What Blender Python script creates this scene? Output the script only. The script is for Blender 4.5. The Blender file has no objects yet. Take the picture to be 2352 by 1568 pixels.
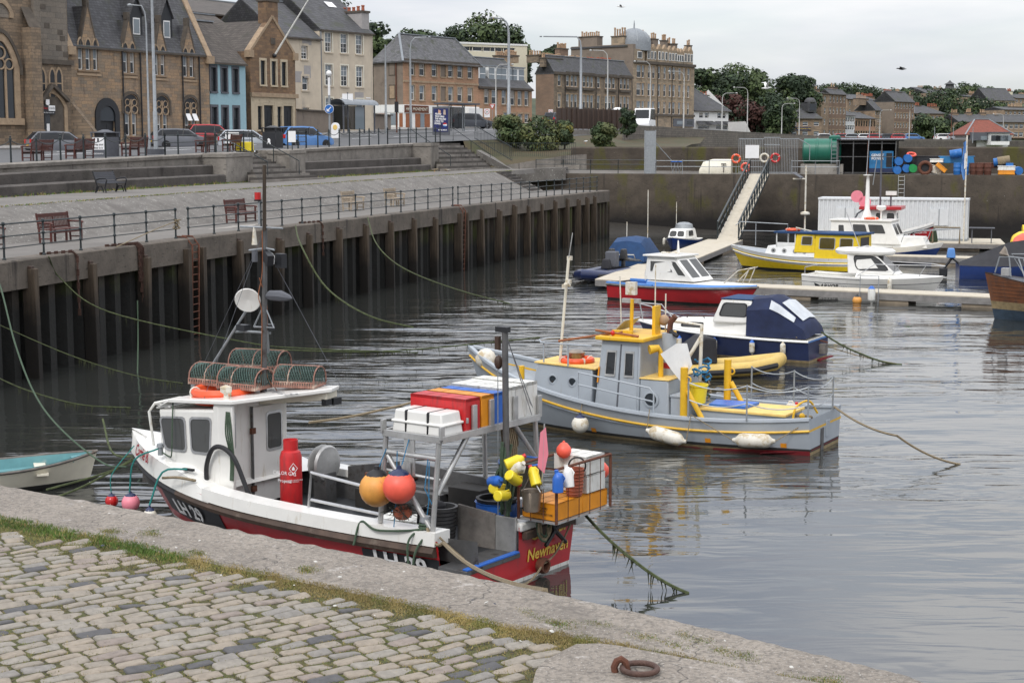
# Harbour scene: camera, sky and sun first, then palette, setting, buildings, greenery, street, boats, pier.
import bpy,math,random
from math import sin,cos,tan,atan,atan2,sqrt,pi,radians as R
from mathutils import Vector as V,Matrix,noise as mnoise
random.seed(7)
SC=bpy.context.scene
COL=SC.collection
EYE=6.6
F=3600.0
PITCH=atan((784-338)/F)
cam_d=bpy.data.cameras.new('camera'); cam=bpy.data.objects.new('camera',cam_d); COL.objects.link(cam)
cam.location=(0,0,EYE); cam.rotation_euler=(pi/2-PITCH,0,0)
cam_d.sensor_width=36; cam_d.lens=36*F/2352
cam_d.clip_start=0.3; cam_d.clip_end=6000
SC.camera=cam
SUN_EL,SUN_AZ=R(48),R(205)
SKY_STRENGTH=0.1
w=bpy.data.worlds.new('World'); SC.world=w; w.use_nodes=True
wn=w.node_tree.nodes; wl=w.node_tree.links; wn.clear()
def wnode(t,**k):
 n=wn.new(t)
 for a,b in k.items():setattr(n,a,b)
 return n
sky=wnode('ShaderNodeTexSky',sky_type='NISHITA',sun_disc=False,sun_elevation=SUN_EL,sun_rotation=SUN_AZ)
tc=wnode('ShaderNodeTexCoord'); mp=wnode('ShaderNodeMapping'); mp.inputs['Scale'].default_value=(1.0,1.0,5.0)
mp.inputs['Location'].default_value=(0.35,0.1,0.62)
nz=wnode('ShaderNodeTexNoise'); nz.inputs['Scale'].default_value=3.2; nz.inputs['Detail'].default_value=7; nz.inputs['Roughness'].default_value=.52
nz.inputs['Distortion'].default_value=.3
rp=wnode('ShaderNodeValToRGB'); rp.color_ramp.elements[0].position=.33; rp.color_ramp.elements[1].position=.52
rp.color_ramp.elements[0].color=(.62,.62,.62,1)
nz2=wnode('ShaderNodeTexNoise'); nz2.inputs['Scale'].default_value=2.3; nz2.inputs['Detail'].default_value=6
cl=wnode('ShaderNodeValToRGB'); cl.color_ramp.elements[0].color=(5.5,5.85,6.8,1); cl.color_ramp.elements[1].color=(8.7,8.7,8.85,1)
cl.color_ramp.elements[0].position=.36; cl.color_ramp.elements[1].position=.57
mx=wnode('ShaderNodeMixRGB'); bg=wnode('ShaderNodeBackground'); bg.inputs['Strength'].default_value=SKY_STRENGTH
ow=wnode('ShaderNodeOutputWorld')
wl.new(tc.outputs['Generated'],mp.inputs['Vector']); wl.new(mp.outputs[0],nz.inputs['Vector']); wl.new(nz.outputs['Fac'],rp.inputs[0])
wl.new(mp.outputs[0],nz2.inputs['Vector']); wl.new(nz2.outputs['Fac'],cl.inputs[0])
wl.new(rp.outputs[0],mx.inputs[0]); wl.new(sky.outputs[0],mx.inputs[1]); wl.new(cl.outputs[0],mx.inputs[2])
zs=wnode('ShaderNodeSeparateXYZ'); zm=wnode('ShaderNodeMapRange'); zm.inputs[1].default_value=.05; zm.inputs[2].default_value=.8; zm.inputs[3].default_value=.8; zm.inputs[4].default_value=1.6
vm=wnode('ShaderNodeVectorMath',operation='SCALE')
wl.new(tc.outputs['Generated'],zs.inputs[0]); wl.new(zs.outputs[2],zm.inputs[0]); wl.new(mx.outputs[0],vm.inputs[0]); wl.new(zm.outputs[0],vm.inputs['Scale'])
wl.new(vm.outputs[0],bg.inputs['Color']); wl.new(bg.outputs[0],ow.inputs['Surface'])
sd=bpy.data.lights.new('sun','SUN'); sd.energy=1.1; sd.angle=R(14); sd.color=(1,.965,.92)
sun=bpy.data.objects.new('sun',sd); COL.objects.link(sun)
sun.rotation_euler=V((sin(SUN_AZ)*cos(SUN_EL),cos(SUN_AZ)*cos(SUN_EL),sin(SUN_EL))).to_track_quat('Z','Y').to_euler()
SC.view_settings.view_transform='Standard'; SC.view_settings.look='None'
SC.view_settings.exposure=0.45; SC.view_settings.gamma=1
SC.cycles.use_denoising=True
SC.cycles.max_bounces=8; SC.cycles.transparent_max_bounces=12
SC.cycles.caustics_reflective=False; SC.cycles.caustics_refractive=False
CP,SP=cos(PITCH),sin(PITCH)
def ray(x,y):
 dx=(x-1176)/F; dy=(784-y)/F
 return V((dx,CP+dy*SP,-SP+dy*CP))
def gz(x,y,z=0.0):
 r=ray(x,y); t=(z-EYE)/r.z
 return V((r.x*t,r.y*t,z))
def gy(x,y,Y):
 r=ray(x,y); t=Y/r.y
 return V((r.x*t,Y,EYE+r.z*t))
def proj(p):
 d=p[1]*CP-(p[2]-EYE)*SP; u=p[1]*SP+(p[2]-EYE)*CP
 return(1176+F*p[0]/d,784-F*u/d)
CROPS=dict(a=(0,0,2.2402),b=(1024,0,2.2402),c=(2048,0,2.2402),d=(3072,0,2.2402),e=(0,600,2.2402),f=(1024,600,2.2402),g=(2048,600,2.2402),h=(3072,600,2.2402),n=(3300,300,2.9548),o=(3300,850,2.8505),m=(2500,450,2.8513))
def cr(k,x,y):
 a,b,s=CROPS[k]
 return((a+x/s)*2352/4096,(b+y/s)*2352/4096)
MATS={}
class NT:
 def __init__(s,name):
  s.m=bpy.data.materials.new(name); s.m.use_nodes=True
  s.n=s.m.node_tree.nodes; s.l=s.m.node_tree.links; s.n.clear()
  s.out=s.n.new('ShaderNodeOutputMaterial'); s.p=s.n.new('ShaderNodeBsdfPrincipled')
  s.l.new(s.p.outputs[0],s.out.inputs[0])
  t=s.n.new('ShaderNodeTexCoord'); s.oc=t.outputs['Object']
  MATS[name]=s.m
 def N(s,t,**k):
  n=s.n.new(t)
  for a,b in k.items():
   if a[0]=='_':
    key=a[1:]; key=int(key)if key.isdigit()else key.replace('_',' ')
    if hasattr(b,'is_output'):s.l.new(b,n.inputs[key])
    else:n.inputs[key].default_value=b
   else:setattr(n,a,b)
  return n
 def map(s,sc,loc=(0,0,0),rot=(0,0,0),src=None):
  return s.N('ShaderNodeMapping',_Vector=src or s.oc,_Scale=sc,_Location=loc,_Rotation=rot).outputs[0]
 def noise(s,scale,detail=4,rough=.55,src=None,dist=0):
  return s.N('ShaderNodeTexNoise',_Vector=src or s.oc,_Scale=scale,_Detail=detail,_Roughness=rough,_Distortion=dist).outputs['Fac']
 def ramp(s,f,a,b,ca=(0,0,0),cb=(1,1,1)):
  n=s.N('ShaderNodeValToRGB',_Fac=f); e=n.color_ramp.elements
  e[0].position=a; e[1].position=b; e[0].color=(*ca,1); e[1].color=(*cb,1)
  return n.outputs[0]
 def mix(s,f,a,b,bt='MIX'):
  n=s.N('ShaderNodeMixRGB',blend_type=bt)
  for i,v in enumerate((f,a,b)):
   if hasattr(v,'is_output'):s.l.new(v,n.inputs[i])
   else:n.inputs[i].default_value=v if i==0 else(*v,1)
  return n.outputs[0]
 def math(s,op,a,b=0.0):
  n=s.N('ShaderNodeMath',operation=op)
  for i,v in enumerate((a,b)):
   if hasattr(v,'is_output'):s.l.new(v,n.inputs[i])
   else:n.inputs[i].default_value=v
  return n.outputs[0]
 def col(s,c):
  if hasattr(c,'is_output'):s.l.new(c,s.p.inputs['Base Color'])
  else:s.p.inputs['Base Color'].default_value=(*c,1)
 def bump(s,h,st=.3,d=.02):
  s.l.new(s.N('ShaderNodeBump',_Strength=st,_Distance=d,_Height=h).outputs[0],s.p.inputs['Normal'])
 def set(s,**k):
  for a,b in k.items():
   i=s.p.inputs[a.replace('_',' ')]
   if hasattr(b,'is_output'):s.l.new(b,i)
   else:i.default_value=b
  return s
def sc3(c,k):return tuple(min(1,x*k)for x in c)
def mat(key,c,rough=.5,metal=0,v=.12,sc=4,b=0,bs=25,dirt=None,da=.55,ds=2.5,coat=0):
 t=NT(key); n=t.noise(sc,5,.6)
 o=t.mix(t.ramp(n,.3,.7),sc3(c,1-v),sc3(c,1+v))
 if dirt:
  st=key in('white_paint','gel_white','red_paint','grey_hull','yellow_paint','yellow_hull','container','navy','poly_white','red_plastic','royal_blue','oak_hull','render_tan'); f=t.ramp(t.noise(ds*(2.2 if st else 1),8,.68,t.map((1,1,.18))if st else None),da-.06*st,da+.12); o=t.mix(f,o,dirt)
 t.col(o); t.set(Roughness=rough,Metallic=metal)
 if coat:t.set(Coat_Weight=coat,Coat_Roughness=.1)
 if b:t.bump(t.noise(bs,4,.6),b)
 return t
def wallco(t):
 s=t.N('ShaderNodeSeparateXYZ',_0=t.oc)
 return t.N('ShaderNodeCombineXYZ',_0=t.math('ADD',s.outputs[0],s.outputs[1]),_1=s.outputs[2]).outputs[0]
def stone(key,c1,c2,mort,bw=.55,bh=.26,ms=.012,stain=(.05,.045,.04),sa=.62,soot=None,b=.5):
 t=NT(key); co=wallco(t)
 wob=t.N('ShaderNodeVectorMath',operation='ADD',_0=co,_1=t.N('ShaderNodeVectorMath',operation='SCALE',_0=t.N('ShaderNodeTexNoise',_Vector=co,_Scale=1.7).outputs['Color'],_Scale=.12).outputs[0]).outputs[0]
 br=t.N('ShaderNodeTexBrick',_Vector=wob,_Scale=1,_Mortar_Size=ms,_Mortar_Smooth=.3,_Bias=-.1,_Brick_Width=bw,_Row_Height=bh,_Color1=(*c1,1),_Color2=(*c2,1),_Mortar=(*mort,1))
 br.offset=.45; br.squash=.8; br.squash_frequency=3
 o=t.mix(.55,br.outputs[0],t.ramp(t.noise(.35,6,.6,co),.25,.75,(.45,.45,.45),(1.35,1.3,1.25)),'MULTIPLY')
 o=t.mix(t.ramp(t.noise(.5,9,.7,t.map((1.6,.35,1),src=co)),sa,sa+.16),o,stain)
 o=t.mix(.35,o,t.noise(9,3,.6,co),'OVERLAY')
 t.col(o); t.set(Roughness=.9)
 t.bump(t.math('ADD',t.math('MULTIPLY',br.outputs['Fac'],-1.0),t.noise(14,4,.6,co)),b,.03)
 return t
def slate(key,c,moss=(.05,.055,.035)):
 t=NT(key); co=wallco(t)
 br=t.N('ShaderNodeTexBrick',_Vector=co,_Scale=1,_Mortar_Size=.012,_Brick_Width=.3,_Row_Height=.2,_Color1=(*sc3(c,.75),1),_Color2=(*sc3(c,1.25),1),_Mortar=(*sc3(c,.35),1))
 o=t.mix(t.ramp(t.noise(.8,8,.7),.52,.68),br.outputs[0],moss)
 t.col(o); t.set(Roughness=.75); t.bump(br.outputs['Fac'],-.4,.02); return t
def glassy(key,c,tr):
 t=NT(key); t.col(c); t.set(Roughness=.05,Specular_IOR_Level=.45)
 if tr:
  m=t.N('ShaderNodeMixShader',_0=tr,_1=t.p.outputs[0],_2=t.N('ShaderNodeBsdfTransparent').outputs[0])
  t.l.new(m.outputs[0],t.out.inputs[0])
 return t
class MB:
 def __init__(s):s.v=[]; s.f=[]; s.m=[]; s.k=[]; s.M=None
 def mi(s,m):
  if m not in s.k:s.k.append(m)
  return s.k.index(m)
 def at(s,loc=(0,0,0),rz=0,rx=0,ry=0,sc=1):
  s.M=Matrix.Translation(loc)@Matrix.Rotation(rz,4,'Z')@Matrix.Rotation(ry,4,'Y')@Matrix.Rotation(rx,4,'X')@Matrix.Scale(sc,4)
  return s
 def add(s,vs,fs,m):
  n=len(s.v); i=s.mi(m)
  s.v+=[tuple(s.M@V(p))if s.M else tuple(p)for p in vs]
  s.f+=[tuple(n+j for j in f)for f in fs]; s.m+=[i]*len(fs)
  return s
 def bx(s,x0,y0,z0,x1,y1,z1,m):
  return s.add([(x,y,z)for z in(z0,z1)for y in(y0,y1)for x in(x0,x1)],[(0,2,3,1),(4,5,7,6),(0,1,5,4),(2,6,7,3),(0,4,6,2),(1,3,7,5)],m)
 def box(s,c,d,m,taper=1):
  x,y,z=c; a,b,h=d[0]/2,d[1]/2,d[2]/2
  vs=[(x+i*a*k,y+j*b*k,z+l*h)for l,k in((-1,1),(1,taper))for j in(-1,1)for i in(-1,1)]
  return s.add(vs,[(0,2,3,1),(4,5,7,6),(0,1,5,4),(2,6,7,3),(0,4,6,2),(1,3,7,5)],m)
 def bar(s,a,b,w,h,m,up=(0,0,1)):
  a,b=V(a),V(b); d=(b-a).normalized(); u=V(up)
  if abs(d.dot(u))>.98:u=V((1,0,0))
  x=d.cross(u).normalized()*w/2; y=x.cross(d).normalized()*h/2
  vs=[p+i*x+j*y for p in(a,b)for i,j in((-1,-1),(1,-1),(1,1),(-1,1))]
  return s.add(vs,[(0,1,2,3),(7,6,5,4),(0,4,5,1),(1,5,6,2),(2,6,7,3),(3,7,4,0)],m)
 def tube(s,pts,r,m,n=6,closed=False):
  pts=[V(p)for p in pts]; L=len(pts)
  rs=r if isinstance(r,(list,tuple))else[r]*L
  rings=[]; x=None
  for i,p in enumerate(pts):
   if closed:d=pts[(i+1)%L]-pts[i-1]
   else:d=pts[min(i+1,L-1)]-pts[max(i-1,0)]
   d=d.normalized()if d.length>1e-9 else V((0,0,1))
   if x is None:
    x=d.cross(V((0,0,1))if abs(d.z)<.9 else V((1,0,0))).normalized()
   else:
    x=(x-d*x.dot(d)); x=x.normalized()if x.length>1e-6 else d.orthogonal().normalized()
   y=d.cross(x)
   rings.append([p+(x*cos(2*pi*k/n)+y*sin(2*pi*k/n))*rs[i]for k in range(n)])
  return s.loft(rings,m,ring=True,caps=not closed,loop=closed)
 def loft(s,rings,m,ring=True,caps=True,loop=False):
  n=len(rings[0]); L=len(rings); vs=[p for r in rings for p in r]; fs=[]; ms=[]
  for i in range(L if loop else L-1):
   j=(i+1)%L
   for k in range(n if ring else n-1):
    q=(k+1)%n
    fs.append((i*n+k,i*n+q,j*n+q,j*n+k))
    if isinstance(m,list):ms.append(m[k])
  if isinstance(m,list):
   base=len(s.f); s.add(vs,fs,m[0])
   for q,mm in enumerate(ms):s.m[base+q]=s.mi(mm)
  else:s.add(vs,fs,m)
  if caps and ring and not loop:
   mm=m if not isinstance(m,list)else m[0]
   s.add(list(rings[0]),[tuple(range(n-1,-1,-1))],mm); s.add(list(rings[-1]),[tuple(range(n))],mm)
  return s
 def lathe(s,prof,m,n=14,c=(0,0,0)):
  rings=[[(c[0]+r*cos(2*pi*k/n),c[1]+r*sin(2*pi*k/n),c[2]+z)for k in range(n)]for r,z in prof]
  return s.loft(rings,m)
 def cyl(s,a,b,r,m,n=10,r2=None):
  return s.tube([a,b],[r,r if r2 is None else r2],m,n)
 def ball(s,c,r,m,n=12,sz=1):
  k=n//2+1
  return s.lathe([(max(1e-4,r*sin(pi*i/k)),-r*sz*cos(pi*i/k))for i in range(k+1)],m,n,c)
 def torus(s,c,R_,r,m,n=24,k=8,ax='z'):
  f={'z':lambda a:(c[0]+R_*cos(a),c[1]+R_*sin(a),c[2]),'y':lambda a:(c[0]+R_*cos(a),c[1],c[2]+R_*sin(a)),'x':lambda a:(c[0],c[1]+R_*cos(a),c[2]+R_*sin(a))}[ax]
  return s.tube([f(2*pi*i/n)for i in range(n)],r,m,k,closed=True)
 def prism(s,pts,vec,m):
  pts=[V(p)for p in pts]; n=len(pts); v=V(vec)
  return s.add(pts+[p+v for p in pts],[tuple(range(n))[::-1],tuple(range(n,2*n))]+[(i,(i+1)%n,n+(i+1)%n,n+i)for i in range(n)],m)
 def poly(s,pts,m):return s.add(pts,[tuple(range(len(pts)))],m)
 def build(s,name,parent=None,ang=38,bev=0,loc=None,rot=None,recalc=True):
  me=bpy.data.meshes.new(name); me.from_pydata(s.v,[],s.f)
  for k in s.k:me.materials.append(MATS[k])
  me.polygons.foreach_set('material_index',s.m)
  if recalc:
   import bmesh
   bm=bmesh.new(); bm.from_mesh(me); bmesh.ops.recalc_face_normals(bm,faces=bm.faces); bm.to_mesh(me); bm.free()
  me.polygons.foreach_set('use_smooth',[True]*len(me.polygons)); me.set_sharp_from_angle(angle=R(ang)); me.update()
  return obj(name,me,parent,bev,loc,rot)
def obj(name,data,parent=None,bev=0,loc=None,rot=None):
 o=bpy.data.objects.new(name,data); COL.objects.link(o)
 if parent:o.parent=parent
 if loc:o.location=loc
 if rot:o.rotation_euler=rot
 if bev:
  b=o.modifiers.new('bevel','BEVEL'); b.width=bev; b.segments=2; b.limit_method='ANGLE'; b.angle_limit=R(40)
 return o
def tag(o,label=None,cat=None,group=None,kind=None):
 if label:o['label']=label
 if cat:o['category']=cat
 if group:o['group']=group
 if kind:o['kind']=kind
 return o
def E(name,label,cat,loc=(0,0,0),rz=0,group=None,rot=None):
 o=bpy.data.objects.new(name,None); COL.objects.link(o); o.location=loc
 o.rotation_euler=rot or(0,0,rz); o.empty_display_size=.2
 return tag(o,label,cat,group)
def struct(name,mb,**k):return tag(mb.build(name,**k),kind='structure')
def dup(o,loc=None,rz=None,label=None,group=None,parent=None,rot=None):
 c=o.copy(); COL.objects.link(c)
 if parent is not None:c.parent=parent
 if loc is not None:c.location=loc
 if rz is not None:c.rotation_euler=(0,0,rz)
 if rot is not None:c.rotation_euler=rot
 if label:c['label']=label
 if group:c['group']=group
 for ch in list(o.children):dup(ch,parent=c)
 return c
def text(s,size,m,parent=None,loc=(0,0,0),rot=(0,0,0),name='lettering',ext=.002,align='CENTER',shear=0,sx=1,bold=0):
 cu=bpy.data.curves.new(name,'FONT'); cu.body=s; cu.size=size; cu.extrude=ext; cu.align_x=align; cu.align_y='CENTER'; cu.shear=shear
 cu.offset=bold; cu.resolution_u=2
 cu.materials.append(MATS[m]); tmp=bpy.data.objects.new(name,cu); me=bpy.data.meshes.new_from_object(tmp); me.name=name
 bpy.data.objects.remove(tmp); o=bpy.data.objects.new(name,me); COL.objects.link(o)
 if parent:o.parent=parent
 o.location=loc; o.rotation_euler=rot; o.scale=(sx,1,1); return o
def rope(pts,sag=0,n=10):
 out=[]
 for a,b in zip(pts[:-1],pts[1:]):
  a,b=V(a),V(b)
  for i in range(n):
   t=i/n; p=a.lerp(b,t); p.z-=sag*4*t*(1-t); out.append(p)
 return out+[V(pts[-1])]
def curve(pts,n=6):
 P=[V(p)for p in pts]; P=[P[0]*2-P[1]]+P+[P[-1]*2-P[-2]]; o=[]
 for a,b,c,d in zip(P[:-3],P[1:-2],P[2:-1],P[3:]):
  for i in range(n):t=i/n; o.append(((b*2)+(c-a)*t+(a*2-b*5+c*4-d)*t*t+(b*3-a-c*3+d)*t**3)*.5)
 return o+[P[-2]]
def lerp(a,b,t):return a+(b-a)*t
mat('white_paint',(.78,.78,.76),.35,v=.05,dirt=(.5,.45,.36),da=.64,ds=3)
mat('gel_white',(.78,.77,.73),.3,v=.06,sc=2,dirt=(.5,.44,.33),da=.66,ds=4,coat=.3)
mat('cream_paint',(.72,.68,.56),.4,v=.06,dirt=(.4,.34,.22),da=.66)
mat('red_paint',(.42,.012,.018),.35,v=.15,sc=1.5,coat=.2,dirt=(.27,.02,.025),da=.62,ds=3)
mat('red_plastic',(.55,.022,.025),.42,v=.12,dirt=(.32,.03,.03),da=.56,ds=4)
mat('orange_plastic',(.74,.28,.015),.45,v=.12,dirt=(.5,.2,.04),da=.6,ds=6)
mat('amber_buoy',(.72,.33,.07),.5,v=.14,sc=5,dirt=(.45,.2,.06),da=.6,ds=6)
mat('coral_buoy',(.85,.12,.075),.45,v=.1,sc=4,dirt=(.6,.12,.08),da=.66,ds=6)
mat('pink_buoy',(.78,.24,.3),.45,v=.06)
mat('blue_plastic',(.025,.13,.5),.4,v=.1)
mat('drum_blue',(.02,.14,.42),.42,v=.15,dirt=(.1,.16,.25),da=.66)
mat('navy',(.012,.022,.075),.35,v=.15,coat=.2)
mat('navy_cloth',(.012,.02,.06),.85,v=.25,sc=3,b=.4,bs=3)
mat('sky_blue',(.09,.24,.56),.4,v=.1)
mat('royal_blue',(.011,.038,.17),.3,v=.12,coat=.3)
mat('canopy_blue',(.014,.05,.135),.85,v=.2,b=.3,bs=4)
mat('black_rubber',(.012,.012,.014),.55,v=.2,sc=8)
mat('black_paint',(.012,.013,.016),.45,v=.2)
mat('rail_paint',(.012,.02,.022),.42,v=.3,sc=6,dirt=(.16,.15,.14),da=.68,ds=9)
mat('grey_hull',(.35,.385,.42),.42,v=.06,sc=2,dirt=(.3,.25,.2),da=.68,ds=2)
mat('grey_deck',(.34,.37,.4),.6,v=.1,dirt=(.25,.25,.23),da=.6)
mat('yellow_paint',(.72,.42,.02),.42,v=.1,dirt=(.5,.27,.05),da=.64,ds=5)
mat('yellow_deck',(.75,.52,.16),.6,v=.12,dirt=(.5,.38,.16),da=.6,ds=3)
mat('yellow_plastic',(.78,.62,.03),.4,v=.08)
mat('yellow_hull',(.78,.55,.015),.38,v=.08,dirt=(.45,.27,.05),da=.66,ds=2.5)
mat('rib_yellow',(.6,.42,.12),.5,v=.12,dirt=(.4,.3,.1),da=.62)
mat('steel',(.5,.5,.5),.35,.85,v=.15)
mat('galv',(.3,.32,.335),.5,.4,v=.15,sc=7,dirt=(.3,.32,.33),da=.6)
mat('alu',(.45,.45,.44),.45,.6,v=.2,dirt=(.2,.18,.16),da=.62,ds=5)
mat('grey_plate',(.12,.12,.12),.55,.5,v=.35,sc=3,dirt=(.06,.05,.045),da=.55,ds=3)
mat('deck_rubber',(.03,.033,.037),.6,v=.3,dirt=(.1,.1,.1),da=.64)
mat('deck_green',(.015,.09,.04),.7,v=.2)
mat('rust',(.12,.045,.025),.85,v=.4,sc=9,b=.5)
mat('rust_drum',(.11,.04,.025),.8,v=.35,sc=3,dirt=(.04,.025,.02),da=.58)
mat('pipe_green',(.012,.05,.04),.45,v=.1)
mat('tank_green',(.012,.13,.085),.4,v=.12)
mat('drum_green',(.01,.25,.06),.4,v=.1)
mat('rope_tan',(.24,.19,.12),.9,v=.25,sc=30,b=.6,bs=80)
mat('rope_green',(.06,.095,.06),.9,v=.3,sc=30,b=.6,bs=80)
mat('rope_teal',(.02,.2,.18),.85,v=.2,sc=30)
mat('rope_blue',(.03,.17,.32),.85,v=.2,sc=30)
mat('rope_white',(.55,.53,.48),.9,v=.15,sc=30)
mat('rope_weed',(.06,.075,.03),.95,v=.5,sc=12,b=.8,bs=40)
mat('mud',(.028,.024,.019),.7,v=.4,b=.8,bs=6)
mat('weed',(.03,.035,.012),.9,v=.5,sc=6)
mat('chain_rust',(.07,.035,.025),.9,v=.4,sc=20)
mat('net',(.06,.065,.055),.9,v=.4,sc=20)
mat('net_green',(.07,.115,.1),.9,v=.3,sc=20)
mat('pot_frame',(.29,.15,.115),.8,v=.3,sc=8,dirt=(.6,.5,.4),da=.55)
mat('terracotta',(.33,.1,.055),.75,v=.2)
mat('pot_clay',(.4,.27,.17),.8,v=.2)
mat('basket_brown',(.35,.095,.05),.7,v=.15)
mat('poly_white',(.72,.72,.68),.6,v=.06,dirt=(.4,.36,.28),da=.58,ds=5)
mat('fender_white',(.66,.63,.55),.55,v=.14,dirt=(.45,.36,.22),da=.5,ds=5)
mat('copper',(.3,.25,.2),.4,.7,v=.3)
mat('bench_wood',(.075,.018,.012),.5,v=.3,sc=8)
mat('old_teak',(.33,.27,.2),.8,v=.25,sc=8)
mat('dark_wood',(.05,.028,.018),.6,v=.3,sc=6)
mat('oak_hull',(.17,.062,.025),.55,v=.35,sc=2,dirt=(.09,.05,.035),da=.58,ds=2)
mat('brown_rail',(.07,.045,.032),.7,v=.35,sc=4,dirt=(.16,.13,.1),da=.6)
mat('weather_wood',(.17,.155,.14),.85,v=.35,sc=5,dirt=(.12,.09,.07),da=.55)
mat('pontoon_deck',(.5,.45,.36),.85,v=.1,sc=3,dirt=(.36,.3,.2),da=.58,ds=1.5)
mat('pontoon_side',(.22,.21,.2),.6,v=.25,sc=3)
mat('float_conc',(.27,.22,.16),.85,v=.25,sc=2)
mat('boot_top',(.018,.018,.017),.7,v=.4)
mat('weed_line',(.25,.19,.1),.8,v=.3,sc=6)
mat('red_bottom',(.17,.01,.015),.6,v=.2)
mat('blue_bottom',(.03,.05,.075),.7,v=.3)
mat('conc',(.3,.28,.25),.9,v=.2,sc=1.5,b=.3,bs=30,dirt=(.15,.14,.12),da=.56)
mat('container',(.62,.64,.65),.5,v=.06,dirt=(.45,.45,.43),da=.64)
mat('timber_dark',(.02,.018,.016),.8,v=.3)
mat('generator_blue',(.02,.17,.38),.4,v=.1)
mat('tar_cloth',(.022,.022,.026),.8,v=.25,b=.4,bs=2)
mat('plastic_sheet',(.5,.53,.56),.25,v=.15,sc=3)
mat('tile_red',(.2,.06,.04),.8,v=.3,sc=4,b=.3,bs=12)
mat('render_tan',(.58,.5,.39),.9,v=.09,sc=1,dirt=(.36,.32,.27),da=.6,ds=.5)
mat('render_grey',(.36,.34,.33),.9,v=.1)
mat('render_brown',(.21,.17,.135),.9,v=.15,sc=1,dirt=(.13,.105,.085),da=.55,ds=.5)
mat('render_blue',(.29,.45,.5),.85,v=.05)
mat('render_white',(.78,.78,.76),.85,v=.05,sc=2)
mat('cream_block',(.66,.61,.47),.85,v=.05)
mat('slate_margin',(.1,.105,.12),.8,v=.1)
mat('lead',(.22,.24,.26),.6,v=.15)
mat('shop_brown',(.28,.1,.04),.6,v=.15)
mat('ashlar',(.5,.42,.3),.85,v=.12,sc=1.5,dirt=(.3,.24,.17),da=.58)
mat('sand_trim',(.34,.25,.165),.85,v=.2,sc=3,dirt=(.1,.08,.065),da=.6)
mat('dark_trim',(.09,.075,.06),.9,v=.3,sc=2)
mat('door_dark',(.014,.016,.02),.5,v=.2)
mat('car_red',(.42,.012,.016),.25,v=.03,coat=.8)
mat('car_grey',(.11,.115,.13),.3,.1,v=.03,coat=.8)
mat('car_silver',(.38,.41,.44),.3,.1,v=.03,coat=.8)
mat('car_blue',(.07,.2,.46),.25,.2,v=.03,coat=.8)
mat('car_dark',(.02,.025,.035),.25,.2,v=.03,coat=.8)
mat('plate_yellow',(.75,.45,.01),.4,v=.02)
mat('lamp_red',(.5,.015,.015),.2,v=.02)
mat('lamp_white',(.8,.8,.78),.2,v=.02)
mat('tyre',(.015,.015,.016),.8)
mat('sign_blue',(.01,.12,.42),.4,v=.03)
mat('sign_white',(.8,.8,.8),.45,v=.03)
mat('poster_blue',(.012,.018,.1),.3,v=.6,sc=2)
mat('skin',(.55,.32,.22),.6)
mat('mural_red',(.2,.05,.03),.9); mat('mural_blue',(.08,.3,.42),.9,v=.3); mat('mural_skin',(.5,.4,.33),.9)
mat('letter_red',(.3,.01,.02),.4); mat('letter_gold',(.72,.5,.08),.4)
mat('gull_white',(.75,.75,.73),.7,v=.05); mat('gull_grey',(.35,.36,.38),.7); mat('crow',(.012,.012,.014),.6)
mat('shell',(.5,.49,.45),.5,v=.15); mat('mussel',(.025,.03,.055),.35,v=.3)
mat('road',(.095,.097,.1),.85,v=.12,sc=.8,b=.15,bs=40)
mat('pave',(.25,.24,.225),.9,v=.12,sc=1.5)
mat('bark',(.045,.035,.025),.9,v=.3)
mat('leaf_a',(.035,.06,.02),.75,v=.35,sc=.35); mat('leaf_b',(.055,.082,.024),.75,v=.35,sc=.4); mat('leaf_c',(.022,.04,.018),.8,v=.3,sc=.4)
mat('leaf_red',(.06,.022,.016),.8,v=.3,sc=.5); mat('leaf_shrub',(.1,.115,.04),.75,v=.35,sc=.9); mat('leaf_yellow',(.14,.13,.02),.8,v=.3)
mat('grass_green',(.085,.15,.022),.8,v=.35,sc=1.2); mat('grass_dry',(.29,.225,.085),.85,v=.35,sc=1.5); mat('moss_tuft',(.15,.155,.04),.85,v=.35,sc=2)
for k,c in dict(sett_a=(.25,.22,.18),sett_b=(.27,.23,.182),sett_c=(.21,.195,.175),sett_d=(.255,.232,.198),sett_e=(.23,.192,.165),sett_dark=(.085,.083,.085)).items():
 mat(k,c,.8,v=.2,sc=18,b=.35,bs=90,dirt=sc3(c,.55),da=.6,ds=9)
mat('curtain',(.3,.28,.25),.25,v=.3,sc=3); glassy('pane',(.03,.036,.042),0); glassy('pane_pale',(.2,.235,.26),0); glassy('glass',(.012,.016,.018),.3); glassy('glass_dark',(.012,.013,.015),.25)
stone('st_gothic',(.36,.25,.155),(.22,.185,.145),(.2,.155,.11),.6,.24,stain=(.075,.065,.06),sa=.54)
stone('st_church',(.27,.2,.135),(.15,.12,.09),(.12,.1,.08),.5,.22,sa=.58)
stone('st_tower',(.22,.19,.155),(.16,.145,.125),(.12,.11,.1),.9,.38,sa=.66)
stone('st_pub',(.26,.165,.095),(.15,.1,.07),(.16,.12,.08),.5,.24,sa=.62)
stone('st_orange',(.44,.26,.165),(.36,.225,.14),(.33,.2,.13),.8,.32,sa=.68)
stone('st_dark',(.25,.195,.14),(.14,.115,.09),(.12,.1,.08),.6,.26,sa=.56)
stone('st_tene',(.38,.3,.21),(.24,.2,.15),(.24,.2,.155),.8,.32,sa=.58)
stone('st_wall',(.2,.175,.15),(.13,.12,.105),(.09,.08,.07),.5,.24,.02,sa=.62)
stone('st_far',(.33,.24,.165),(.22,.17,.125),(.22,.17,.13),.7,.3,sa=.62)
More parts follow.
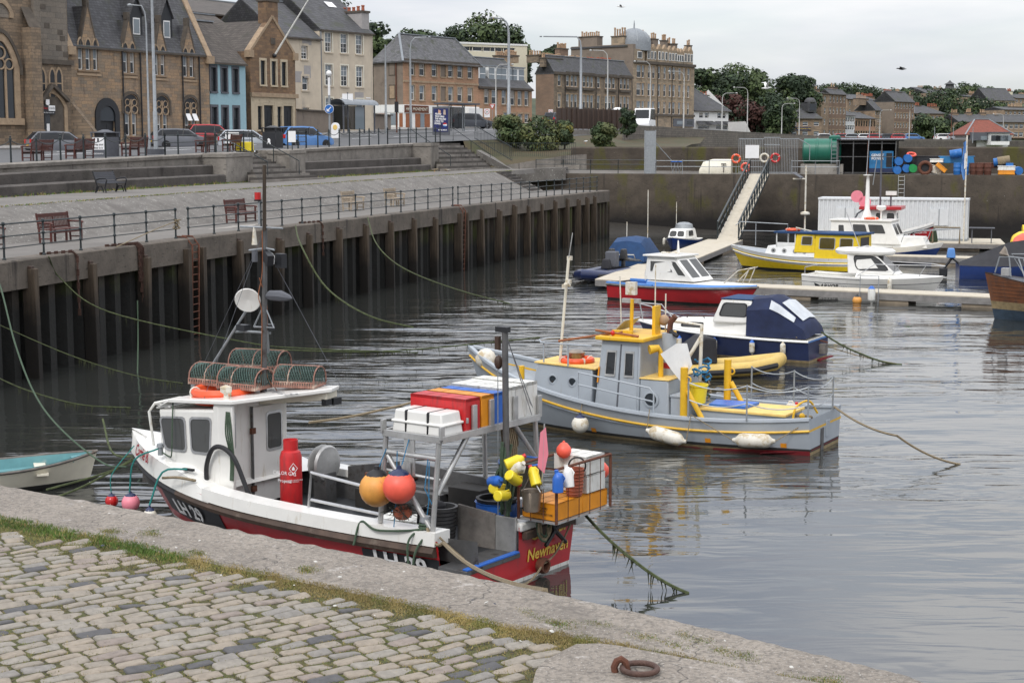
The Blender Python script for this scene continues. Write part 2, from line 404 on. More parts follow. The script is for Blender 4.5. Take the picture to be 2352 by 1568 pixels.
stone('st_pink',(.42,.25,.165),(.36,.22,.15),(.38,.24,.16),.7,.3,sa=.72)
stone('st_brown',(.23,.155,.11),(.19,.135,.1),(.2,.14,.105),.7,.3,sa=.66)
slate('slate',(.075,.075,.08)); slate('slate_brown',(.085,.072,.062),(.05,.045,.035)); slate('slate_light',(.12,.12,.125))
t=NT('sheet_pile'); sx=t.N('ShaderNodeSeparateXYZ',_0=t.oc).outputs
h=t.math('ADD',sx[2],t.math('MULTIPLY',t.noise(1.2,6,.65),1.7))
o=t.mix(t.ramp(t.noise(1.6,8,.7,t.map((1.5,1.5,.3))),.36,.64),(.03,.023,.016),(.065,.046,.028))
o=t.mix(t.ramp(t.noise(.9,6,.6,t.map((1,1,.5),(3,1,0))),.5,.62),o,(.05,.06,.008))
o=t.mix(t.ramp(h,.0,1),o,o);
low=t.N('ShaderNodeMapRange',_Value=t.math('ADD',h,t.math('MULTIPLY',t.math('MAXIMUM',t.math('SUBTRACT',sx[1],68.0),0.0),.045)),_1=2.9,_2=3.8).outputs[0]
o=t.mix(low,(.0075,.0075,.006),o); t.col(o); t.set(Roughness=.75); t.bump(t.noise(7,6,.7),.6,.05)
t=NT('pile_timber'); sx=t.N('ShaderNodeSeparateXYZ',_0=t.oc).outputs
h=t.math('ADD',sx[2],t.math('MULTIPLY',t.noise(1.5,5,.6),1.4))
o=t.mix(t.ramp(t.noise(2,7,.65,t.map((5,5,.35))),.35,.65),(.035,.025,.017),(.1,.073,.048))
oi=t.N('ShaderNodeSeparateXYZ',_0=t.N('ShaderNodeObjectInfo').outputs['Location']).outputs[1]
o=t.mix(t.N('ShaderNodeMapRange',_Value=t.math('ADD',h,t.math('MULTIPLY',t.math('MAXIMUM',t.math('SUBTRACT',oi,66.0),0.0),.06)),_1=2.2,_2=3.2).outputs[0],(.012,.0095,.007),o); t.col(o); t.set(Roughness=.85); t.bump(t.noise(5,5,.6,t.map((6,6,.5))),.5,.03)
def masonry(key,top,low,z0,z1,green=(.07,.065,.015)):
 t=NT(key); sx=t.N('ShaderNodeSeparateXYZ',_0=t.oc).outputs; co=wallco(t)
 o=t.mix(t.ramp(t.noise(.8,9,.68,t.map((1,1,1.2))),.3,.7),sc3(top,.6),sc3(top,1.35))
 o=t.mix(t.ramp(t.noise(.55,6,.6,t.map((1,1,.45),(5,2,0))),.55,.66),o,green)
 o=t.mix(t.ramp(t.noise(.9,7,.65,t.map((1.6,1.6,.09),(0,3,0))),.6,.7),o,(.025,.02,.017))
 o=t.mix(t.ramp(t.noise(3.5,3,.5,t.map((1,1,6))),.62,.7),o,sc3(top,.45))
 o=t.mix(t.ramp(t.noise(11,3,.5),.74,.78),o,(.45,.43,.4))
 h=t.math('ADD',sx[2],t.math('MULTIPLY',t.noise(.7,6,.65),1.5))
 o=t.mix(t.N('ShaderNodeMapRange',_Value=h,_1=z0,_2=z1).outputs[0],low,o); t.col(o); t.set(Roughness=.9); t.bump(t.noise(6,7,.65),.5,.04)
masonry('pier_masonry',(.07,.056,.042),(.012,.01,.009),1.7,2.8)
masonry('pier_parapet',(.07,.056,.043),(.05,.04,.03),-5,-4)
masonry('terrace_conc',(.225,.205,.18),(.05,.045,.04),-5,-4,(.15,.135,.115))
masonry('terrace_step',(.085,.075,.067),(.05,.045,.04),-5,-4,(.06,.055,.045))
masonry('quay_beam',(.125,.105,.085),(.05,.045,.04),-5,-4,(.08,.07,.055))
t=NT('slope_conc'); o=t.mix(t.ramp(t.noise(1.1,8,.65,t.map((1,1,1))),.3,.7),(.1,.092,.083),(.185,.172,.155))
o=t.mix(t.ramp(t.noise(9,6,.7),.6,.66),o,(.5,.49,.46)); o=t.mix(t.ramp(t.noise(.6,5,.6),.6,.7),o,(.11,.1,.09)); t.col(o); t.set(Roughness=.92); t.bump(t.noise(25,4,.6),.3)
t=NT('deck_conc'); o=t.mix(t.ramp(t.noise(.5,8,.65),.3,.7),(.125,.115,.104),(.19,.177,.16)); o=t.mix(t.ramp(t.noise(7,5,.7),.68,.72),o,(.45,.44,.42)); t.col(o); t.set(Roughness=.92); t.bump(t.noise(30,3,.6),.15)
t=NT('coping'); o=t.mix(t.ramp(t.noise(1.3,9,.68),.3,.7),(.19,.165,.138),(.33,.29,.245))
o=t.mix(t.ramp(t.noise(26,5,.65),.36,.56),t.mix(.7,o,(.1,.09,.078)),o)
o=t.mix(t.ramp(t.noise(60,3,.6),.6,.68),o,(.4,.38,.35))
o=t.mix(t.ramp(t.noise(2.4,8,.72),.6,.7),o,(.47,.44,.41)); o=t.mix(t.ramp(t.noise(1.8,8,.7,t.map((1,1,1),(7,4,0))),.58,.7),o,(.13,.115,.1))
o=t.mix(t.ramp(t.noise(16,6,.7,t.map((1,1,1),(2,9,0))),.7,.74),o,(.62,.6,.57))
vo=t.N('ShaderNodeTexVoronoi',feature='DISTANCE_TO_EDGE',_Vector=t.N('ShaderNodeVectorMath',operation='ADD',_0=t.oc,_1=t.N('ShaderNodeTexNoise',_Vector=t.oc,_Scale=3).outputs['Color']).outputs[0],_Scale=.55).outputs[0]
o=t.mix(t.ramp(vo,.0,.006),(.06,.055,.05),o)
t.col(o); t.set(Roughness=.92); t.bump(t.math('ADD',t.noise(38,5,.65),t.math('MULTIPLY',t.noise(3,5,.6),1.5)),.55,.02)
t=NT('moss'); o=t.mix(t.ramp(t.noise(2.2,6,.65),.35,.65),(.085,.075,.03),(.1,.115,.03)); o=t.mix(t.ramp(t.noise(14,6,.7),.5,.62),o,(.16,.125,.055)); o=t.mix(t.ramp(t.noise(30,4,.6),.4,.5),(.045,.038,.022),o); t.col(o); t.set(Roughness=.95); t.bump(t.noise(60,5,.7),1,.02)
t=NT('bank'); o=t.mix(t.ramp(t.noise(.4,7,.65),.35,.65),(.075,.052,.024),(.05,.054,.022)); t.col(o); t.set(Roughness=.95)
t=NT('hill'); o=t.mix(t.ramp(t.noise(.05,7,.65),.35,.65),(.03,.045,.02),(.06,.07,.03)); t.col(o); t.set(Roughness=.95)
t=NT('water')
n1=t.noise(1.0,2,.5,t.map((.42,1.5,1),rot=(0,0,R(-9))),.8)
n2=t.noise(1.0,3,.5,t.map((.16,.5,1),(4,1,0),(0,0,R(12))),.4)
n3=t.noise(1.0,3,.5,t.map((2.0,6,1),(0,0,0),(0,0,R(5))),.5)
sx=t.N('ShaderNodeSeparateXYZ',_0=t.oc).outputs
calm=t.N('ShaderNodeMapRange',_Value=t.math('ADD',t.noise(1,3,.5,t.map((.07,.14,1),(2.2,.3,0))),t.math('ADD',t.math('MULTIPLY',sx[0],-.017),t.math('MULTIPLY',sx[1],.0035))),_1=.33,_2=.8,_3=.14,_4=1.0).outputs[0]
dw=t.math('SUBTRACT',t.math('MULTIPLY',t.math('ADD',sx[0],14.0),.959),t.math('MULTIPLY',t.math('SUBTRACT',sx[1],42.8),.282))
calm=t.math('MULTIPLY',calm,t.N('ShaderNodeMapRange',_Value=t.math('ADD',dw,t.math('MULTIPLY',n2,5.0)),_1=5.0,_2=15.0,_3=.22,_4=1.0).outputs[0])
hh=t.math('ADD',t.math('MULTIPLY',n2,1.5),t.math('ADD',t.math('MULTIPLY',n1,.75),t.math('MULTIPLY',n3,.07)))
t.col((.032,.034,.031)); t.set(Roughness=.03,IOR=2.3)
b=t.N('ShaderNodeBump',_Strength=1.0,_Distance=.105,_Height=t.math('MULTIPLY',hh,calm)); t.l.new(b.outputs[0],t.p.inputs['Normal'])
DECK=3.45
P0=gz(0,603,DECK); P1=gz(1400,437,DECK); QL=(P1-P0).length
q=(P1-P0).normalized(); nl=V((-q.y,q.x,0)); QA=atan2(q.y,q.x)
def Q(s,w,z):
 b=.7*sin(pi*min(1,max(0,s/QL))**.75)
 p=P0+q*s+nl*(w+b); return V((p.x,p.y,z))
def s_at(px,w,z,lo=-14,hi=130):
 for _ in range(50):
  m=(lo+hi)/2
  p=Q(m,w,z if not callable(z)else z(m))
  if proj(p)[0]<px:lo=m
  else:hi=m
 return lo
zt=lambda s:5.92+(s-22)*.0195
zp=lambda s:4.55+(s-20)*.006
SS=[-14+i*1.5 for i in range(61)]
wm=MB(); wm.add([(-400,-60,0),(700,-60,0),(700,420,0),(-400,420,0)],[(0,1,2,3)],'water'); struct('water',wm)
m=MB(); L=[]; s=-14
while s<QL+.5:
 for ds,w in((0,.22),(.3,.22),(.42,.58),(.82,.58),(.94,.22)):L.append((s+ds,w))
 s+=1.0
m.loft([[Q(a,b,z)for a,b in L]for z in(-1,0,1,2,3)],'sheet_pile',ring=False)
struct('quay_wall',m,ang=20)
m=MB(); ring=lambda s:[Q(s,.75,2.62),Q(s,0,2.62),Q(s,0,3.41),Q(s,.04,DECK),Q(s,.75,DECK)]
m.loft([ring(s)for s in SS if s<QL+.2],'quay_beam'); struct('quay_beam',m,ang=30)
m=MB(); SL=[s for s in SS if s<QL-1]+[QL-.4]
m.loft([[Q(s,.74,DECK-.004),Q(s,4.3,DECK-.004),Q(s,4.4,DECK-.06)]for s in SL],'deck_conc',ring=False); struct('quay_pavement',m)
m=MB(); m.loft([[Q(s,4.2,DECK-.02)]+[Q(s,lerp(4.2,6.9,t),lerp(DECK,zp(s),t)+.02*sin(s*1.3+t*7))for t in(.02,.25,.5,.75,1)]+[Q(s,7.05,zp(s)-.1)]for s in[x*1.0-14 for x in range(int(QL+13))]],'slope_conc',ring=False); struct('slope',m,ang=60)
m=MB(); S2=SS+[80,84]
m.loft([[Q(s,6.85,zp(s)-.3),Q(s,6.95,zp(s)+.01),Q(s,12.6,zp(s)+.01)]for s in sorted(S2)if s<84],'deck_conc',ring=False); struct('path',m)
A1,A2=s_at(522,12,zp),s_at(700,12,zp); B1,B2=s_at(1006,12,zp),s_at(1092,12,zp)
def terrace(s0,s1,e0,e1):
 m=MB(); n=max(2,int((s1-s0)/1.5)); S=[lerp(s0,s1,i/n)for i in range(n+1)]
 def prof(s):
  a,b=zp(s),zt(s); h=min(.5,(b-a)*.36)
  return[(12,a-.3),(11.98,a+h-.06),(12.06,a+h),(12.75,a+h),(12.72,a+2*h-.06),(12.8,a+2*h),(13.45,a+2*h),(13.45,b-.2)]
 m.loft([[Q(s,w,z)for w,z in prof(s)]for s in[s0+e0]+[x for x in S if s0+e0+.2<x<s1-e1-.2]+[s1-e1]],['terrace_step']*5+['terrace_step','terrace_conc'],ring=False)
 m.loft([[Q(s,w,z)for w,z in((13.36,zt(s)-.2),(13.33,zt(s)-.05),(13.42,zt(s)),(14.1,zt(s)),(14.1,zt(s)-.2))]for s in S],'terrace_conc')
 for a,e in((s0,e0),(s1,-e1)):
  if e:
   b=a+e; lo,hi=min(a,b),max(a,b)
   m.add([Q(s,w,z(s))for s in(lo,hi)for w,z in((11.95,lambda s:zp(s)-.3),(14,lambda s:zp(s)-.3),(14,lambda s:zt(s)-.21),(11.95,lambda s:zt(s)-.21))],[(0,1,2,3),(4,5,6,7),(0,4,5,1),(1,5,6,2),(2,6,7,3),(3,7,4,0)],'terrace_conc')
   m.add([Q(s,w,zt(s)+d)for s in(lo-.06,hi+.06)for w,d in((11.9,-.2),(13.3,-.2),(13.3,.0),(11.9,.0))],[(0,1,2,3),(4,5,6,7),(0,4,5,1),(1,5,6,2),(2,6,7,3),(3,7,4,0)],'terrace_conc')
 return m
w1=terrace(-14,A1+3,0,3.2); tag(w1.build('terrace_wall'),'stepped concrete terrace wall with two deep seat steps left of the first flight of stairs','wall')
w2=terrace(A2-2.2,B1,2.2,1.6); tag(w2.build('terrace_wall'),'taller stepped concrete wall with the mermaid mural between the two stairs','wall')
def stairs(s0,s1,label):
 m=MB(); a,b=zp(s0),zt(s0); n=12
 for i in range(n):
  w0=10.6+i*.3; z1=a+(b-a)*(i+1)/n; ex=max(0,(5-i))*.45 if i<5 else 0
  for(u0,u1)in[(s0-ex,s1+ex)]:
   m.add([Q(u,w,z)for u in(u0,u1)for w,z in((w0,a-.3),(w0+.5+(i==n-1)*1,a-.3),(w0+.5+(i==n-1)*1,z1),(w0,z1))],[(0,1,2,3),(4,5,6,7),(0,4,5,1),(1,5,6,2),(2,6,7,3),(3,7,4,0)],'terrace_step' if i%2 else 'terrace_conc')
 return tag(m.build('stone_steps'),label,'steps')
stairs(A1+3.2,A2-2.4,'weathered concrete steps climbing to the road beside the litter bin and blue hatchback')
stairs(B1+.2,B2+2,'overgrown concrete steps climbing to the road below the bus shelter poster')
m=MB(); sa=s_at(1150,6.5,4.6)
for i in range(7):
 w0=4.35+i*.36; z1=DECK+(zp(sa)-DECK)*(i+.6)/7
 m.add([Q(s,w,z)for s in(sa,sa+2.6)for w,z in((w0,z1-.3),(w0+.36,z1-.3),(w0+.36,z1+.1),(w0,z1+.1))],[(0,1,2,3),(4,5,6,7),(0,4,5,1),(1,5,6,2),(2,6,7,3),(3,7,4,0)],'terrace_step')
tag(m.build('slope_steps'),'short dark flight of steps cut into the concrete slope near the pier','steps')
FAC=[(-300,98,6.5),(0,108,6.6),(190,116,6.65),(485,128,6.9),(680,142,7.6),(858,166,8.4),(945,201,8.9),(1220,256,10.3),(1460,280,10.2),(1620,303,9.6),(1700,330,9.2)]
FO=[gy(x,330,Y).to_2d().to_3d()+V((0,0,z))for x,Y,z in FAC]
INN=[Q(s,13.95,zt(s)-.01)for s in(-14,10,22,36,46,58,70,84)]+[V((.2,140,7.3)),V((11,165,8.0)),V((24,195,8.0))]
m=MB(); m.loft([[lerp(a,b,t)for t in(0,.3,.6,.8)]for a,b in zip(INN,FO)],'road',ring=False,caps=False); struct('road',m,ang=80)
m=MB(); m.loft([[lerp(a,b,.79)+V((0,0,-.2)),lerp(a,b,.79)+V((0,0,.12)),lerp(a,b,1.12)+V((0,0,.12))]for a,b in zip(INN,FO)],'pave',ring=False); struct('pavement',m)
m=MB()
for k in range(9):
 for t in(.36,.55):
  i=2+k*.75; j=int(i); f=i-j; g=f+.3
  a=lerp(lerp(INN[j],INN[j+1],f),lerp(FO[j],FO[j+1],f),t); b=lerp(lerp(INN[j],INN[j+1],g),lerp(FO[j],FO[j+1],g),t)
  m.bar(a+V((0,0,.01)),b+V((0,0,.01)),.12,.02,'sign_white')
struct('road_marking',m)
m=MB(); bk=[(B2+2,0),(B2+8,.2),(B2+16,.5),(B2+26,.9),(B2+36,1)]
INB=[INN[7],lerp(INN[7],INN[8],.5),INN[8],INN[9],INN[10]]
LOWB=[Q(B2+1.5,12.4,5.0),V((-1.5,124,5.0)),V((4.5,128.6,5.9)),V((10.5,130.5,6.3)),V((14,132,6.4))]
m.loft([[a+V((0,0,-.02)),lerp(a,b,.3)+V((0,0,-.5)),lerp(a,b,.65)+V((0,0,-.1)),b]for a,b in zip(INB,LOWB)],'bank',ring=False); struct('bank',m,ang=70)
m=MB(); m.loft([[p+V((0,0,.02)),p+V((-.1,-.35,.02)),p+V((-.1,-.35,-2.6))]for p in LOWB],'terrace_conc',ring=False); tag(m.build('retaining_wall'),'grey concrete retaining wall at the foot of the shrub bank','wall')
PZ=4.55
PA,PB=gy(1222,395,124.5),gy(2352,400,116); pd=(PB-PA); pd.z=0; pd.normalize(); pn=V((-pd.y,pd.x,0)); PL=(PB-PA).to_2d().length
def PP(u,v,z):p=PA+pd*u+pn*v; return V((p.x,p.y,z))
def u_at(px,v=0):
 lo,hi=-5,PL+20
 for _ in range(50):
  mm=(lo+hi)/2
  if proj(PP(mm,v,PZ))[0]<px:lo=mm
  else:hi=mm
 return lo
m=MB(); UU=[PL*1.25*i/40 for i in range(41)]
m.loft([[PP(u,.0,-1),PP(u,.0,2),PP(u,0,PZ-.12),PP(u,.06,PZ),PP(u,.3,PZ)]for u in UU],'pier_masonry',ring=False); struct('pier_wall',m)
m=MB(); m.loft([[PP(u,.3,PZ-.003),PP(u,9,PZ-.003)]for u in UU],'deck_conc',ring=False); struct('pier_pavement',m)
m=MB(); uw=u_at(1310,5)
m.loft([[PP(u,v,z)for v,z in((5.2,PZ-.1),(5.2,6.5),(5.3,6.62),(6.4,6.62),(6.4,PZ))]for u in[uw+(PL*1.25-uw)*i/20 for i in range(21)]],'pier_parapet')
tag(m.build('pier_parapet'),'dark stained masonry parapet wall along the back of the pier','wall')
m=MB()
m.loft([[PP(u,v,z)for v,z in((3.6,PZ-.1),(3.6,PZ+.62),(4.2,PZ+.62),(4.2,PZ-.1))]for u in(-14,0,uw+1)],'terrace_conc')
tag(m.build('low_wall'),'low concrete kerb wall under the spiked railing beside the pier','wall')
m=MB(); m.poly([Q(70,6.95,PZ+.005),Q(QL-1.2,6.95,PZ+.005),PP(-4,.3,PZ-.006),PP(30,.3,PZ-.006),PP(30,9,PZ-.006),PP(-4,9,PZ-.006),Q(83,13.5,PZ+.3)],'deck_conc'); struct('path',m)
m=MB(); m.loft([[PP(u,.02,z)for z in(-1,2,PZ-.02)]for u in(-9,-5,0)],'pier_masonry',ring=False); struct('pier_wall',m)
m=MB(); rings=[]
for i in range(14):
 t=i/13; c=PP(lerp(3.5,20,t),-.2,0); o_=V((0,-(4.5*(1-t)**.7+.2),0))
 rings.append([c+V((0,.3,1.0*(1-t)**1.3)),c+o_*.35+V((0,0,.55*(1-t)+.1*random.random())),c+o_*.7+V((.2,0,.22*(1-t)+.06*random.random())),c+o_+V((0,0,-.12))])
m.loft(rings,'mud',ring=False); struct('mud',m,ang=20)
SW=[(1430,286,158),(1500,290,170),(1600,297,188),(1764,306,215),(1930,314.5,252),(2100,319,280),(2352,323,310),(2600,326,340)]
SWP=[gy(x,y,Y)for x,y,Y in SW]
m=MB(); m.loft([[V((p.x,p.y-.25,3)),V((p.x,p.y,p.z-.3)),V((p.x-.05,p.y-.06,p.z-.28)),V((p.x,p.y,p.z)),V((p.x+.3,p.y+.7,p.z)),V((p.x+.3,p.y+.7,3))]for p in SWP],'st_wall',ring=False)
tag(m.build('sea_wall'),'long coursed stone sea wall holding up the shore road behind the pier','wall')
m=MB(); m.loft([[V((p.x+.3,p.y+.6,p.z-1.0)),V((p.x+2,p.y+14,p.z-.9))]for p in SWP],'road',ring=False); struct('shore_road',m)
def sm(t):t=min(1,max(0,t)); return t*t*(3-2*t)
def hz(X,Y):
 d=Y+.25*max(0,-X); base=6.2+1.2*sm((Y-180)/120)
 left=base+6*sm((Y-170)/90)+12*sm((d-290)/240); right=base+18*min(1,max(0,(Y-430)/200))+3*sm((Y-630)/300)
 h=lerp(left,right,sm((X+15)/60))
 return h+1.2*mnoise.noise(V((X*.02,Y*.02,0)))
m=MB(); xs=[-420+i*24 for i in range(51)]; ys=[175+j*22 for j in range(52)]
def hzz(X,Y):
 k=40+.34*(Y-190)if Y>190 else 1e9
 z=hz(X,Y)
 if Y<240 and X>-10:z=min(z,2.5+5*sm((Y-330+.4*max(0,0-X))/30))
 if X>30 and Y<175+X*.9+40:z=min(z,3)
 return z
m.loft([[(x,y,hzz(x,y))for x in xs]for y in ys],'hill',ring=False); struct('hill',m,ang=80)
OUT=[(-320,1045),(0,1110),(320,1168),(480,1200),(800,1262),(1060,1312),(1240,1350),(1560,1420),(1665,1445),(2085,1543),(2130,1562),(2500,1665)]
INL=[(-320,1140),(0,1191),(253,1240),(430,1281),(598,1317),(804,1360),(1000,1402),(1163,1440),(1333,1466),(1600,1520),(2085,1660),(2500,1790)]
def ly(L,x):
 for(a,b),(c,d)in zip(L[:-1],L[1:]):
  if a<=x<=c:return b+(d-b)*(x-a)/(c-a)
 return L[0][1]if x<L[0][0]else L[-1][1]
m=MB(); rings=[]; N_=260
for i in range(N_+1):
 x=-320+2820*i/N_; j=lambda k,a:a*mnoise.noise(V((i*.37,k,3)))
 a=gz(x,ly(OUT,x),DECK); b=gz(x,ly(INL,x),DECK); d=(b-a); n_=d.normalized(); a=a+n_*j(1,.016); b=b+n_*j(2,.06)
 rings.append([a+V((0,0,-4.6))-n_*.02,a+V((0,0,-.5))-n_*.02,a+V((0,0,-.06+j(4,.02))),a+n_*.045+V((0,0,-.008+j(5,.012)))]+[lerp(a,b,t)+V((0,0,.012*mnoise.noise(V((i*.2,t*9,1)))))for t in(.15,.3,.5,.7,.9)]+[b,b+V((0,0,-.15))])
m.loft(rings,'coping',ring=False); struct('quay_coping',m,ang=50)
m=MB(); m.loft([[gz(x,ly(INL,x)-4,DECK-.003),gz(x,1720,DECK-.003)]for x in range(-320,2501,60)],'moss',ring=False); struct('quay_ground',m)
def cq(x,y):return((1400+x/1.68)*.57422,(2250+y/1.68)*.57422)
SLAB=[cq(*p)for p in((1200,960),(1250,770),(1310,700),(1440,630),(1520,590),(1680,585),(1800,600),(2120,660),(2352,705),(2700,770),(3300,880),(3300,1100),(2352,1000))]
def inside(P,x,y):
 c=False
 for(a,b),(d,e)in zip(P,P[1:]+P[:1]):
  if(b>y)!=(e>y)and x<(d-a)*(y-b)/(e-b)+a:c=not c
 return c
m=MB(); m.prism([gz(x,y,DECK-.03)for x,y in SLAB],(0,0,.045),'coping'); struct('quay_slab',m)
m=MB(); th=R(35); d1=V((cos(th),sin(th),0)); d2=V((-sin(th),cos(th),0)); C0=V((0,9.5,0)); random.seed(3)
KS=['sett_a','sett_b','sett_c','sett_d','sett_e','sett_a','sett_d','sett_b']
OCT=[(-.5,-.36),(-.43,-.5),(.43,-.5),(.5,-.36),(.5,.36),(.43,.5),(-.43,.5),(-.5,.36)]
for r_ in range(-75,75):
 u=-11+random.random()*.2
 while u<11:
  ln=random.uniform(.14,.24); uc=u+ln/2; u+=ln+.017
  c=C0+d1*uc+d2*(r_*.119+.006*mnoise.noise(V((uc*.8,r_*3.1,0))))
  c.z=DECK
  if c.y<3:continue
  x,y=proj(c)
  if not(-60<x<1700 and y<1640):continue
  il=ly(INL,x); dd=y-il
  if dd<14+10*random.random()or(dd<60 and random.random()<.1):continue
  if inside([(a+(a-1500)*.06,b+(b-1560)*.12)for a,b in SLAB],x,y):continue
  wd=.102+random.uniform(-.01,.006); k='sett_dark' if random.random()<.07 else random.choice(KS)
  zz=DECK+random.uniform(-.003,.004); ta=random.uniform(-.07,.07); tb=random.uniform(-.11,.11); ro=random.uniform(-.025,.025)
  e1=d1*cos(ro)+d2*sin(ro); e2=d2*cos(ro)-d1*sin(ro); vs=[]
  jit=[random.uniform(.93,1.05)for _ in OCT]
  for sc_,dz in((1.0,-.03),(.98,-.002),(.9,.004),(.6,.007)):
   for(a,b),jj in zip(OCT,jit):
    p=c+e1*(a*ln*sc_*jj)+e2*(b*wd*sc_*jj); vs.append((p.x,p.y,zz+dz+a*ta*ln+b*tb*wd))
  fs=[(i*8+k2,i*8+(k2+1)%8,i*8+8+(k2+1)%8,i*8+8+k2)for i in range(3)for k2 in range(8)]+[tuple(range(24,32))]
  m.add(vs,fs,k)
struct('cobbles',m,ang=70,recalc=False)
m=MB(); random.seed(11)
def blades(x,y,h,k,n=1,sp=.02):
 c=gz(x,y,DECK-.004)
 for _ in range(n):
  p=c+V((random.gauss(0,sp),random.gauss(0,sp),0)); a=random.uniform(0,6.28); l=h*random.uniform(.5,1.3); d=V((cos(a),sin(a),0)); lean=V((random.gauss(0,.6),random.gauss(0,.6),1)).normalized()*l
  m.add([p-d*.0035,p+d*.0035,p+lean],[(0,1,2)],k)
for i in range(8000):
 x=random.uniform(-40,1900); off=abs(random.gauss(0,1))*(16+14*(x<420))*(1 if random.random()<.85 else 2.2); y=ly(INL,x)+off-5
 g=mnoise.noise(V((x*.013,5,0)))
 if x<420:k,h=('grass_green',.034)if g>-.25 and off<24 else('moss_tuft',.018)
 else:k,h=('grass_dry',.016)if g>-.1 else('moss_tuft',.015)
 blades(x,y,h,k if random.random()<.8 else 'grass_dry',6,.03)
for i in range(5200):
 x=random.uniform(-40,1500); y=random.uniform(ly(INL,x),1620)
 if inside(SLAB,x,y):continue
 k=random.choice(('grass_dry','moss_tuft','moss_tuft'))if mnoise.noise(V((x*.008,y*.02,1)))>-.45 else 'grass_dry'
 blades(x,y,.017,k,4,.05)
for(x0,y0,x1,y1,n)in((1180,1403,1330,1447,70),(1320,1430,1400,1440,50),(1400,1445,1600,1490,40),(1560,1455,1620,1475,60),(1480,1500,1700,1540,60),(1640,1490,1760,1520,50),(1800,1556,1840,1566,60),(430,1268,465,1272,40),(240,1221,270,1222,40),(330,1226,350,1227,40),(700,1308,720,1309,40),(1870,1560,1920,1566,40)):
 for _ in range(n*2):t=random.random(); blades(lerp(x0,x1,t)+random.gauss(0,7),lerp(y0,y1,t)+random.gauss(0,3.5),.014,random.choice(('grass_dry','moss_tuft','grass_green')),7,.03)
tag(m.build('grass',recalc=False),'tufts of green and straw coloured grass between kerb and setts','grass',kind='stuff')
m=MB()
for i in range(48):
 x=random.uniform(0,2000); t=random.random()**.8; y=lerp(ly(OUT,x)+5,ly(INL,x)+40,t); c=gz(x,y,DECK+.02); r_=.005+.017*random.random()**2
 m.at(c,random.uniform(0,6),random.gauss(0,.3)).lathe([(r_*.9,0),(r_*.6,r_*.3),(.001,r_*.42)],'shell' if random.random()<.8 else 'mussel',7)
m.M=None; tag(m.build('shells'),'broken white shells and mussel halves strewn over the kerb stones','shells',kind='stuff')
WC={}
def window(parent,u,z,w,h,kind,name='window'):
 w=round(w,2); h=round(h,2); key=(w,h,kind,random.choice((0,0,1,2))if kind in('sash','bars','far')else 0)
 if key in WC:
  a,b=WC[key]; o=dup_leaf(a,parent,(u,0,z));
  if b:dup_leaf(b,o)
  return o
 m=MB(); fm={'dark':'door_dark','lead':'dark_trim','far':'sign_white'}.get(kind,'white_paint'); y0,y1=.13,.2; t=min(.075,w*.12)
 m.bx(0,y0,0,t,y1,h,fm).bx(w-t,y0,0,w,y1,h,fm).bx(t,y0,0,w-t,y1,t,fm).bx(t,y0,h-t,w-t,y1,h,fm)
 if kind!='fix':m.bx(t,y0+.01,h*.5-.03,w-t,y1,h*.5+.03,fm)
 if kind=='bars':
  m.bx(w/2-.02,y0+.015,t,w/2+.02,y1,h-t,fm)
  for f in(.27,.75):m.bx(t,y0+.02,h*f-.015,w-t,y1,h*f+.015,fm)
 if kind=='lead':
  for i in range(1,4):m.bx(t,y0+.03,h*i/4-.02,w-t,y1,h*i/4+.02,fm)
 a=m.build(name,parent,loc=(u,0,z)); p=MB(); rr=random.random()
 p.bx(t,.175,t,w-t,.215,h-t,'pane')
 if kind in('sash','bars','far'):
  v_=key[3]; p.bx(t+.01,.17,h*.5+.04,w-t-.01,.1725,h-t-.01,'curtain' if v_==2 else 'pane_pale')
  if v_==1:p.bx(t+.01,.17,t,w*.3,.1725,h*.5-.04,'curtain').bx(w*.72,.17,t,w-t-.01,.1725,h*.5-.04,'curtain')
 b=p.build('pane',a); WC[key]=(a,b); return a
def dup_leaf(o,parent,loc=None):
 c=bpy.data.objects.new(o.name.split('.')[0],o.data); COL.objects.link(c); c.parent=parent
 if loc:c.location=loc
 return c
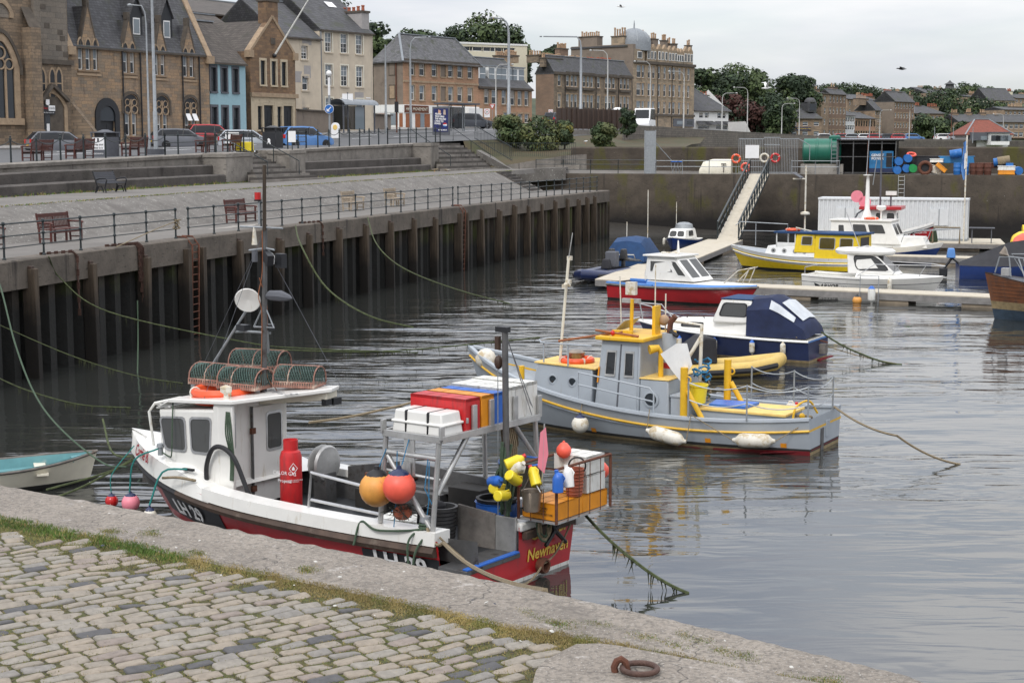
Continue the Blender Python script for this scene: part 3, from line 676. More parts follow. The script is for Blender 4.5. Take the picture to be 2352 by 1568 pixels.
class Bld:
 def __init__(s,name,label,px,Y,a,zb,cat='building',group=None):
  s.a=R(a); c=gy(px,330,Y); s.c=V((c.x,c.y,0)); s.zb=zb
  s.xd=V((sin(s.a),cos(s.a),0)); s.yd=V((-cos(s.a),sin(s.a),0))
  s.o=E(name,label,cat,(c.x,c.y,zb),pi/2-s.a,group); s.holes=[]; s.deco=MB()
 def hit(s,px,d,off=V((0,0,0))):
  r=ray(px,330); c=s.c+off; k=r.x/r.y
  return(k*c.y-c.x)/(d.x-k*d.y)
 def u(s,k,x):return s.hit(cr(k,x,0)[0],s.xd)if k else s.hit(x,s.xd)
 def v(s,k,x):return s.hit(cr(k,x,0)[0],s.yd)if k else s.hit(x,s.yd)
 def z(s,k,x,y,v=0):
  px,py=cr(k,x,y)if k else(x,y); c=s.c+s.yd*v; u=s.hit(px,s.xd,s.yd*v); p=c+s.xd*u
  return gy(px,py,p.y).z-s.zb
 def wins(s,k,cols,rows,w,kind='sash'):
  for(xr,y0,y1)in rows:
   z1,z0=s.z(k,xr,y0),s.z(k,xr,y1)
   for x in cols:
    u=s.u(k,x)-w/2; s.holes.append((u,z0,u+w,z1,kind))
 def grid(s,wcols,rows,w,kind='sash'):
  for z0,z1 in rows:
   for u in wcols:s.holes.append((u-w/2,z0,u+w/2,z1,kind))
 def wall(s,W,H,D,m,gable=0,mside=None,margin=None,sill=True,back=True,gl=True,gr=True,cop=None):
  s.W,s.H,s.D,s.G=W,H,D,gable; mside=mside or m; mb=s.deco
  hs=[h for h in s.holes if h[0]>.02 and h[2]<W-.02 and h[1]>=0 and h[3]<H-.02]; s.holes=hs
  us=sorted({0,W,*[round(h[0],3)for h in hs],*[round(h[2],3)for h in hs]}); zs=sorted({0,H,*[round(h[1],3)for h in hs],*[round(h[3],3)for h in hs]})
  vs=[]; fs=[];
  for z in zs:vs+=[(u,0,z)for u in us]
  n=len(us)
  for j in range(len(zs)-1):
   for i in range(n-1):
    a,b=(us[i]+us[i+1])/2,(zs[j]+zs[j+1])/2
    if not any(h[0]<a<h[2]and h[1]<b<h[3]for h in hs):fs.append((j*n+i,j*n+i+1,j*n+n+i+1,j*n+n+i))
  mb.add(vs,fs,m)
  for u0,z0,u1,z1,kind in hs:
   mb.add([(u0,0,z0),(u1,0,z0),(u1,0,z1),(u0,0,z1),(u0,.22,z0),(u1,.22,z0),(u1,.22,z1),(u0,.22,z1)],[(0,1,5,4),(1,2,6,5),(2,3,7,6),(3,0,4,7)],margin or m)
   if margin:
    g=.16
    mb.bx(u0-g,-.03,z1,u1+g,.05,z1+g*1.3,margin).bx(u0-g,-.025,z0,u0,.05,z1,margin).bx(u1,-.025,z0,u1+g,.05,z1,margin)
   if sill:mb.bx(u0-.12,-.1,z0-.14,u1+.12,.06,z0,margin or m)
   if kind=='blind':mb.bx(u0,.1,z0,u1,.2,z1,mside)
   elif kind=='door':
    d=MB(); d.bx(0,.14,0,u1-u0,.2,z1-z0,'door_dark'); dw=u1-u0
    for pz in(.1,.5):
     for pu in(.1,.55):d.bx(dw*pu,.12,(z1-z0)*pz,dw*(pu+.35),.14,(z1-z0)*(pz+.36),'door_dark')
    d.build('door',s.o,loc=(u0,0,z0))
   else:window(s.o,u0,z0,u1-u0,z1-z0,kind)
  r=D/2
  for x,g in((0,gl),(W,gr)):
   P=[(x,0,0),(x,D,0),(x,D,H)]+([(x,r,H+gable)]if gable and g else[])+[(x,0,H)]
   mb.poly(P,mside)
   if cop and g and gable:
    for y0 in(0,D):mb.bar((x,y0,H+.06),(x,r,H+gable+.1),.5,.18,cop)
  mb.poly([(0,D,0),(W,D,0),(W,D,H),(0,D,H)],mside)
  return s
 def done(s):s.deco.build('wall',s.o,ang=25); return s
 def roof(s,m='slate',ov=.25,hipl=0,hipr=0,flat=False,ridge='lead',th=.14,H=None):
  W,D,G=s.W,s.D,s.G; H=H or s.H; mb=MB(); r=D/2; e=ov*G/max(r,.1)
  if flat:mb.bx(-.1,-.1,H,W+.1,D+.1,H+.3,m); s.rf=mb.build('roof',s.o); return s
  A=[(-.04-(ov if hipl else 0),-ov,H-e),(W+.04+(ov if hipr else 0),-ov,H-e),(W+.04-hipr,r,H+G),(-.04+hipl,r,H+G)]
  B=[(A[0][0],D+ov,H-e),(A[1][0],D+ov,H-e)]
  up=V((0,0,th))
  t_=[V(p)+up for p in A+B]; b_=[V(p)for p in A+B]
  mb.add(t_+b_,[(0,1,2,3),(4,3,2,5),(0,3,4),(1,5,2),(6,9,8,7),(10,11,8,9),(0,6,7,1),(4,5,11,10),(6,10,9),(7,8,11)],m)
  mb.bar(t_[3]+up*.3,t_[2]+up*.3,.3,.12,ridge)
  for c_,h_ in((0,hipl),(1,hipr)):
   if h_:mb.bar(t_[c_]+up*.2,t_[3-c_]+up*.2,.28,.1,ridge)
  mb.bx(A[0][0],-ov-.12,H-e-.02,A[1][0],-ov+.02,H-e+.1,'dark_trim')
  s.rf=mb.build('roof',s.o,ang=20); return s
 def chim(s,u0,u1,v0,v1,z0,z1,n,m,pot='pot_clay',ph=.75,rows=1):
  mb=MB(); mb.bx(u0,v0,z0,u1,v1,z1-.2,m).bx(u0-.1,v0-.1,z1-.2,u1+.1,v1+.1,z1,'dark_trim')
  lx=(u1-u0)>(v1-v0)
  for i in range(n):
   t=(i+.5)/n; c=(lerp(u0,u1,t),(v0+v1)/2)if lx else((u0+u1)/2,lerp(v0,v1,t)); hh=ph*random.uniform(.4,.6)
   mb.lathe([(.17,0),(.14,hh*.75),(.19,hh*.8),(.17,hh),(.1,hh),(.1,hh-.1)],pot,8,(c[0],c[1],z1))
  mb.build('chimney',getattr(s,'rf',None)or s.o); return s
 def chp(s,k,x0,x1,yt,yb,v,n,m,pot='pot_clay',d=.9,ph=.75):
  off=s.yd*v; a=cr(k,x0,0)[0]; b=cr(k,x1,0)[0]; u0,u1=s.hit(a,s.xd,off),s.hit(b,s.xd,off)
  return s.chim(min(u0,u1),max(u0,u1),v,v+d,s.z(k,x0,yb,v),s.z(k,x0,yt,v),n,m,pot,ph)
 def chg(s,k,x0,x1,yt,yb,u,n,m,pot='pot_clay',d=.9,ph=.75):
  off=s.xd*u; a=cr(k,x0,0)[0]; b=cr(k,x1,0)[0]; v0,v1=s.hit(a,s.yd,off),s.hit(b,s.yd,off)
  def zz(x,y):
   px,py=cr(k,x,y); p=s.c+off+s.yd*s.hit(px,s.yd,off); return gy(px,py,p.y).z-s.zb
  return s.chim(u,u+d,min(v0,v1),max(v0,v1),zz(x1,yb),zz(x1,yt),n,m,pot,ph)
 def band(s,z,h,m,p=.08,u0=0,u1=None):s.deco.bx(u0,-p,z,u1 or s.W,.05,z+h,m); return s
 def pipe(s,u,z0,z1,m='black_paint'):
  s.deco.cyl((u,-.1,z0),(u,-.1,z1),.06,m,6)
  return s
 def gabled(s,u0,u1,zb,zt_,dep,m,mr,name='gable',cope='dark_trim',front=None,y=-.02):
  mb=MB(); c=(u0+u1)/2
  mb.prism([(u0,y,zb),(u1,y,zb),(c,y,zt_)],(0,.35,0),m)
  for a in(u0,u1):mb.bar((a+(.06 if a==u0 else-.06),y+.17,zb),(c,y+.17,zt_+.08),.4,.1,cope)
  mb.add([(u0,.3,zb-.02),(c,.3,zt_-.1),(c,dep,zt_-.1),(u0,dep,zb-.02),(u1,.3,zb-.02),(u1,dep,zb-.02)],[(0,1,2,3),(1,4,5,2)],mr)
  mb.bx(c-.14,y-.02,zt_-.1,c+.14,y+.4,zt_+.45,cope)
  return mb.build(name,s.o,ang=20)
def fline(px,a=31.6,px0=415,Y0=124):
 p=gy(px0,330,Y0); r=ray(px,330); k=r.x/r.y; d=(sin(R(a)),cos(R(a))); t=(k*p.y-p.x)/(d[0]-k*d[1]); return p.y+t*d[1]
def arch(mb,uc,z0,w,zs,za,m,y=-.02,d=.1,n=8,t=.25,pointed=True):
 """a moulded arch ring of width t round an opening w wide, springing zs, apex za"""
 def curve(hw,top):
  P=[]
  for i in range(n+1):
   a=i/n
   if pointed:x=-hw*(1-a)**1.0; zz=zs+(top-zs)*sin(a*pi/2)**.8
   else:x=-hw*cos(a*pi/2); zz=zs+(top-zs)*sin(a*pi/2)
   P.append((uc+x,zz))
  P+=[(2*uc-x,zz)for x,zz in P[-2::-1]]
  return[(uc-hw,z0)]+P+[(uc+hw,z0)]
 i_,o_=curve(w/2,za),curve(w/2+t,za+t*1.3)
 for k in range(len(i_)-1):
  a,b,c,e=i_[k],i_[k+1],o_[k+1],o_[k]
  mb.prism([(p[0],y,p[1])for p in(a,b,c,e)],(0,d,0),m)
 return i_
def fill(mb,P,m,y=.0,d=.03):mb.prism([(p[0],y,p[1])for p in P],(0,d,0),m)
b=Bld('church','dark gothic sandstone church with pointed window and porch sign',-75,fline(-75),31.6,6.6); z=b.z; u=b.u
W=u('a',640); b.wall(W,20,12,'st_church')
mb=b.deco
uc=u('a',20); zs,za,z0=z('a',20,600),z('a',50,370),z('a',50,1060)
P=arch(mb,uc,z0,2.3,zs,za,'sand_trim',-.2,.25,8,.45); arch(mb,uc,zs-.5,3.2,zs,za+.55,'dark_trim',-.3,.3,8,.22)
mb.bx(uc-1.8,-.3,z0-.45,uc+1.8,.05,z0,'sand_trim')
g=MB(); fill(g,P,'pane',-.07,.05); g.build('window',b.o)
t_=MB()
for k in(-.38,.38):t_.bar((uc+k,-.14,z0),(uc+k,-.14,zs),.12,.14,'sand_trim')
for k in(-.75,0,.75):t_.torus((uc+k,-.14,zs+.2),.36,.06,'sand_trim',14,5,'y')
t_.torus((uc,-.14,zs+.95),.42,.07,'sand_trim',14,5,'y'); t_.build('tracery',b.o)
uc2,w2=u('a',45),1.1; P=arch(mb,uc2,z('a',40,155),1.5,z('a',40,110),z('a',40,30),'sand_trim',-.15,.2,6,.3); fill(mb,P,'st_tower',-.04,.03)
mb.bx(u('a',232),-.9,0,u('a',322),.05,z('a',240,250),'st_church'); mb.bx(u('a',228),-1.0,0,u('a',326),.05,1.2,'st_church')
mb.prism([(u('a',222),-.9,z('a',240,250)),(u('a',330),-.9,z('a',240,250)),(u('a',318),.0,z('a',240,60)),(u('a',232),.0,z('a',240,60))],(0,.05,0),'dark_trim')
ut0,ut1=u('a',322),u('a',635); zc=z('a',400,560)
mb.bx(ut0,-.3,zc,u('a',610),.02,21,'st_tower'); mb.bx(ut0,-.5,zc-.12,ut1+.1,.02,zc+.22,'dark_trim'); mb.bx(ut0,-.32,0,ut1,.02,zc-.12,'st_church')
for x,y in((400,60),(430,230),(545,290),(565,345),(530,430),(590,490),(360,430)):mb.bx(u('a',x)-.22,-.32,z('a',x,y)-.2,u('a',x)+.25,-.28,z('a',x,y)+.15,'dark_trim')
for x in(372,460,520):
 w_=.42; uu=u('a',x); P=arch(mb,uu,z('a',x,870),w_,z('a',x,680),z('a',x,625),'sand_trim',-.36,.1,5,.14); g=MB(); fill(g,P,'door_dark',-.345,.03); g.bx(uu-w_/2,-.36,z('a',x,755),uu+w_/2,-.31,z('a',x,745),'sand_trim'); g.build('lancet',b.o)
ud=u('a',440); zd,zp_=z('a',440,840),z('a',440,775)
P=arch(mb,ud,0,2.3,z('a',440,960),zd,'sand_trim',-.42,.12,8,.3)
fill(mb,P,'dark_trim',-.34,.04)
for a_,c_ in((335,900),(580,910)):mb.bar((u('a',a_),-.5,z('a',a_,c_)),(ud,-.5,zp_+.1),.4,.22,'dark_trim')
g=MB(); uu=u('a',372); g.bx(uu-.65,-.36,0,uu+.55,-.33,z('a',370,1015),'pane'); g.bx(uu+.02,-.38,0,uu+.1,-.33,z('a',370,1015),'black_paint').bx(uu+.2,-.38,z('a',400,1180),uu+.46,-.36,z('a',400,1110),'sign_white'); g.build('door',b.o)
b.done()
sg=E('shop_sign','black, red and white sign over the pointed church door','sign',b.o.matrix_basis@V((u('a',400),-.5,z('a',400,985))),pi/2-b.a)
m=MB(); m.bx(-.62,0,-.34,.62,.06,.32,'black_paint').bx(.03,-.01,-.08,.62,.02,.3,'sign_white'); m.build('board',sg)
text('alien',.27,'lamp_red',sg,(-.3,-.02,.11),(pi/2,0,0)); text('rock',.27,'black_paint',sg,(.33,-.02,.11),(pi/2,0,0)); text('www.alienrock.co.uk',.12,'sign_white',sg,(0,-.02,-.2),(pi/2,0,0))
m=MB(); m.bx(-.16,0,-.15,.16,.08,.17,'sign_white'); m.prism([(-.16,0,-.15),(.16,0,-.15),(0,0,-.32)],(0,.08,0),'sign_white')
T_=m.build('alarm_box',loc=b.o.matrix_basis@V((u('a',398),-.5,z('a',398,915))),rot=(0,0,pi/2-b.a)); tag(T_,'small white alarm box above the black, red and white sign','alarm')
b=Bld('gothic_hall','warm sandstone gothic hall with steep slate roof and four stone gables',163,fline(163),31.6,6.65); z=b.z; u=b.u
W=u('a',1888); H=z('a',1000,430)
up=[(790,755),(815,755),(868,755)]
for xc,y0,y1,n in((815,425,628,3),(1178,455,655,2),(1450,480,675,2),(1708,498,690,2)):
 for k in range(n):uu=u('a',xc)+(k-(n-1)/2)*.72; b.holes.append((uu-.24,z('a',xc,y1),uu+.24,z('a',xc,y0),'sash'))
for xc,y0,y1 in((1180,998,1215),(1458,1010,1225),(1712,1018,1230)):
 for k in(-.5,.5):uu=u('a',xc)+k*.72; b.holes.append((uu-.25,max(.3,z('a',xc,y1)),uu+.25,z('a',xc,y0),'sash'))
ud=u('a',965); b.holes.append((ud-.75,0,ud+.75,z('a',965,1085),'door'))
b.wall(W,H,13,'st_gothic',gable=11.5,margin=None); mb=b.deco
for xc,y0,yt,n in((815,425,355,3),(1178,455,390,2),(1450,480,415,2),(1708,498,438,2)):
 for k in range(n):
  uu=u('a',xc)+(k-(n-1)/2)*.72; zz=z('a',xc,y0)
  P=arch(mb,uu,zz,.42,zz+.25,z('a',xc,yt),'sand_trim',-.05,.06,5,.12); g=MB(); fill(g,P,'door_dark',-.03,.03); g.build('trefoil_head',b.o)
 w_=.36*n; mb.bx(u('a',xc)-w_-.1,-.08,z('a',xc,y0)-2.05,u('a',xc)+w_+.1,.03,z('a',xc,y0)-1.9,'sand_trim')
for xc,y0,yt in((1180,998,830),(1458,1010,845),(1712,1018,862)):
 uu=u('a',xc); zz=z('a',xc,y0); zt_=z('a',xc,yt)
 arch(mb,uu,zz-.2,1.55,zt_-.75,zt_-.1,'dark_trim',-.12,.14,8,.16,False)
 g=MB(); P=arch(g,uu,zz,1.42,zt_-.75,zt_-.15,'sand_trim',-.04,.05,8,.05,False); fill(g,P,'door_dark',-.02,.02)
 g.bx(uu-.05,-.07,.4,uu+.05,.02,zt_-.5,'sand_trim')
 for k in(-.36,.36):g.torus((uu+k,-.05,zz+.12),.3,.045,'sand_trim',12,5,'y').torus((uu+k*.98,-.05,zt_-.75),.24,.04,'sand_trim',12,5,'y')
 g.build('tracery',b.o)
 if xc==1712:
  for k in(-.36,.36):g=MB(); g.at((uu+k,-.05,zz-.02),0,R(-28)).bx(-.24,-.02,-.62,.24,.02,0,'sign_white'); g.build('open_casement',b.o)
arch(mb,ud,0,1.5,z('a',965,1040),z('a',965,950),'door_dark',-.12,.14,8,.45,False)
g=MB(); P=arch(g,ud,z('a',965,1085),1.5,z('a',965,1040),z('a',965,955),'black_paint',-.03,.03,8,.03,False); fill(g,P,'pane',-.02,.02); g.build('fanlight',b.o)
for x in(1112,1272,1645,1795):b.pipe(u('a',x),.2,H-.1)
mb.bx(u('a',1005)-.05,-.05,H-.25,W,.02,H-.05,'sand_trim')
mb.prism([(-.2,-.3,0),(.9,-2.2,0),(.9,-2.2,.4),(-.2,-.3,3.2)],(.5,.2,0),'st_church')
b.done(); b.roof('slate',.1)
for xa,xb,yb,yt,dp in((735,905,385,40,4.5),(1115,1245,440,165,3),(1400,1520,462,190,3),(1645,1775,485,215,3)):
 b.gabled(u('a',xa),u('a',xb),H-.1,z('a',(xa+xb)/2,yt),dp,'st_gothic','slate')
for x,y0,y1,yt in((1250,300,180,95),(1518,330,205,120)):
 d=MB(); off=.6; uu=b.hit(cr('a',x,0)[0],b.xd,b.yd*off); za,zb_,zc_=z('a',x,y0,off),z('a',x,y1,off),z('a',x,yt,off)
 d.prism([(uu-.65,off,za-.3),(uu+.65,off,za-.3),(uu+.65,off,zb_+.4),(uu,off,zc_+1.0),(uu-.65,off,zb_+.4)],(0,.1,0),'door_dark')
 for k in(-1,1):d.add([(uu+k*.75,off-.15,zb_+.3),(uu,off-.15,zc_+1.15),(uu,off+3,zc_+1.15),(uu+k*.75,off+3,zb_+.3)],[(0,1,2,3)],'slate').add([(uu+k*.65,off,za-.3),(uu+k*.65,off+2.5,za-.3),(uu+k*.65,off+2.5,zb_+.4),(uu+k*.65,off,zb_+.4)],[(0,1,2,3)],'slate')
 d.bx(uu-.7,off-.1,za-.42,uu+.7,off+.1,za-.25,'lead'); dm=d.build('dormer',b.rf,ang=20)
 g=MB(); g.bx(uu-.36,off-.05,za-.1,uu+.36,off-.01,zb_+.15,'white_paint').bx(uu-.28,off-.07,za,uu+.28,off-.045,zb_+.05,'pane_pale'); g.build('window',dm)if False else g.build('dormer_window',b.o)
for x,zz in((W-.1,0),(.1,0)):
 c=MB()
 for y0 in(0,):c.bar((x,-.1,H-.2),(x,6.5,H+11.7),.55,.3,'sand_trim')
 c.bx(x-.35,-.4,H-.7,x+.35,.3,H-.1,'sand_trim'); c.build('gable_coping',b.rf)
b=Bld('blue_house','small pale blue rendered house with grey window surrounds',cr('a',1892,0)[0],fline(485)+.3,31.6,6.95); z=b.z; u=b.u
W=u('a',2212); H=z('a',1892,555)
b.wins('a',(1920,2022,2122),((1900,605,820),(1900,960,1165)),.62,'dark'); b.holes=[(h[0]if h[0]>.1 else .15,max(.05,h[1]),h[2]+(.1 if h[0]<.1 else 0),h[3],h[4])for h in b.holes]
b.wall(W,H,7,'render_blue',gable=3.4,margin='slate_margin'); b.done(); b.roof('slate_brown',.15); b.chim(.3,.9,3,4.2,H+1.8,z('a',1970,345,3),2,'render_blue')
b=Bld('gabled_pub','brown stone gable fronted house with pale ashlar ground floor and skylights',cr('b',-38,0)[0],fline(578)+1.0,31.6,7.0); z=b.z; u=b.u
W=u('b',362); zs=z('b',300,880); H=z('b',355,490)
b.wins('b',(75,172,262),((160,550,765),),.62,'dark'); b.wins('b',(40,215),((160,955,1165),),.55,'dark')
for x in(118,292):uu=u('b',x); b.holes.append((uu-.6,.05,uu+.6,z('b',118,945),'door'))
b.wall(W,H,14,'st_pub',gable=0,margin='ashlar'); mb=b.deco
mb.bx(-.02,-.05,0,W+.02,-.005,.5,'ashlar'); mb.bx(-.1,-.22,zs,W+.15,.03,zs+.35,'sand_trim')
hs=sorted([h for h in b.holes if h[1]<zs-1.2]); x=-.02
for h in hs+[(W+.02,)]:
 mb.bx(x,-.05,.5,h[0]-.16,-.005,zs,'ashlar')
 if len(h)>1:mb.bx(h[0]-.15,-.045,h[3]+.21,h[2]+.15,-.005,zs,'ashlar'); x=h[2]+.16
ap=z('b',115,165); mb.prism([(0,0,H),(W,0,H),(W/2+.4,0,ap),(W/2-.4,0,ap)],(0,.5,0),'st_pub')
for a_ in(0,W):mb.bar((a_,.25,H),(W/2,.25,ap+.2),.6,.22,'sand_trim')
mb.bx(-.25,-.2,H-.5,.3,.4,H+.1,'sand_trim').bx(W-.3,-.2,H-.5,W+.25,.4,H+.1,'sand_trim').bx(W/2-.25,-.06,z('b',155,400),W/2+.3,.02,z('b',155,340),'dark_trim')
b.done(); r=MB()
for k in(0,W):r.add([(k,.4,H),(W/2,.4,ap-.1),(W/2,14,ap-.1),(k,14,H)],[(0,1,2,3)],'slate_brown')
b.rf=r.build('roof',b.o); b.chim(W/2-.75,W/2+.75,0,.9,ap-.4,z('b',115,-10),3,'st_pub')
fp=MB(); a0=b.o.matrix_basis@V((u('b',172),-.1,z('b',170,500))); a1=b.o.matrix_basis@V((u('b',172)+.5,-3.6,z('b',170,490)+4.6)); fp.tube([a0,a1],[.09,.05],'poly_white',6).ball(a1,.12,'steel',8).ball(a0,.2,'black_paint',8)
tag(fp.build('flagpole'),'bare cream flagpole leaning out from the brown stone gable','flagpole')
b=Bld('slate_house','long low slate roofed house with two bright skylights behind the blue house',cr('a',1700,0)[0],136,31.6,7); W=b.u('a',2420); H=b.z('a',2290,470)
b.wall(W,H,13,'st_pub',gable=b.z('a',1900,150,6.5)-H); b.done(); b.roof('slate_brown')
for x,y in((1876,290),(2112,280)):
 v_=3.3; zz=H+b.G*v_/6.5+.2; uu=b.hit(cr('a',x,0)[0],b.xd,b.yd*v_); sl=b.G/6.5; g=MB()
 g.add([(uu-.75,v_-.55,zz-.55*sl),(uu+.75,v_-.55,zz-.55*sl),(uu+.75,v_+.55,zz+.55*sl),(uu-.75,v_+.55,zz+.55*sl)],[(0,1,2,3)],'black_paint')
 g.add([(uu-.65,v_-.46,zz-.46*sl+.04),(uu+.65,v_-.46,zz-.46*sl+.04),(uu+.65,v_+.46,zz+.46*sl+.04),(uu-.65,v_+.46,zz+.46*sl+.04)],[(0,1,2,3)],'sign_white'); g.build('skylight',b.rf,recalc=False)
b=Bld('slate_house','further slate roof rising behind the skylight house beside the hall',cr('a',1690,0)[0],152,31.6,7); W=b.u('a',2900); H=b.z('a',2290,170)
b.wall(W,H,14,'st_pub',gable=max(1,b.z('a',2290,62,7)-H)); b.done(); b.roof('slate_brown'); b.chp('b',195,440,25,200,5,6,'render_grey','terracotta',1.1,.7)
b=Bld('tan_house','pale tan rendered four storey house with white sash windows',cr('b',583,0)[0],152,36,7.7); z=b.z; u=b.u
W=u('b',1055); H=z('b',590,262); b.wins('b',(662,801,936),((662,292,468),(662,580,768),(662,880,1040)),1.02,'bars')
b.wall(W,H,11,'render_tan',gable=4.3); mb=b.deco; b.pipe(.1,0,H,'lead')
for h in b.holes:mb.bx(h[0]-.14,-.02,h[3],h[2]+.14,.03,h[3]+.14,'cream_paint').bx(h[0]-.14,-.02,h[1],h[0],.03,h[3],'cream_paint').bx(h[2],-.02,h[1],h[2]+.14,.03,h[3],'cream_paint')
mb.bx(u('b',890),-.015,z('b',930,885),u('b',968),.01,z('b',930,828),'render_grey'); b.done(); b.roof('slate',.2)
b.chg('b',715,960,95,260,W-1.2,6,'render_grey','terracotta',1.1,.95)
g=MB(); g.bx(u('b',990),-.03,z('b',1010,885),u('b',1030),0,z('b',1010,875),'sign_white'); g.build('street_name_plate',b.o)
s_=MB(); uu=b.hit(cr('b',680,0)[0],b.xd,b.yd*3.4); sl=4.3/5.5; s_.add([(uu-.6,3,H+3*sl+.22),(uu+.6,3,H+3*sl+.22),(uu+.6,3.7,H+3.7*sl+.22),(uu-.6,3.7,H+3.7*sl+.22)],[(0,1,2,3)],'sign_white'); s_.build('skylight',b.rf)
b=Bld('tan_house','lower tan house with patched render joining the brown stone gable',cr('b',230,0)[0],147,36,7.4); z=b.z; u=b.u
W=u('b',592); H=z('b',580,352); b.wins('b',(446,450),((446,412,532),),.85,'bars'); b.holes=b.holes[:1]; b.wins('b',(450,),((446,685,810),(446,965,1010)),.85,'sash')
b.wall(W,H,10,'render_tan',gable=3.6,margin='render_tan'); b.deco.bx(u('b',355),-.015,z('b',400,740),u('b',420),.01,z('b',400,640),'render_grey').bx(u('b',440),-.016,z('b',480,700),u('b',500),.01,z('b',480,590),'render_grey').bx(u('b',430),-.014,z('b',480,405),u('b',510),.01,z('b',480,360),'render_grey')
b.done(); b.roof('slate',.2)
m=MB(); n=14
for i in range(n):
 pa=[gy(lerp(680,897,(i+e)/n),lerp(253,266,(i+e)/n),lerp(139,171,(i+e)/n))for e in(0,1)]
 a_,c_=pa; m.add([(p.x,p.y+dy,zz)for p in(a_,c_)for dy,zz in((0,6.5),(0,p.z),(.4,p.z),(.4,6.5))],[(0,1,5,4),(1,2,6,5),(2,3,7,6),(0,3,2,1),(4,5,6,7)],'render_brown'); m.bar(a_+V((0,.2,.05)),c_+V((0,.2,.05)),.55,.12,'dark_trim')
tag(m.build('boundary_wall',ang=20),'long grey roughcast boundary wall behind the bus shelter','wall')
b=Bld('corner_block','orange sandstone corner block with hipped slate roof above shops',cr('b',1322,0)[0],201,36.5,8.9); z=b.z; u=b.u
W=u('b',1995); H=z('b',1325,528); D=b.v('b',1060)
b.wins('b',(1402,1491,1601,1746,1829,1920),((1491,555,680),(1491,768,900)),1.05,'sash'); b.wins('b',(1680,),((1491,555,680),(1491,768,900)),1.05,'blind')
b.wall(W,H,D,'st_orange',gable=3.2,mside='render_brown',margin='sand_trim',gl=False,gr=False); mb=b.deco
b.band(H-.35,.4,'dark_trim',.3); b.band(z('b',1325,735),.25,'sand_trim',.1); zf=z('b',1325,945); zq=z('b',1325,985)
def sb(v0,v1,z0,z1,m_,p=.04):mb.bx(-p,v0,z0,.02,v1,z1,m_)
for ya,yb in((545,680),(760,890)):
 v0,v1=b.v('b',1255),b.v('b',1195); off=.0
 def zs_(y):px,py=cr('b',1225,y); p=b.c+b.yd*b.v('b',1225); return gy(px,py,p.y).z-8.9
 sb(v0,v1,zs_(yb),zs_(ya),'dark_trim',.03); sb(v0+.15,v1-.15,zs_(yb)+.1,zs_(ya)-.15,'sand_trim' if ya>700 else 'render_brown',.05)
mb.cyl((-.12,b.v('b',1265),0),(-.12,b.v('b',1265),H),.08,'rust',6)
sb(0,D,zf-.9,zf+.1,'white_paint',.12); sb(0,D,0,zf-.9,'white_paint',.06)
for xa,xb,mm in((1085,1160,'shop_brown'),(1290,1320,'shop_brown'),(1210,1275,'pane_pale')):sb(b.v('b',xb),b.v('b',xa),.5 if mm=='pane_pale' else .1,zf-1.0,mm,.1)
mb.bx(-.02,-.14,zf-.95,W,.02,zf+.1,'white_paint').bx(-.02,-.06,0,W,.02,zf-.95,'white_paint').bx(u('b',1325),-.2,zf-.9,u('b',1540),-.1,zf+.02,'rust')
for xa,xb,mm in((1340,1390,'shop_brown'),(1425,1468,'shop_brown'),(1470,1505,'pane_pale'),(1508,1555,'shop_brown'),(1560,1590,'white_paint')):mb.bx(u('b',xa),-.1,.1,u('b',xb),-.05,zf-1.0,mm)
mb.bx(u('b',1870),-.7,0,u('b',1995),-.05,z('b',1990,975),'white_paint'); b.done(); b.roof('slate_light',.35,hipl=D/2*.9,hipr=D/2*.8)
text('HAIR MOVEMENT',.55,'cream_paint',b.o,(u('b',1432),-.23,zf-.45),(pi/2,0,0))
b.chp('b',1375,1490,378,420,D*.5,8,'sand_trim',ph=1.3); b.chp('b',1545,1760,408,440,D*.62,14,'sand_trim',ph=1.2)
b=Bld('low_block','two storey orange sandstone row with white roof dormers',cr('b',1994,0)[0],fline(1099,36.5,927,201),36.5,9.6); z=b.z; u=b.u; W=u('c',178); H=z('b',2000,778)
b.wins('c',(6,70,131),((6,815,945),),1.05,'sash'); b.wins('b',(2005,2067,2222),((2067,800,930),),1.05,'sash'); b.wins('b',(2137,),((2067,805,930),),1.3,'sash'); b.wins('c',(10,73,131),((6,1020,1100),),1.0,'sash'); b.wins('b',(2012,2240),((2067,1005,1110),),1.1,'sash')
b.wall(W,H,10,'st_orange',gable=4.2,margin='sand_trim'); b.band(H-.3,.35,'dark_trim',.25); b.done(); b.roof('slate',.25)
for k,x in(('b',1998),('b',2145),('b',2252),('c',52)):
 off=1.3; uu=b.hit(cr(k,x,0)[0],b.xd,b.yd*off); d=MB(); d.bx(uu-1.5,off,H+.7,uu+1.5,off+3,H+2.9,'white_paint').bx(uu-1.6,off-.2,H+2.9,uu+1.6,off+3.2,H+3.05,'lead')
 for e in(-.85,.85):d.bx(uu+e-.6,off-.04,H+.95,uu+e+.6,off+.01,H+2.7,'pane_pale').bx(uu+e-.6,off-.06,H+1.8,uu+e+.6,off-.03,H+1.9,'white_paint')
 d.build('dormer',b.rf)
b.chp('b',2170,2300,495,620,6,8,'sand_trim',ph=1.2); b.chp('c',-40,60,490,560,7,9,'sand_trim',ph=1.3)
b=Bld('flat_block','long cream flat roofed block standing on the hill above the orange corner block',cr('b',1760,0)[0],265,60,14); z=b.z; W=b.u('c',135); H=z('b',1800,392)
b.wins('b',(1885,1980,2085,2162,2262),((1985,420,460),),2.6,'fix'); b.wall(W,H,10,'cream_block',sill=False); b.done(); b.roof('white_paint',flat=True)
b=Bld('stone_row','dark stone three storey terrace with bay windows and many chimney pots',cr('c',372,0)[0],262,37,10.4); z=b.z; u=b.u; W=u('c',1072); H=z('c',372,648); D=b.v('c',150)*.72
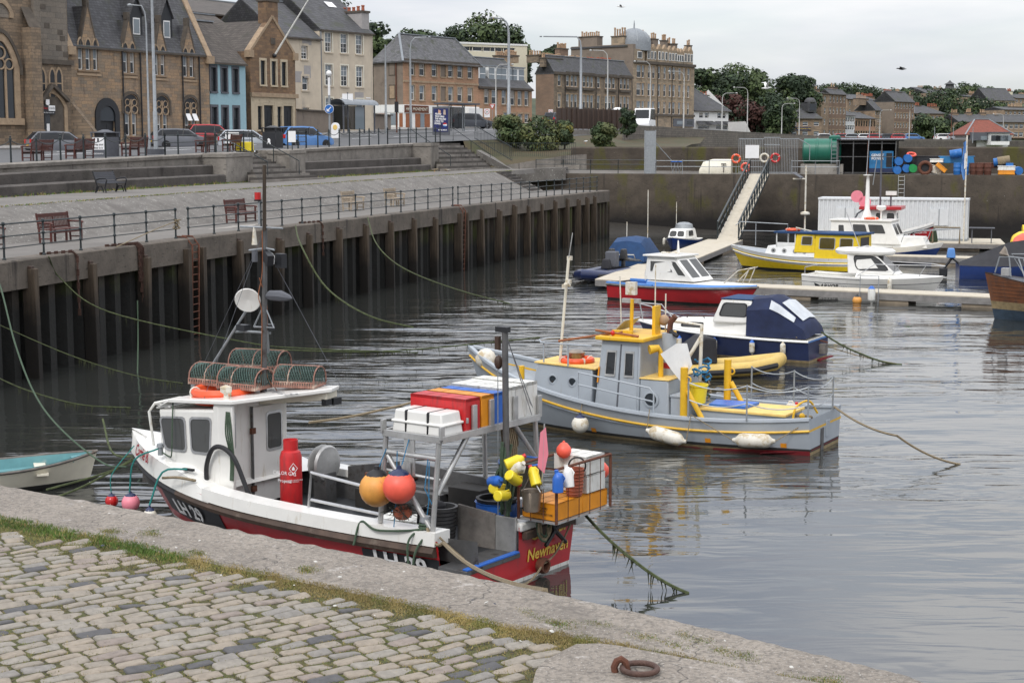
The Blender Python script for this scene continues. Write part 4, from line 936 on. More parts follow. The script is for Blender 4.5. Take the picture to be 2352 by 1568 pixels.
cols=[422,497,537,570,645,680,713,772,843,875,907,975,1008,1037]
b.wins('c',cols,((422,672,770),(422,842,965),(422,1030,1120)),.95,'sash')
b.wall(W,H,D,'st_dark',gable=2.7,mside='st_brown',margin='sand_trim'); mb=b.deco
for a_,c_ in((480,585),(628,728),(828,922),(958,1052)):
 for zz in(z('c',422,655)-.1,z('c',422,800),z('c',422,980)):mb.bx(u('c',a_),-.35,zz,u('c',c_),.02,zz+.4,'dark_trim')
for x in(472,605,748,948):b.pipe(u('c',x),0,H)
b.band(H-.3,.4,'dark_trim',.3); b.done(); b.roof('slate',.2)
b.chg('c',130,240,490,560,-.1,5,'st_dark',d=1.2,ph=1.6); b.chp('c',285,450,515,600,D*.4,12,'st_dark',ph=1.5); b.chp('c',420,500,430,600,D*.9,6,'st_brown',ph=1.6); b.chp('c',490,645,535,620,D*.45,12,'st_dark',ph=1.4); b.chp('c',685,900,548,640,D*.45,14,'st_dark','terracotta',ph=1.4)
b=Bld('corner_tenement','tall five storey stone tenement with lead dome and blank rendered gable',cr('c',1078,0)[0],284,38,10.2); z=b.z; u=b.u; W=u('c',1625); H=z('c',1078,545); D=b.v('c',525)
cols=[1170,1222,1262,1312,1362,1410,1445,1495,1535,1575]; S_=(z('c',1130,585)-z('c',1130,745))
for k in range(4):
 zt_=z('c',1130,585)-k*S_
 for i,x in enumerate([1130]+cols):w_=1.5 if i==0 else .95; b.holes.append((u('c',x)-w_/2,zt_-2.2,u('c',x)+w_/2,zt_,'sash'))
b.wall(W,H,D,'st_tene',mside='render_brown',margin='sand_trim'); mb=b.deco; b.band(H-.4,.5,'dark_trim',.4); b.band(z('c',1100,1035),.4,'dark_trim',.3)
Ht=z('c',1078,395); mb.bx(0,.02,H,.8,D,Ht,'render_brown'); mb.bx(.8,.8,H,W,D,H+2.5,'slate')
for x in(1297,1425):b.pipe(u('c',x),0,H)
mb.bx(u('c',1440),-.12,.2,W,.02,z('c',1500,1065),'slate_margin').bx(u('c',1470),-.15,.6,u('c',1520),-.1,z('c',1500,1085),'pane_pale').bx(u('c',1560),-.15,.6,u('c',1610),-.1,z('c',1500,1085),'pane')
b.done(); r=MB()
r.bx(-.2,1.2,H+2.5,W,D,H+2.8,'slate'); b.rf=r.build('roof',b.o)
for i,(x0,x1,yt)in enumerate(((1090,1180,400),(1200,1285,395),(1295,1385,400),(1390,1470,415),(1470,1525,435),(1530,1610,420))):
 d=MB(); a_,c_=u('c',x0),u('c',x1); zt_=z('c',(x0+x1)/2,yt); zc_=z('c',(x0+x1)/2,1); h1=H+(zt_-H)*.72
 d.bx(a_,-.02,H,c_,1.5,h1,'st_tene')
 nn=2 if i else 1
 for k in range(nn):
  x=lerp(a_,c_,(k+.5)/nn); ww=(c_-a_)/nn*.5
  if i:d.prism([(x-ww,-.04,h1),(x+ww,-.04,h1),(x,-.04,zt_)],(0,.5,0),'sand_trim')
 dm=d.build('wall_dormer',b.o)
 for k in range(nn+(1 if i else 0)):
  x=lerp(a_,c_,(k+.5)/(nn+(1 if i else 0))); g=MB(); ww=.75 if i==0 else .36; g.bx(x-ww,-.08,H+.5,x+ww,-.03,h1-.4,'white_paint').bx(x-ww+.12,-.1,H+.6,x+ww-.12,-.07,h1-.5,'pane'); g.build('dormer_window',dm)
ud=b.hit(cr('c',1085,0)[0],b.xd,b.yd*2.5); zd=z('c',1085,385,2.5); d=MB(); rr=3.1
d.lathe([(rr,-1.5),(rr,0)]+[(rr*cos(t),rr*.82*sin(t))for t in(.25,.5,.75,1,1.25,1.5)]+[(.15,rr*.85),(.12,rr*1.05),(.02,rr*1.3)],'lead',16,(ud,2.5,zd))
for k in range(8):d.tube([(ud+rr*cos(t)*cos(k*pi/4),2.5+rr*cos(t)*sin(k*pi/4),zd+rr*.82*sin(t))for t in(0,.4,.8,1.2,1.5)],.08,'galv',4)
d.build('dome',b.o)
b.chg('c',590,755,322,420,.4,9,'render_brown',d=1.8,ph=1.7); b.chg('c',882,992,320,420,.4,5,'st_tene',d=1.6,ph=2.8)
for x0,x1,yt,n in((1155,1205,310,1),(1060,1150,350,5),(1250,1300,345,3),(1350,1385,360,3),(1440,1470,390,2),(1570,1600,405,2),(1215,1240,360,2),(1395,1425,390,2)):b.chp('c',x0,x1,yt,470,3,n,'render_brown',ph=2.0)
b=Bld('white_house','white rendered two storey houses with dark hipped roof and bay canopies',cr('c',1622,0)[0],305,50,9); z=b.z; u=b.u; W=u('c',1935); H=z('c',1625,985)
b.wins('c',(1692,1742,1855,1895),((1742,1010,1060),),1.2,'far'); b.wins('c',(1640,1690,1740,1850,1905),((1742,1125,1158),),1.6,'far')
b.wall(W,H,11,'render_white',gable=4.2,sill=False); mb=b.deco
for x in(1690,1755,1855,1915):a_=u('c',x); mb.prism([(a_-1.9,-1.4,z('c',1742,1120)),(a_+1.9,-1.4,z('c',1742,1120)),(a_+1.2,0,z('c',1742,1085)),(a_-1.2,0,z('c',1742,1085))],(0,.2,.1),'slate')
b.done(); b.roof('slate',.4,hipr=4); b.chp('c',1688,1758,850,900,5,3,'render_white','terracotta',ph=1.3)
m=MB(); m.loft([[gy(x,y,Y)for x,y,Y in((px,yb,YY),(px,yt,YY),(px,yt,YY+.5),(px,yb,YY+.5))]for px,yt,yb,YY in((1672,281,310,300),(1712,279,310,286),(1724,304,312,284))],'render_white'); tag(m.build('garden_wall'),'white roughcast garden wall sloping down beside the white houses','wall')
def far(name,label,k,xl,xc,xr,yt,yb,Y,m,ms=None,roof=3.5,rows=3,cols=4,a=37,kind='far',rm='slate',hip=0,ch=(),ww=1.1,wh=.55,margin='sand_trim',flat=False,first=0):
 b=Bld(name,label,cr(k,xc,0)[0],Y,a,0); zb=b.z(k,xc,yb); b.zb=zb; b.o.location.z=zb; H=b.z(k,xc,yt); W=b.u(k,xr); D=b.v(k,xl)if xc-xl>60 else 9
 for r_ in range(first,rows):
  for c_ in range(cols):u0=W*(c_+.5)/cols; s_=H/rows; b.holes.append((u0-ww/2,s_*(r_+.22),u0+ww/2,s_*(r_+.22+wh),kind))
 b.wall(W,H,D,m,gable=0 if flat else roof,mside=ms or m,margin=margin,gl=not hip,gr=not hip,sill=False); b.done(); b.roof(rm,.3,hipl=hip,hipr=hip,flat=flat)
 for(x0,x1,ya,yb2,n,pot)in ch:b.chp(k,x0,x1,ya,yb2,D*.45,n,ms or m,pot,d=1.5,ph=1.7)
 return b
far('rubble_tenement','broad rubble stone tenement gable with one small window above the inn','d',150,470,535,840,1240,385,'st_far','st_far',.6,4,1,37,ch=((205,300,790,870,4,'pot_clay'),(365,455,795,870,5,'pot_clay')))
b=far('seaside_inn','low stone inn with slate roof, two round dormers and dark name board','d',172,180,480,1060,1230,350,'st_far',None,2.0,2,3,66,first=0,ww=1.5,wh=.42)
g=MB(); z1=b.z('d',300,1140); z0=b.z('d',300,1170); u0,u1=b.u('d',215),b.u('d',380); g.bx(u0,-.15,z0,u1,-.05,z1,'navy'); g.build('name_board',b.o); text('THE STARBANK INN',(z1-z0)*.62,'letter_gold',b.o,((u0+u1)/2,-.17,(z0+z1)/2),(pi/2,0,0),sx=1.15)
for x in(200,392):
 uu=b.hit(cr('d',x,0)[0],b.xd,b.yd*2); g=MB(); g.bx(uu-1.1,2,b.H+1.5,uu+1.1,5,b.H+3.6,'slate').lathe([(1.3,0),(1.2,.5),(.7,1),(.02,1.1)],'slate',10,(uu,3,b.H+3.6)).bx(uu-.8,1.95,b.H+1.8,uu+.8,2.01,b.H+3.3,'pane'); g.build('dormer',b.rf)
far('bay_tenement','narrow dark four storey tenement with two stacks of bay windows','d',455,535,690,838,1245,392,'st_brown','st_brown',1,4,5,37,ch=((570,612,778,850,2,'pot_clay'),),ww=1.0)
far('white_house','slim pale blue grey house with glazed upper bays','d',684,686,770,1035,1250,405,'container',None,2.2,3,4,40,margin='white_paint',ww=1.2)
far('pink_house','long two storey pink sandstone house with low slate roof','d',772,776,958,1060,1245,410,'st_pink',None,1.5,2,8,40,'dark',ww=.8)
far('grey_tenement','grey stone tenement with long sloping roof rising behind the pink house','d',775,950,1012,985,1225,425,'st_far','st_far',2.6,4,4,38,ww=.8,ch=((800,890,880,940,5,'pot_clay'),))
far('back_tenement','stone tenement roofs with clay pots showing above the pink house','d',690,700,950,888,1100,470,'st_far',None,1.5,3,5,40,ch=((795,830,855,900,3,'pot_clay'),(840,945,860,900,9,'terracotta')))
far('brown_tenement','tall brown four storey tenement with broad blank gable by the trees','d',945,1122,1300,905,1250,432,'st_brown','render_brown',2.6,4,7,40,ww=1.0,ch=((1045,1115,825,900,6,'terracotta'),(1150,1185,825,880,3,'pot_clay'),(1270,1290,850,920,1,'pot_clay')))
far('hipped_villa','two storey stone villa with broad hipped slate roof behind the round trees','d',1296,1300,1565,1015,1120,470,'st_far',None,2.2,1,7,62,hip=4,ch=((1318,1360,945,1000,3,'terracotta'),(1430,1520,955,1000,6,'terracotta')))
far('cottage_row','long row of two storey stone cottages with spaced chimneys behind the pavilion','d',1645,1700,2420,1092,1240,430,'st_far','st_far',1.9,2,16,72,ww=1.3,ch=((1645,1700,1010,1080,4,'pot_clay'),(1778,1822,1005,1080,4,'pot_clay'),(1900,1945,1010,1080,3,'pot_clay'),(2022,2052,1030,1085,2,'pot_clay')))
far('hill_house','stone house with clay pots on the hilltop skyline left of the spire','d',1330,1332,1430,805,900,640,'st_far',None,1,2,4,60,ch=((1335,1385,785,810,6,'pot_clay'),))
far('hill_house','long low stone house below the spire on the hilltop','d',1395,1400,1640,835,900,600,'st_far',None,1.5,1,8,60,ch=((1480,1510,795,835,3,'pot_clay'),(1525,1550,790,830,2,'pot_clay'),(1610,1640,820,850,2,'pot_clay')))
far('hill_house','pale stone house with two clay stacks on the slope right of the spire','d',1795,1800,1950,870,960,560,'st_far',None,.6,1,6,60,ch=((1797,1845,840,870,5,'pot_clay'),(1890,1930,850,875,4,'pot_clay')))
far('hill_house','pale fronted hillside terrace with steep grey roof near the right edge','d',1950,1955,2200,895,980,540,'cream_block',None,4,1,8,60,ch=((2078,2115,815,850,4,'terracotta'),(2140,2175,815,850,4,'terracotta')))
far('hill_house','rubble stone hillside terrace with rows of clay pots at the right edge','d',2100,2105,2420,985,1090,480,'st_far','st_far',.8,2,8,60,ch=((2150,2280,955,985,10,'pot_clay'),))
far('hill_house','upper hillside terrace roofs at the far right of the skyline','d',2195,2200,2440,880,980,600,'st_far',None,1.5,2,7,60,ch=((2240,2290,850,885,5,'pot_clay'),))
p=gy(*cr('d',1627,830),640); t_=MB(); hh=gy(*cr('d',1627,720),640).z-p.z; t_.bx(-2,-2,-14,2,2,hh*.3,'st_far').lathe([(2.6,hh*.3),(2.0,hh*.35),(1.6,hh*.62),(2.4,hh*.66),(.9,hh*.82),(.05,hh)],'slate',8)
tag(t_.build('church_spire',loc=p),'slim grey church spire on the skyline of the far hill','spire')
b=Bld('pavilion','low white pavilion with red tiled hipped roof on the sea wall',cr('d',1790,0)[0],296,82,5.6); z=b.z; u=b.u; W=u('d',2150); H=z('d',1950,1182)
b.holes=[]; b.wall(W,H,6,'render_white',gable=2.2,gl=False,gr=False); mb=b.deco; mb.bx(0,-1.2,z('d',1850,1260),u('d',1945),-.02,H-.1,'slate_margin'); mb.bx(u('d',1880),-1.25,z('d',1850,1255),u('d',1935),-1.2,H-.8,'pane_pale')
b.done(); b.roof('tile_red',.9,hipl=2.6,hipr=2.6)
bb=MB(); bb.bx(u('d',1945),-2.5,z('d',1950,1300),u('d',2110),.0,H-.3,'render_white').bx(u('d',1945)-.2,-2.8,H-.3,u('d',2110)+.2,0,H-.05,'slate_margin')
for x in(1986,2028,2056,2084):bb.bx(u('d',x)-.9,-2.56,z('d',1990,1265),u('d',x)+.9,-2.5,z('d',1990,1215),'pane_pale' if x>2000 else 'pane')
bb.build('bay',b.o)
b=Bld('dark_hut','low black slatted hut behind the left end of the pavilion',cr('d',1740,0)[0],310,80,6.5); b.wall(b.u('d',1850),b.z('d',1740,1200),6,'navy'); b.done(); b.roof('navy',flat=True)
def crown(name,rx,rz,nblob,nleaf,leaf,mats,seed,flat=.8,low=.0):
 """leaf clumps spread through a cluster of blobs; light and dark kinds of leaf mixed by blob"""
 rnd=random.Random(seed); m=MB(); blobs=[]
 for i in range(nblob):
  a=rnd.uniform(0,6.28); t=rnd.random(); r=rx*.72*sqrt(rnd.random()); z=rz*lerp(-.72+low,.8,t)
  k=sqrt(max(.1,1-(z/rz)**2)); blobs.append((V((r*cos(a)*k,r*sin(a)*k,z)),rx*rnd.uniform(.22,.5),rnd.choice(mats)))
 tot=sum(b[1]**2 for b in blobs)
 for c,r,k in blobs:
  for _ in range(int(nleaf*r*r/tot)):
   d=V((rnd.gauss(0,1),rnd.gauss(0,1),rnd.gauss(.25,1))).normalized(); p=c+V((d.x,d.y,d.z*flat))*r*rnd.uniform(.62,1.08)
   n=(d+V((rnd.gauss(0,.5),rnd.gauss(0,.5),rnd.gauss(.3,.5)))).normalized(); x=n.orthogonal().normalized(); x.rotate(Matrix.Rotation(rnd.uniform(0,6.28),3,n)); y=n.cross(x); s=leaf*rnd.uniform(.5,1.3)
   m.add([p-x*s*.5,p+y*s*.35-x*.1*s,p+x*s*.6,p-y*s*.35+x*.1*s],[(0,1,2,3)],k if rnd.random()<.82 else rnd.choice(mats))
 return m,blobs
def tree(label,px,ytop,Y,h,rx,kind=0,mats=('leaf_a','leaf_b','leaf_c'),group=None,nleaf=2600,leaf=.9,name='tree',base=None,ky=None):
 top=gy(px,ytop,Y); z0=top.z-h if base is None else base; hh=top.z-z0
 t=E(name,label,'tree' if name=='tree' else 'shrub',(top.x,Y,z0),random.uniform(0,6),group)
 key=(kind,mats,round(rx/max(hh,.1),1),name)
 rz=hh*(.42 if name=='tree' else .52); m,bl=crown('crown',rx,rz,26 if name=='tree' else 22,nleaf,leaf,mats,int(px*7+Y),low=0 if name=='tree' else-.15)
 cz=hh-rz-(0 if name=='tree' else .12*hh)
 m.v=[(a,b,c+cz)for a,b,c in m.v]; m.build('crown',t,recalc=False)
 k=MB(); rt=hh*.028; k.tube([(0,0,-.6),(.02*hh,0,hh*.3),(0,.02*hh,hh*.62)],[rt*1.3,rt,rt*.4],'bark',7)
 for c,r,_ in bl[::4]:k.tube([(0,0,hh*.25),(c.x*.5,c.y*.5,(cz+c.z)*.62+hh*.08),(c.x*.9,c.y*.9,cz+c.z)],[rt*.6,rt*.35,rt*.1],'bark',5)
 k.build('trunk',t); return t
GA=('leaf_a','leaf_b','leaf_c','leaf_a'); GD=('leaf_a','leaf_c','leaf_c','leaf_b'); GB=('leaf_b','leaf_b','leaf_a','leaf_c'); GR=('leaf_red','leaf_c','leaf_red')
G1='trees above the rooftops'; G2='trees on the wooded hillside'
for px,yt,Y,h,rx,mm,lb in((770,-20,235,24,7,GD,'big dark tree rising behind the red chimney pots of the tan house'),(838,18,240,20,5,GD,'dark tree spilling past the right edge of the tan house'),(722,0,228,20,5,GA,'tree tops between the two chimney stacks of the tan house'),(528,0,215,18,3,GA,'small tree top peeping over the slate roofs left of the chimneys'),(872,62,250,15,3.2,GD,'low end of the dark foliage right of the tan house'),(930,62,290,16,5.5,GA,'small rounded tree above the roof of the orange corner block'),(985,70,300,15,5.5,GA,'middling tree behind the flat roofed cream block'),(1030,60,305,17,5,GD,'dark tree joining the tall domed tree group'),(1088,32,300,20,8,GB,'tall domed green tree on the skyline above the flat roofed block'),(1150,52,305,18,6,GD,'right shoulder tree of the domed group beside the street lamp'),(1185,78,310,14,4,GD,'lowest right hand tree of the group on the skyline'),(1265,105,330,13,3,GA,'small round tree between the chimney stacks of the stone terrace')):
 tree(lb,px,yt,Y,h,rx,mats=mm,group=G1,nleaf=5200,leaf=.72)
for px,yt,Y,h,rx,mm,lb in((1612,155,345,16,5.5,GD,'dark tree against the end of the domed tenement'),(1648,152,350,18,6.5,GA,'broad tree second from the tenement end'),(1705,148,355,19,7.5,GB,'tallest broad green tree of the wooded slope'),(1752,162,365,17,6.5,GA,'green tree right of the tallest one on the slope'),(1800,172,372,16,6.5,GD,'dark tree near the right end of the wooded slope'),(1838,175,380,15,5,GD,'last dark tree before the rubble tenement'),(1775,208,350,12,5.5,GB,'lower green tree in front of the dark slope trees'),(1625,196,330,11,4.5,GB,'lower green tree just right of the tenement shopfront')):
 tree(lb,px,yt,Y,h,rx,mats=mm,group=G2,nleaf=5200,leaf=.75)
for px,yt,Y,h,rx,mm,lb in((1670,220,325,10.5,4.2,GR,'copper red tree behind the white houses'),(1732,232,318,9.5,5,GR,'wide copper red tree over the white garden wall'),(1790,238,312,8,3.6,GD,'dark round tree standing left of the seaside inn')):
 tree(lb,px,yt,Y,h,rx,mats=mm,nleaf=3600,leaf=.65)
G3='trees between the far houses'
for px,yt,Y,h,rx,mm,lb in((2128,268,395,8,4.6,GB,'large round green tree beside the brown tenement'),(2168,272,392,8,4.2,GA,'rounded tree next to the biggest of the shore trees'),(2208,283,380,5.5,2.5,GB,'small bushy tree left of the red roofed pavilion'),(2092,312,400,2.4,2,GB,'low hedge like tree at the foot of the brown tenement'),(1970,309,402,2,1.8,GB,'clipped bush in front of the pink house'),(2250,278,415,5,2.6,GA,'small tree tucked behind the pavilion roof'),(1925,196,560,12,7,GD,'skyline tree above the bay window tenement'),(1955,200,570,11,7,GA,'skyline tree between the rooftops and the sky'),(1985,203,575,11,7,GD,'third dark skyline tree above the back tenement'),(2015,205,580,11,7,GA,'fourth dark skyline tree left of the brown tenement chimneys'),(2045,207,585,11,7,GD,'skyline tree above the brown tenement'),(2075,206,560,12,7,GA,'skyline tree right of the brown tenement chimneys'),(2095,212,540,14,6,GB,'paler tree below the skyline right of the brown tenement'),(2120,222,520,13,7,GD,'dark tree on the slope behind the villa'),(2135,196,620,8,3.4,GD,'conifer standing alone against the sky left of the spire'),(2165,213,530,15,9,GD,'broad dark tree on the slope below the spire'),(2205,222,520,14,8,GB,'tree in the middle of the wooded valley'),(2245,234,500,13,7,GD,'dark tree left of the hillside terrace'),(2285,230,500,13,6,GD,'last dark tree before the hillside terrace at the right'),(2210,196,600,13,7,GD,'big dark skyline tree right of the spire'),(2228,194,605,12,6,GD,'highest dark skyline tree near the right of the hill'),(2262,203,600,10,6,GA,'skyline tree sloping down towards the hillside terrace'),(2180,204,610,9,4,GA,'small skyline tree between spire and big dark tree'),(1895,200,545,10,6,GD,'skyline tree over the rubble tenement chimneys'),(2330,212,640,7,6,GA,'low skyline tree at the far right')):
 tree(lb,px,yt,Y,h,rx,mats=mm,group=G3,nleaf=2600,leaf=.85)
SH=('leaf_shrub','leaf_a','leaf_shrub','leaf_b')
for px,yt,yb,Y,rx,lb in((1168,258,330,136,1.55,'leftmost loose shrub on the bank right of the second stair'),(1240,266,338,134,1.9,'widest shrub with yellow flowers on the mossy bank'),(1297,265,332,135,1.25,'upright shrub in front of the brown fence'),(1387,274,333,136,1.3,'round shrub standing apart below the red roofed kiosk'),(1440,236,302,150,.95,'tall slender bush at the end of the brown fence')):
 p=gy(px,yb,Y); tree(lb,px,yt,Y,3,rx,mats=('leaf_yellow',)+SH+SH if px in(1240,1297)else SH if px<1430 else GD,nleaf=4200,leaf=.24,name='shrub',base=p.z,group='shrubs on the bank')
m=MB(); random.seed(5)
for i in range(900):
 s=random.uniform(-10,80); w=11.9+random.gauss(0,.12); c=Q(s,w,zp(s)); hh=.09*(1+2.2*max(0,mnoise.noise(V((s*.6,2,0)))))
 for _ in range(5):
  p=c+V((random.gauss(0,.09),random.gauss(0,.09),0)); l=V((random.gauss(0,.5),random.gauss(0,.5),1)).normalized()*hh*random.uniform(.6,1.6); d=V((.02,.012,0)); m.add([p-d,p+d,p+l],[(0,1,2)],random.choice(('grass_green','grass_green','grass_dry','moss_tuft')))
for i in range(900):
 s=random.uniform(-10,74); w=7.0+random.gauss(0,.1); c=Q(s,w,zp(s));
 for _ in range(3):
  p=c+V((random.gauss(0,.12),random.gauss(0,.12),0)); l=V((random.gauss(0,.5),random.gauss(0,.5),1)).normalized()*.05; d=V((.02,.02,0)); m.add([p-d,p+d,p+l],[(0,1,2)],random.choice(('grass_dry','moss_tuft','grass_green')))
tag(m.build('weeds',recalc=False),'weeds growing along the foot of the terrace and path edge','weeds',kind='stuff')
def frame_q(s,w,z):p=Q(s,w,z); return p
SEC=[[-60,10,101,186,264,337,404],[433,492,548,600,648,694,737,778,817,853,887,921,953,983,1011,1040],[1052,1079,1105,1129,1152,1174,1196,1216,1236,1255,1273,1291,1308,1324,1340,1355,1371]]
LB=['near run of dark iron railing, ending at the ladder gap with a knotted rope','longest middle run of dark iron railing along the lower quay','far run of dark iron railing on the lower quay nearest the pier']
for pxs,lb in zip(SEC,LB):
 ss=[s_at(p,.4,DECK)for p in pxs]; o0=Q(ss[0],.4,DECK); r=E('railing',lb,'railing',o0,0,'railings along the lower quay')
 pm=None
 for i,s in enumerate(ss):
  c=Q(s,.4,DECK)-o0
  if pm is None:
   m=MB(); m.lathe([(.06,0),(.06,.03),(.034,.06),(.03,.3),(.05,.32),(.052,.36),(.03,.39),(.03,.62),(.05,.63),(.055,.68),(.03,.71),(.028,.95),(.05,.97),(.058,1.0),(.045,1.05),(.01,1.07)],'rail_paint',10)
   pm=m.build('post',r,loc=c)
  else:dup_leaf(pm,r,c)
 for h,rr in((1.0,.026),(.65,.02),(.33,.018)):
  m=MB(); m.tube([Q(s,.4,DECK+h)-o0 for s in ss],rr,'rail_paint',6); m.build('rail',r)
fp=None
for px in[-30,77,213,333,553,640,711,779,840,899,952,1000,1108,1147,1181,1214,1246,1276,1303,1330,1349,1367]:
 s=s_at(px,-.1,2.8); p=Q(s,-.12,0)
 if fp is None:
  m=MB(); m.bx(-.11,-.12,-1,.11,.3,3.12,'pile_timber'); m.bx(-.1,.0,3.1,.1,.3,3.2,'dark_wood'); fp=m.build('fender_pile',bev=.02,loc=p,rot=(0,0,QA))
  tag(fp,'square timber fender pile standing against the sheet piled quay wall','pile','timber fender piles along the quay wall')
 else:c=fp.copy(); COL.objects.link(c); c.location=p+V((0,0,random.uniform(-.18,.05))); c.rotation_euler=(random.gauss(0,.012),random.gauss(0,.012),QA+random.gauss(0,.08))
for px,lb in((447,'rusty quay ladder between two piles at the gap in the near railings'),(1064,'far rusty quay ladder below the second gap in the railings')):
 s=s_at(px,-.1,2.8); t_=E('quay_ladder',lb,'ladder',Q(s,-.1,0),QA,'ladders on the quay wall')
 for k in(-.55,.55):m=MB(); m.bx(k-.12,-.12,-1,k+.12,.3,3.1,'pile_timber'); m.build('side_pile',t_)
 for k in(-.24,.24):m=MB(); m.tube([(k,.05,-.5),(k,-.05,3.2),(k,.2,3.5),(k,.6,3.5)],.035,'rust',6); m.build('stile',t_)
 m=MB()
 for i in range(13):m.cyl((-.24,.0,.1+i*.26),(.24,.0,.1+i*.26),.02,'rust',5)
 m.build('rungs',t_)
def bench(name,label,loc,rz,wd,w=1.8,group=None):
 t=E(name,label,'bench',loc,rz,group); m=MB()
 for i in range(5):m.bx(-w/2+.04,-.44+i*.1,.42,w/2-.04,-.36+i*.1,.45,wd)
 m.build('seat',t,bev=.006); m=MB()
 m.bar((-w/2,.1,.9),(w/2,.1,.9),.05,.12,wd).bar((-w/2,.05,.5),(w/2,.05,.5),.05,.07,wd)
 n=int(w/.085)
 for i in range(n):x=lerp(-w/2+.08,w/2-.08,i/(n-1)); m.bar((x,.055,.52),(x,.095,.86),.045,.018,wd,(0,1,0))
 m.bar((0,.05,.42),(0,.1,.9),.07,.05,wd,(0,1,0)); m.build('backrest',t,bev=.005)
 for s_ in(-1,1):
  x=s_*(w/2-.03)
  m=MB(); m.bar((x,-.42,0),(x,-.42,.64),.065,.06,wd); m.build('leg',t,bev=.006)
  m=MB(); m.tube([(x,.0,0),(x,.03,.45),(x,.12,.98)],.042,wd,4).bar((x,-.42,.14),(x,0,.14),.04,.04,wd); m.build('leg',t)
  m=MB(); m.tube([(x,-.5,.62),(x,-.42,.66),(x,-.2,.655),(x,.06,.66)],.035,wd,4); m.build('arm',t)
 m=MB(); m.bar((-w/2,-.42,.36),(w/2,-.42,.36),.04,.09,wd).bar((0,-.42,0),(0,-.42,.42),.06,.06,wd).bar((0,.02,0),(0,.02,.42),.06,.06,wd); m.build('apron',t)
 return t
gb='benches on the lower quay'
bench('bench','dark red wooden bench in front of the concrete slope at the left',Q(s_at(134,3.4,DECK),3.5,DECK),QA,'bench_wood',1.9,gb)
bench('bench','dark red bench cut by the left edge of the photo on the lower quay',Q(s_at(-52,3.4,DECK),3.5,DECK),QA,'bench_wood',1.9,gb)
bench('bench','dark red wooden bench behind the fishing boat mast with spilt white dust below',Q(s_at(549,3.4,DECK),3.5,DECK),QA,'bench_wood',1.9,gb)
bench('bench','bleached bare wood bench, left of the pair by the slope',Q(s_at(803,3.6,DECK),3.6,DECK),QA,'old_teak',1.7,gb)
bench('bench','bleached bare wood bench, right of the pair by the slope',Q(s_at(899,3.6,DECK),3.6,DECK),QA,'old_teak',1.7,gb)
gb='red benches on the terrace'
for px,lb in((95,'dark red terrace bench at the far left beside the church wall'),(192,'dark red terrace bench between the left bench and the poster litter bin'),(317,'dark red terrace bench between the litter bin and the tall lamp post'),(480,'dark red terrace bench behind railings in front of the grey and red cars'),(540,'dark red terrace bench at the stair head beside the yellow planter')):
 s=s_at(px,14.6,zt); bench('bench',lb,Q(s,14.6,zt(s)-.02),QA+pi+(.1 if px>400 else 0),'bench_wood',1.75,gb)
s=s_at(248,10.9,zp); t=E('bench','black slatted metal bench with curled arms on the path','bench',Q(s,10.9,zp(s)+.01),QA); m=MB()
for i in range(6):m.bar((-.85,-.4+i*.085,.43-.02*sin(i)),(.85,-.4+i*.085,.43-.02*sin(i)),.07,.03,'slate_margin')
m.build('seat',t); m=MB()
for i in range(6):m.bar((-.85,.06+i*.028,.5+i*.075),(.85,.06+i*.028,.5+i*.075),.03,.06,'slate_margin')
m.build('backrest',t)
for x in(-.85,.85):
 m=MB(); m.tube([(x,-.42,0),(x,-.36,.2),(x,-.42,.42),(x,-.46,.55),(x,-.4,.64),(x,-.1,.62),(x,.1,.55),(x,.02,.3),(x,.12,0)],.035,'black_paint',6).tube([(x,.08,.5),(x,.24,.95)],.035,'black_paint',6).tube([(x,-.3,.02),(x,-.2,.28),(x,-.05,.28),(x,.08,.02)],.03,'black_paint',6); m.build('frame',t)
def chainfence(pxs,lb,rails=(),w=13.85,group='black fences along the terrace edge'):
 ss=[s_at(p,w,zt)for p in pxs]; o0=Q(ss[0],w,zt(ss[0])); t=E('chain_fence' if not rails else 'railing',lb,'fence' if not rails else 'railing',o0,0,group); pm=None
 P=[Q(s,w,zt(s))-o0 for s in ss]
 for c in P:
  if pm is None:m=MB(); m.lathe([(.05,0),(.045,.1),(.04,.95),(.06,.97),(.065,1.03),(.03,1.09),(.05,1.13),(.01,1.17)],'rail_paint',8); pm=m.build('post',t,loc=c)
  else:dup_leaf(pm,t,c)
 if rails:
  for h in rails:m=MB(); m.tube([c+V((0,0,h))for c in P],.025,'rail_paint',6); m.build('rail',t)
 else:
  for a,c in zip(P[:-1],P[1:]):m=MB(); m.tube(rope([a+V((0,0,.97)),c+V((0,0,.97))],.22,12),.022,'rail_paint',5); m.build('chain',t)
A_=lambda x:x*.25633
B_=lambda x:588+x*.25633
chainfence([A_(x)for x in(-110,100,330,545,752,948,1130,1305,1480)],'black post and chain fence on the terrace edge left of the lamp post')
chainfence([A_(x)for x in(1480,1598,1845,1930,2040,2185,2260)],'black double rail fence between the lamp post and the first stair',(1.0,.62))
chainfence([B_(x)for x in(285,378,450)],'short black rail with a white notice beside the blue hatchback',(1.0,.7,.4))
chainfence([B_(x)for x in(450,555,655,747,838,930,1015,1100,1180)],'black post and chain fence above the mermaid mural wall')
chainfence([B_(x)for x in(1180,1290,1365,1437,1525,1608,1650)],'black triple rail fence at the head of the second stair',(1.0,.7,.4))
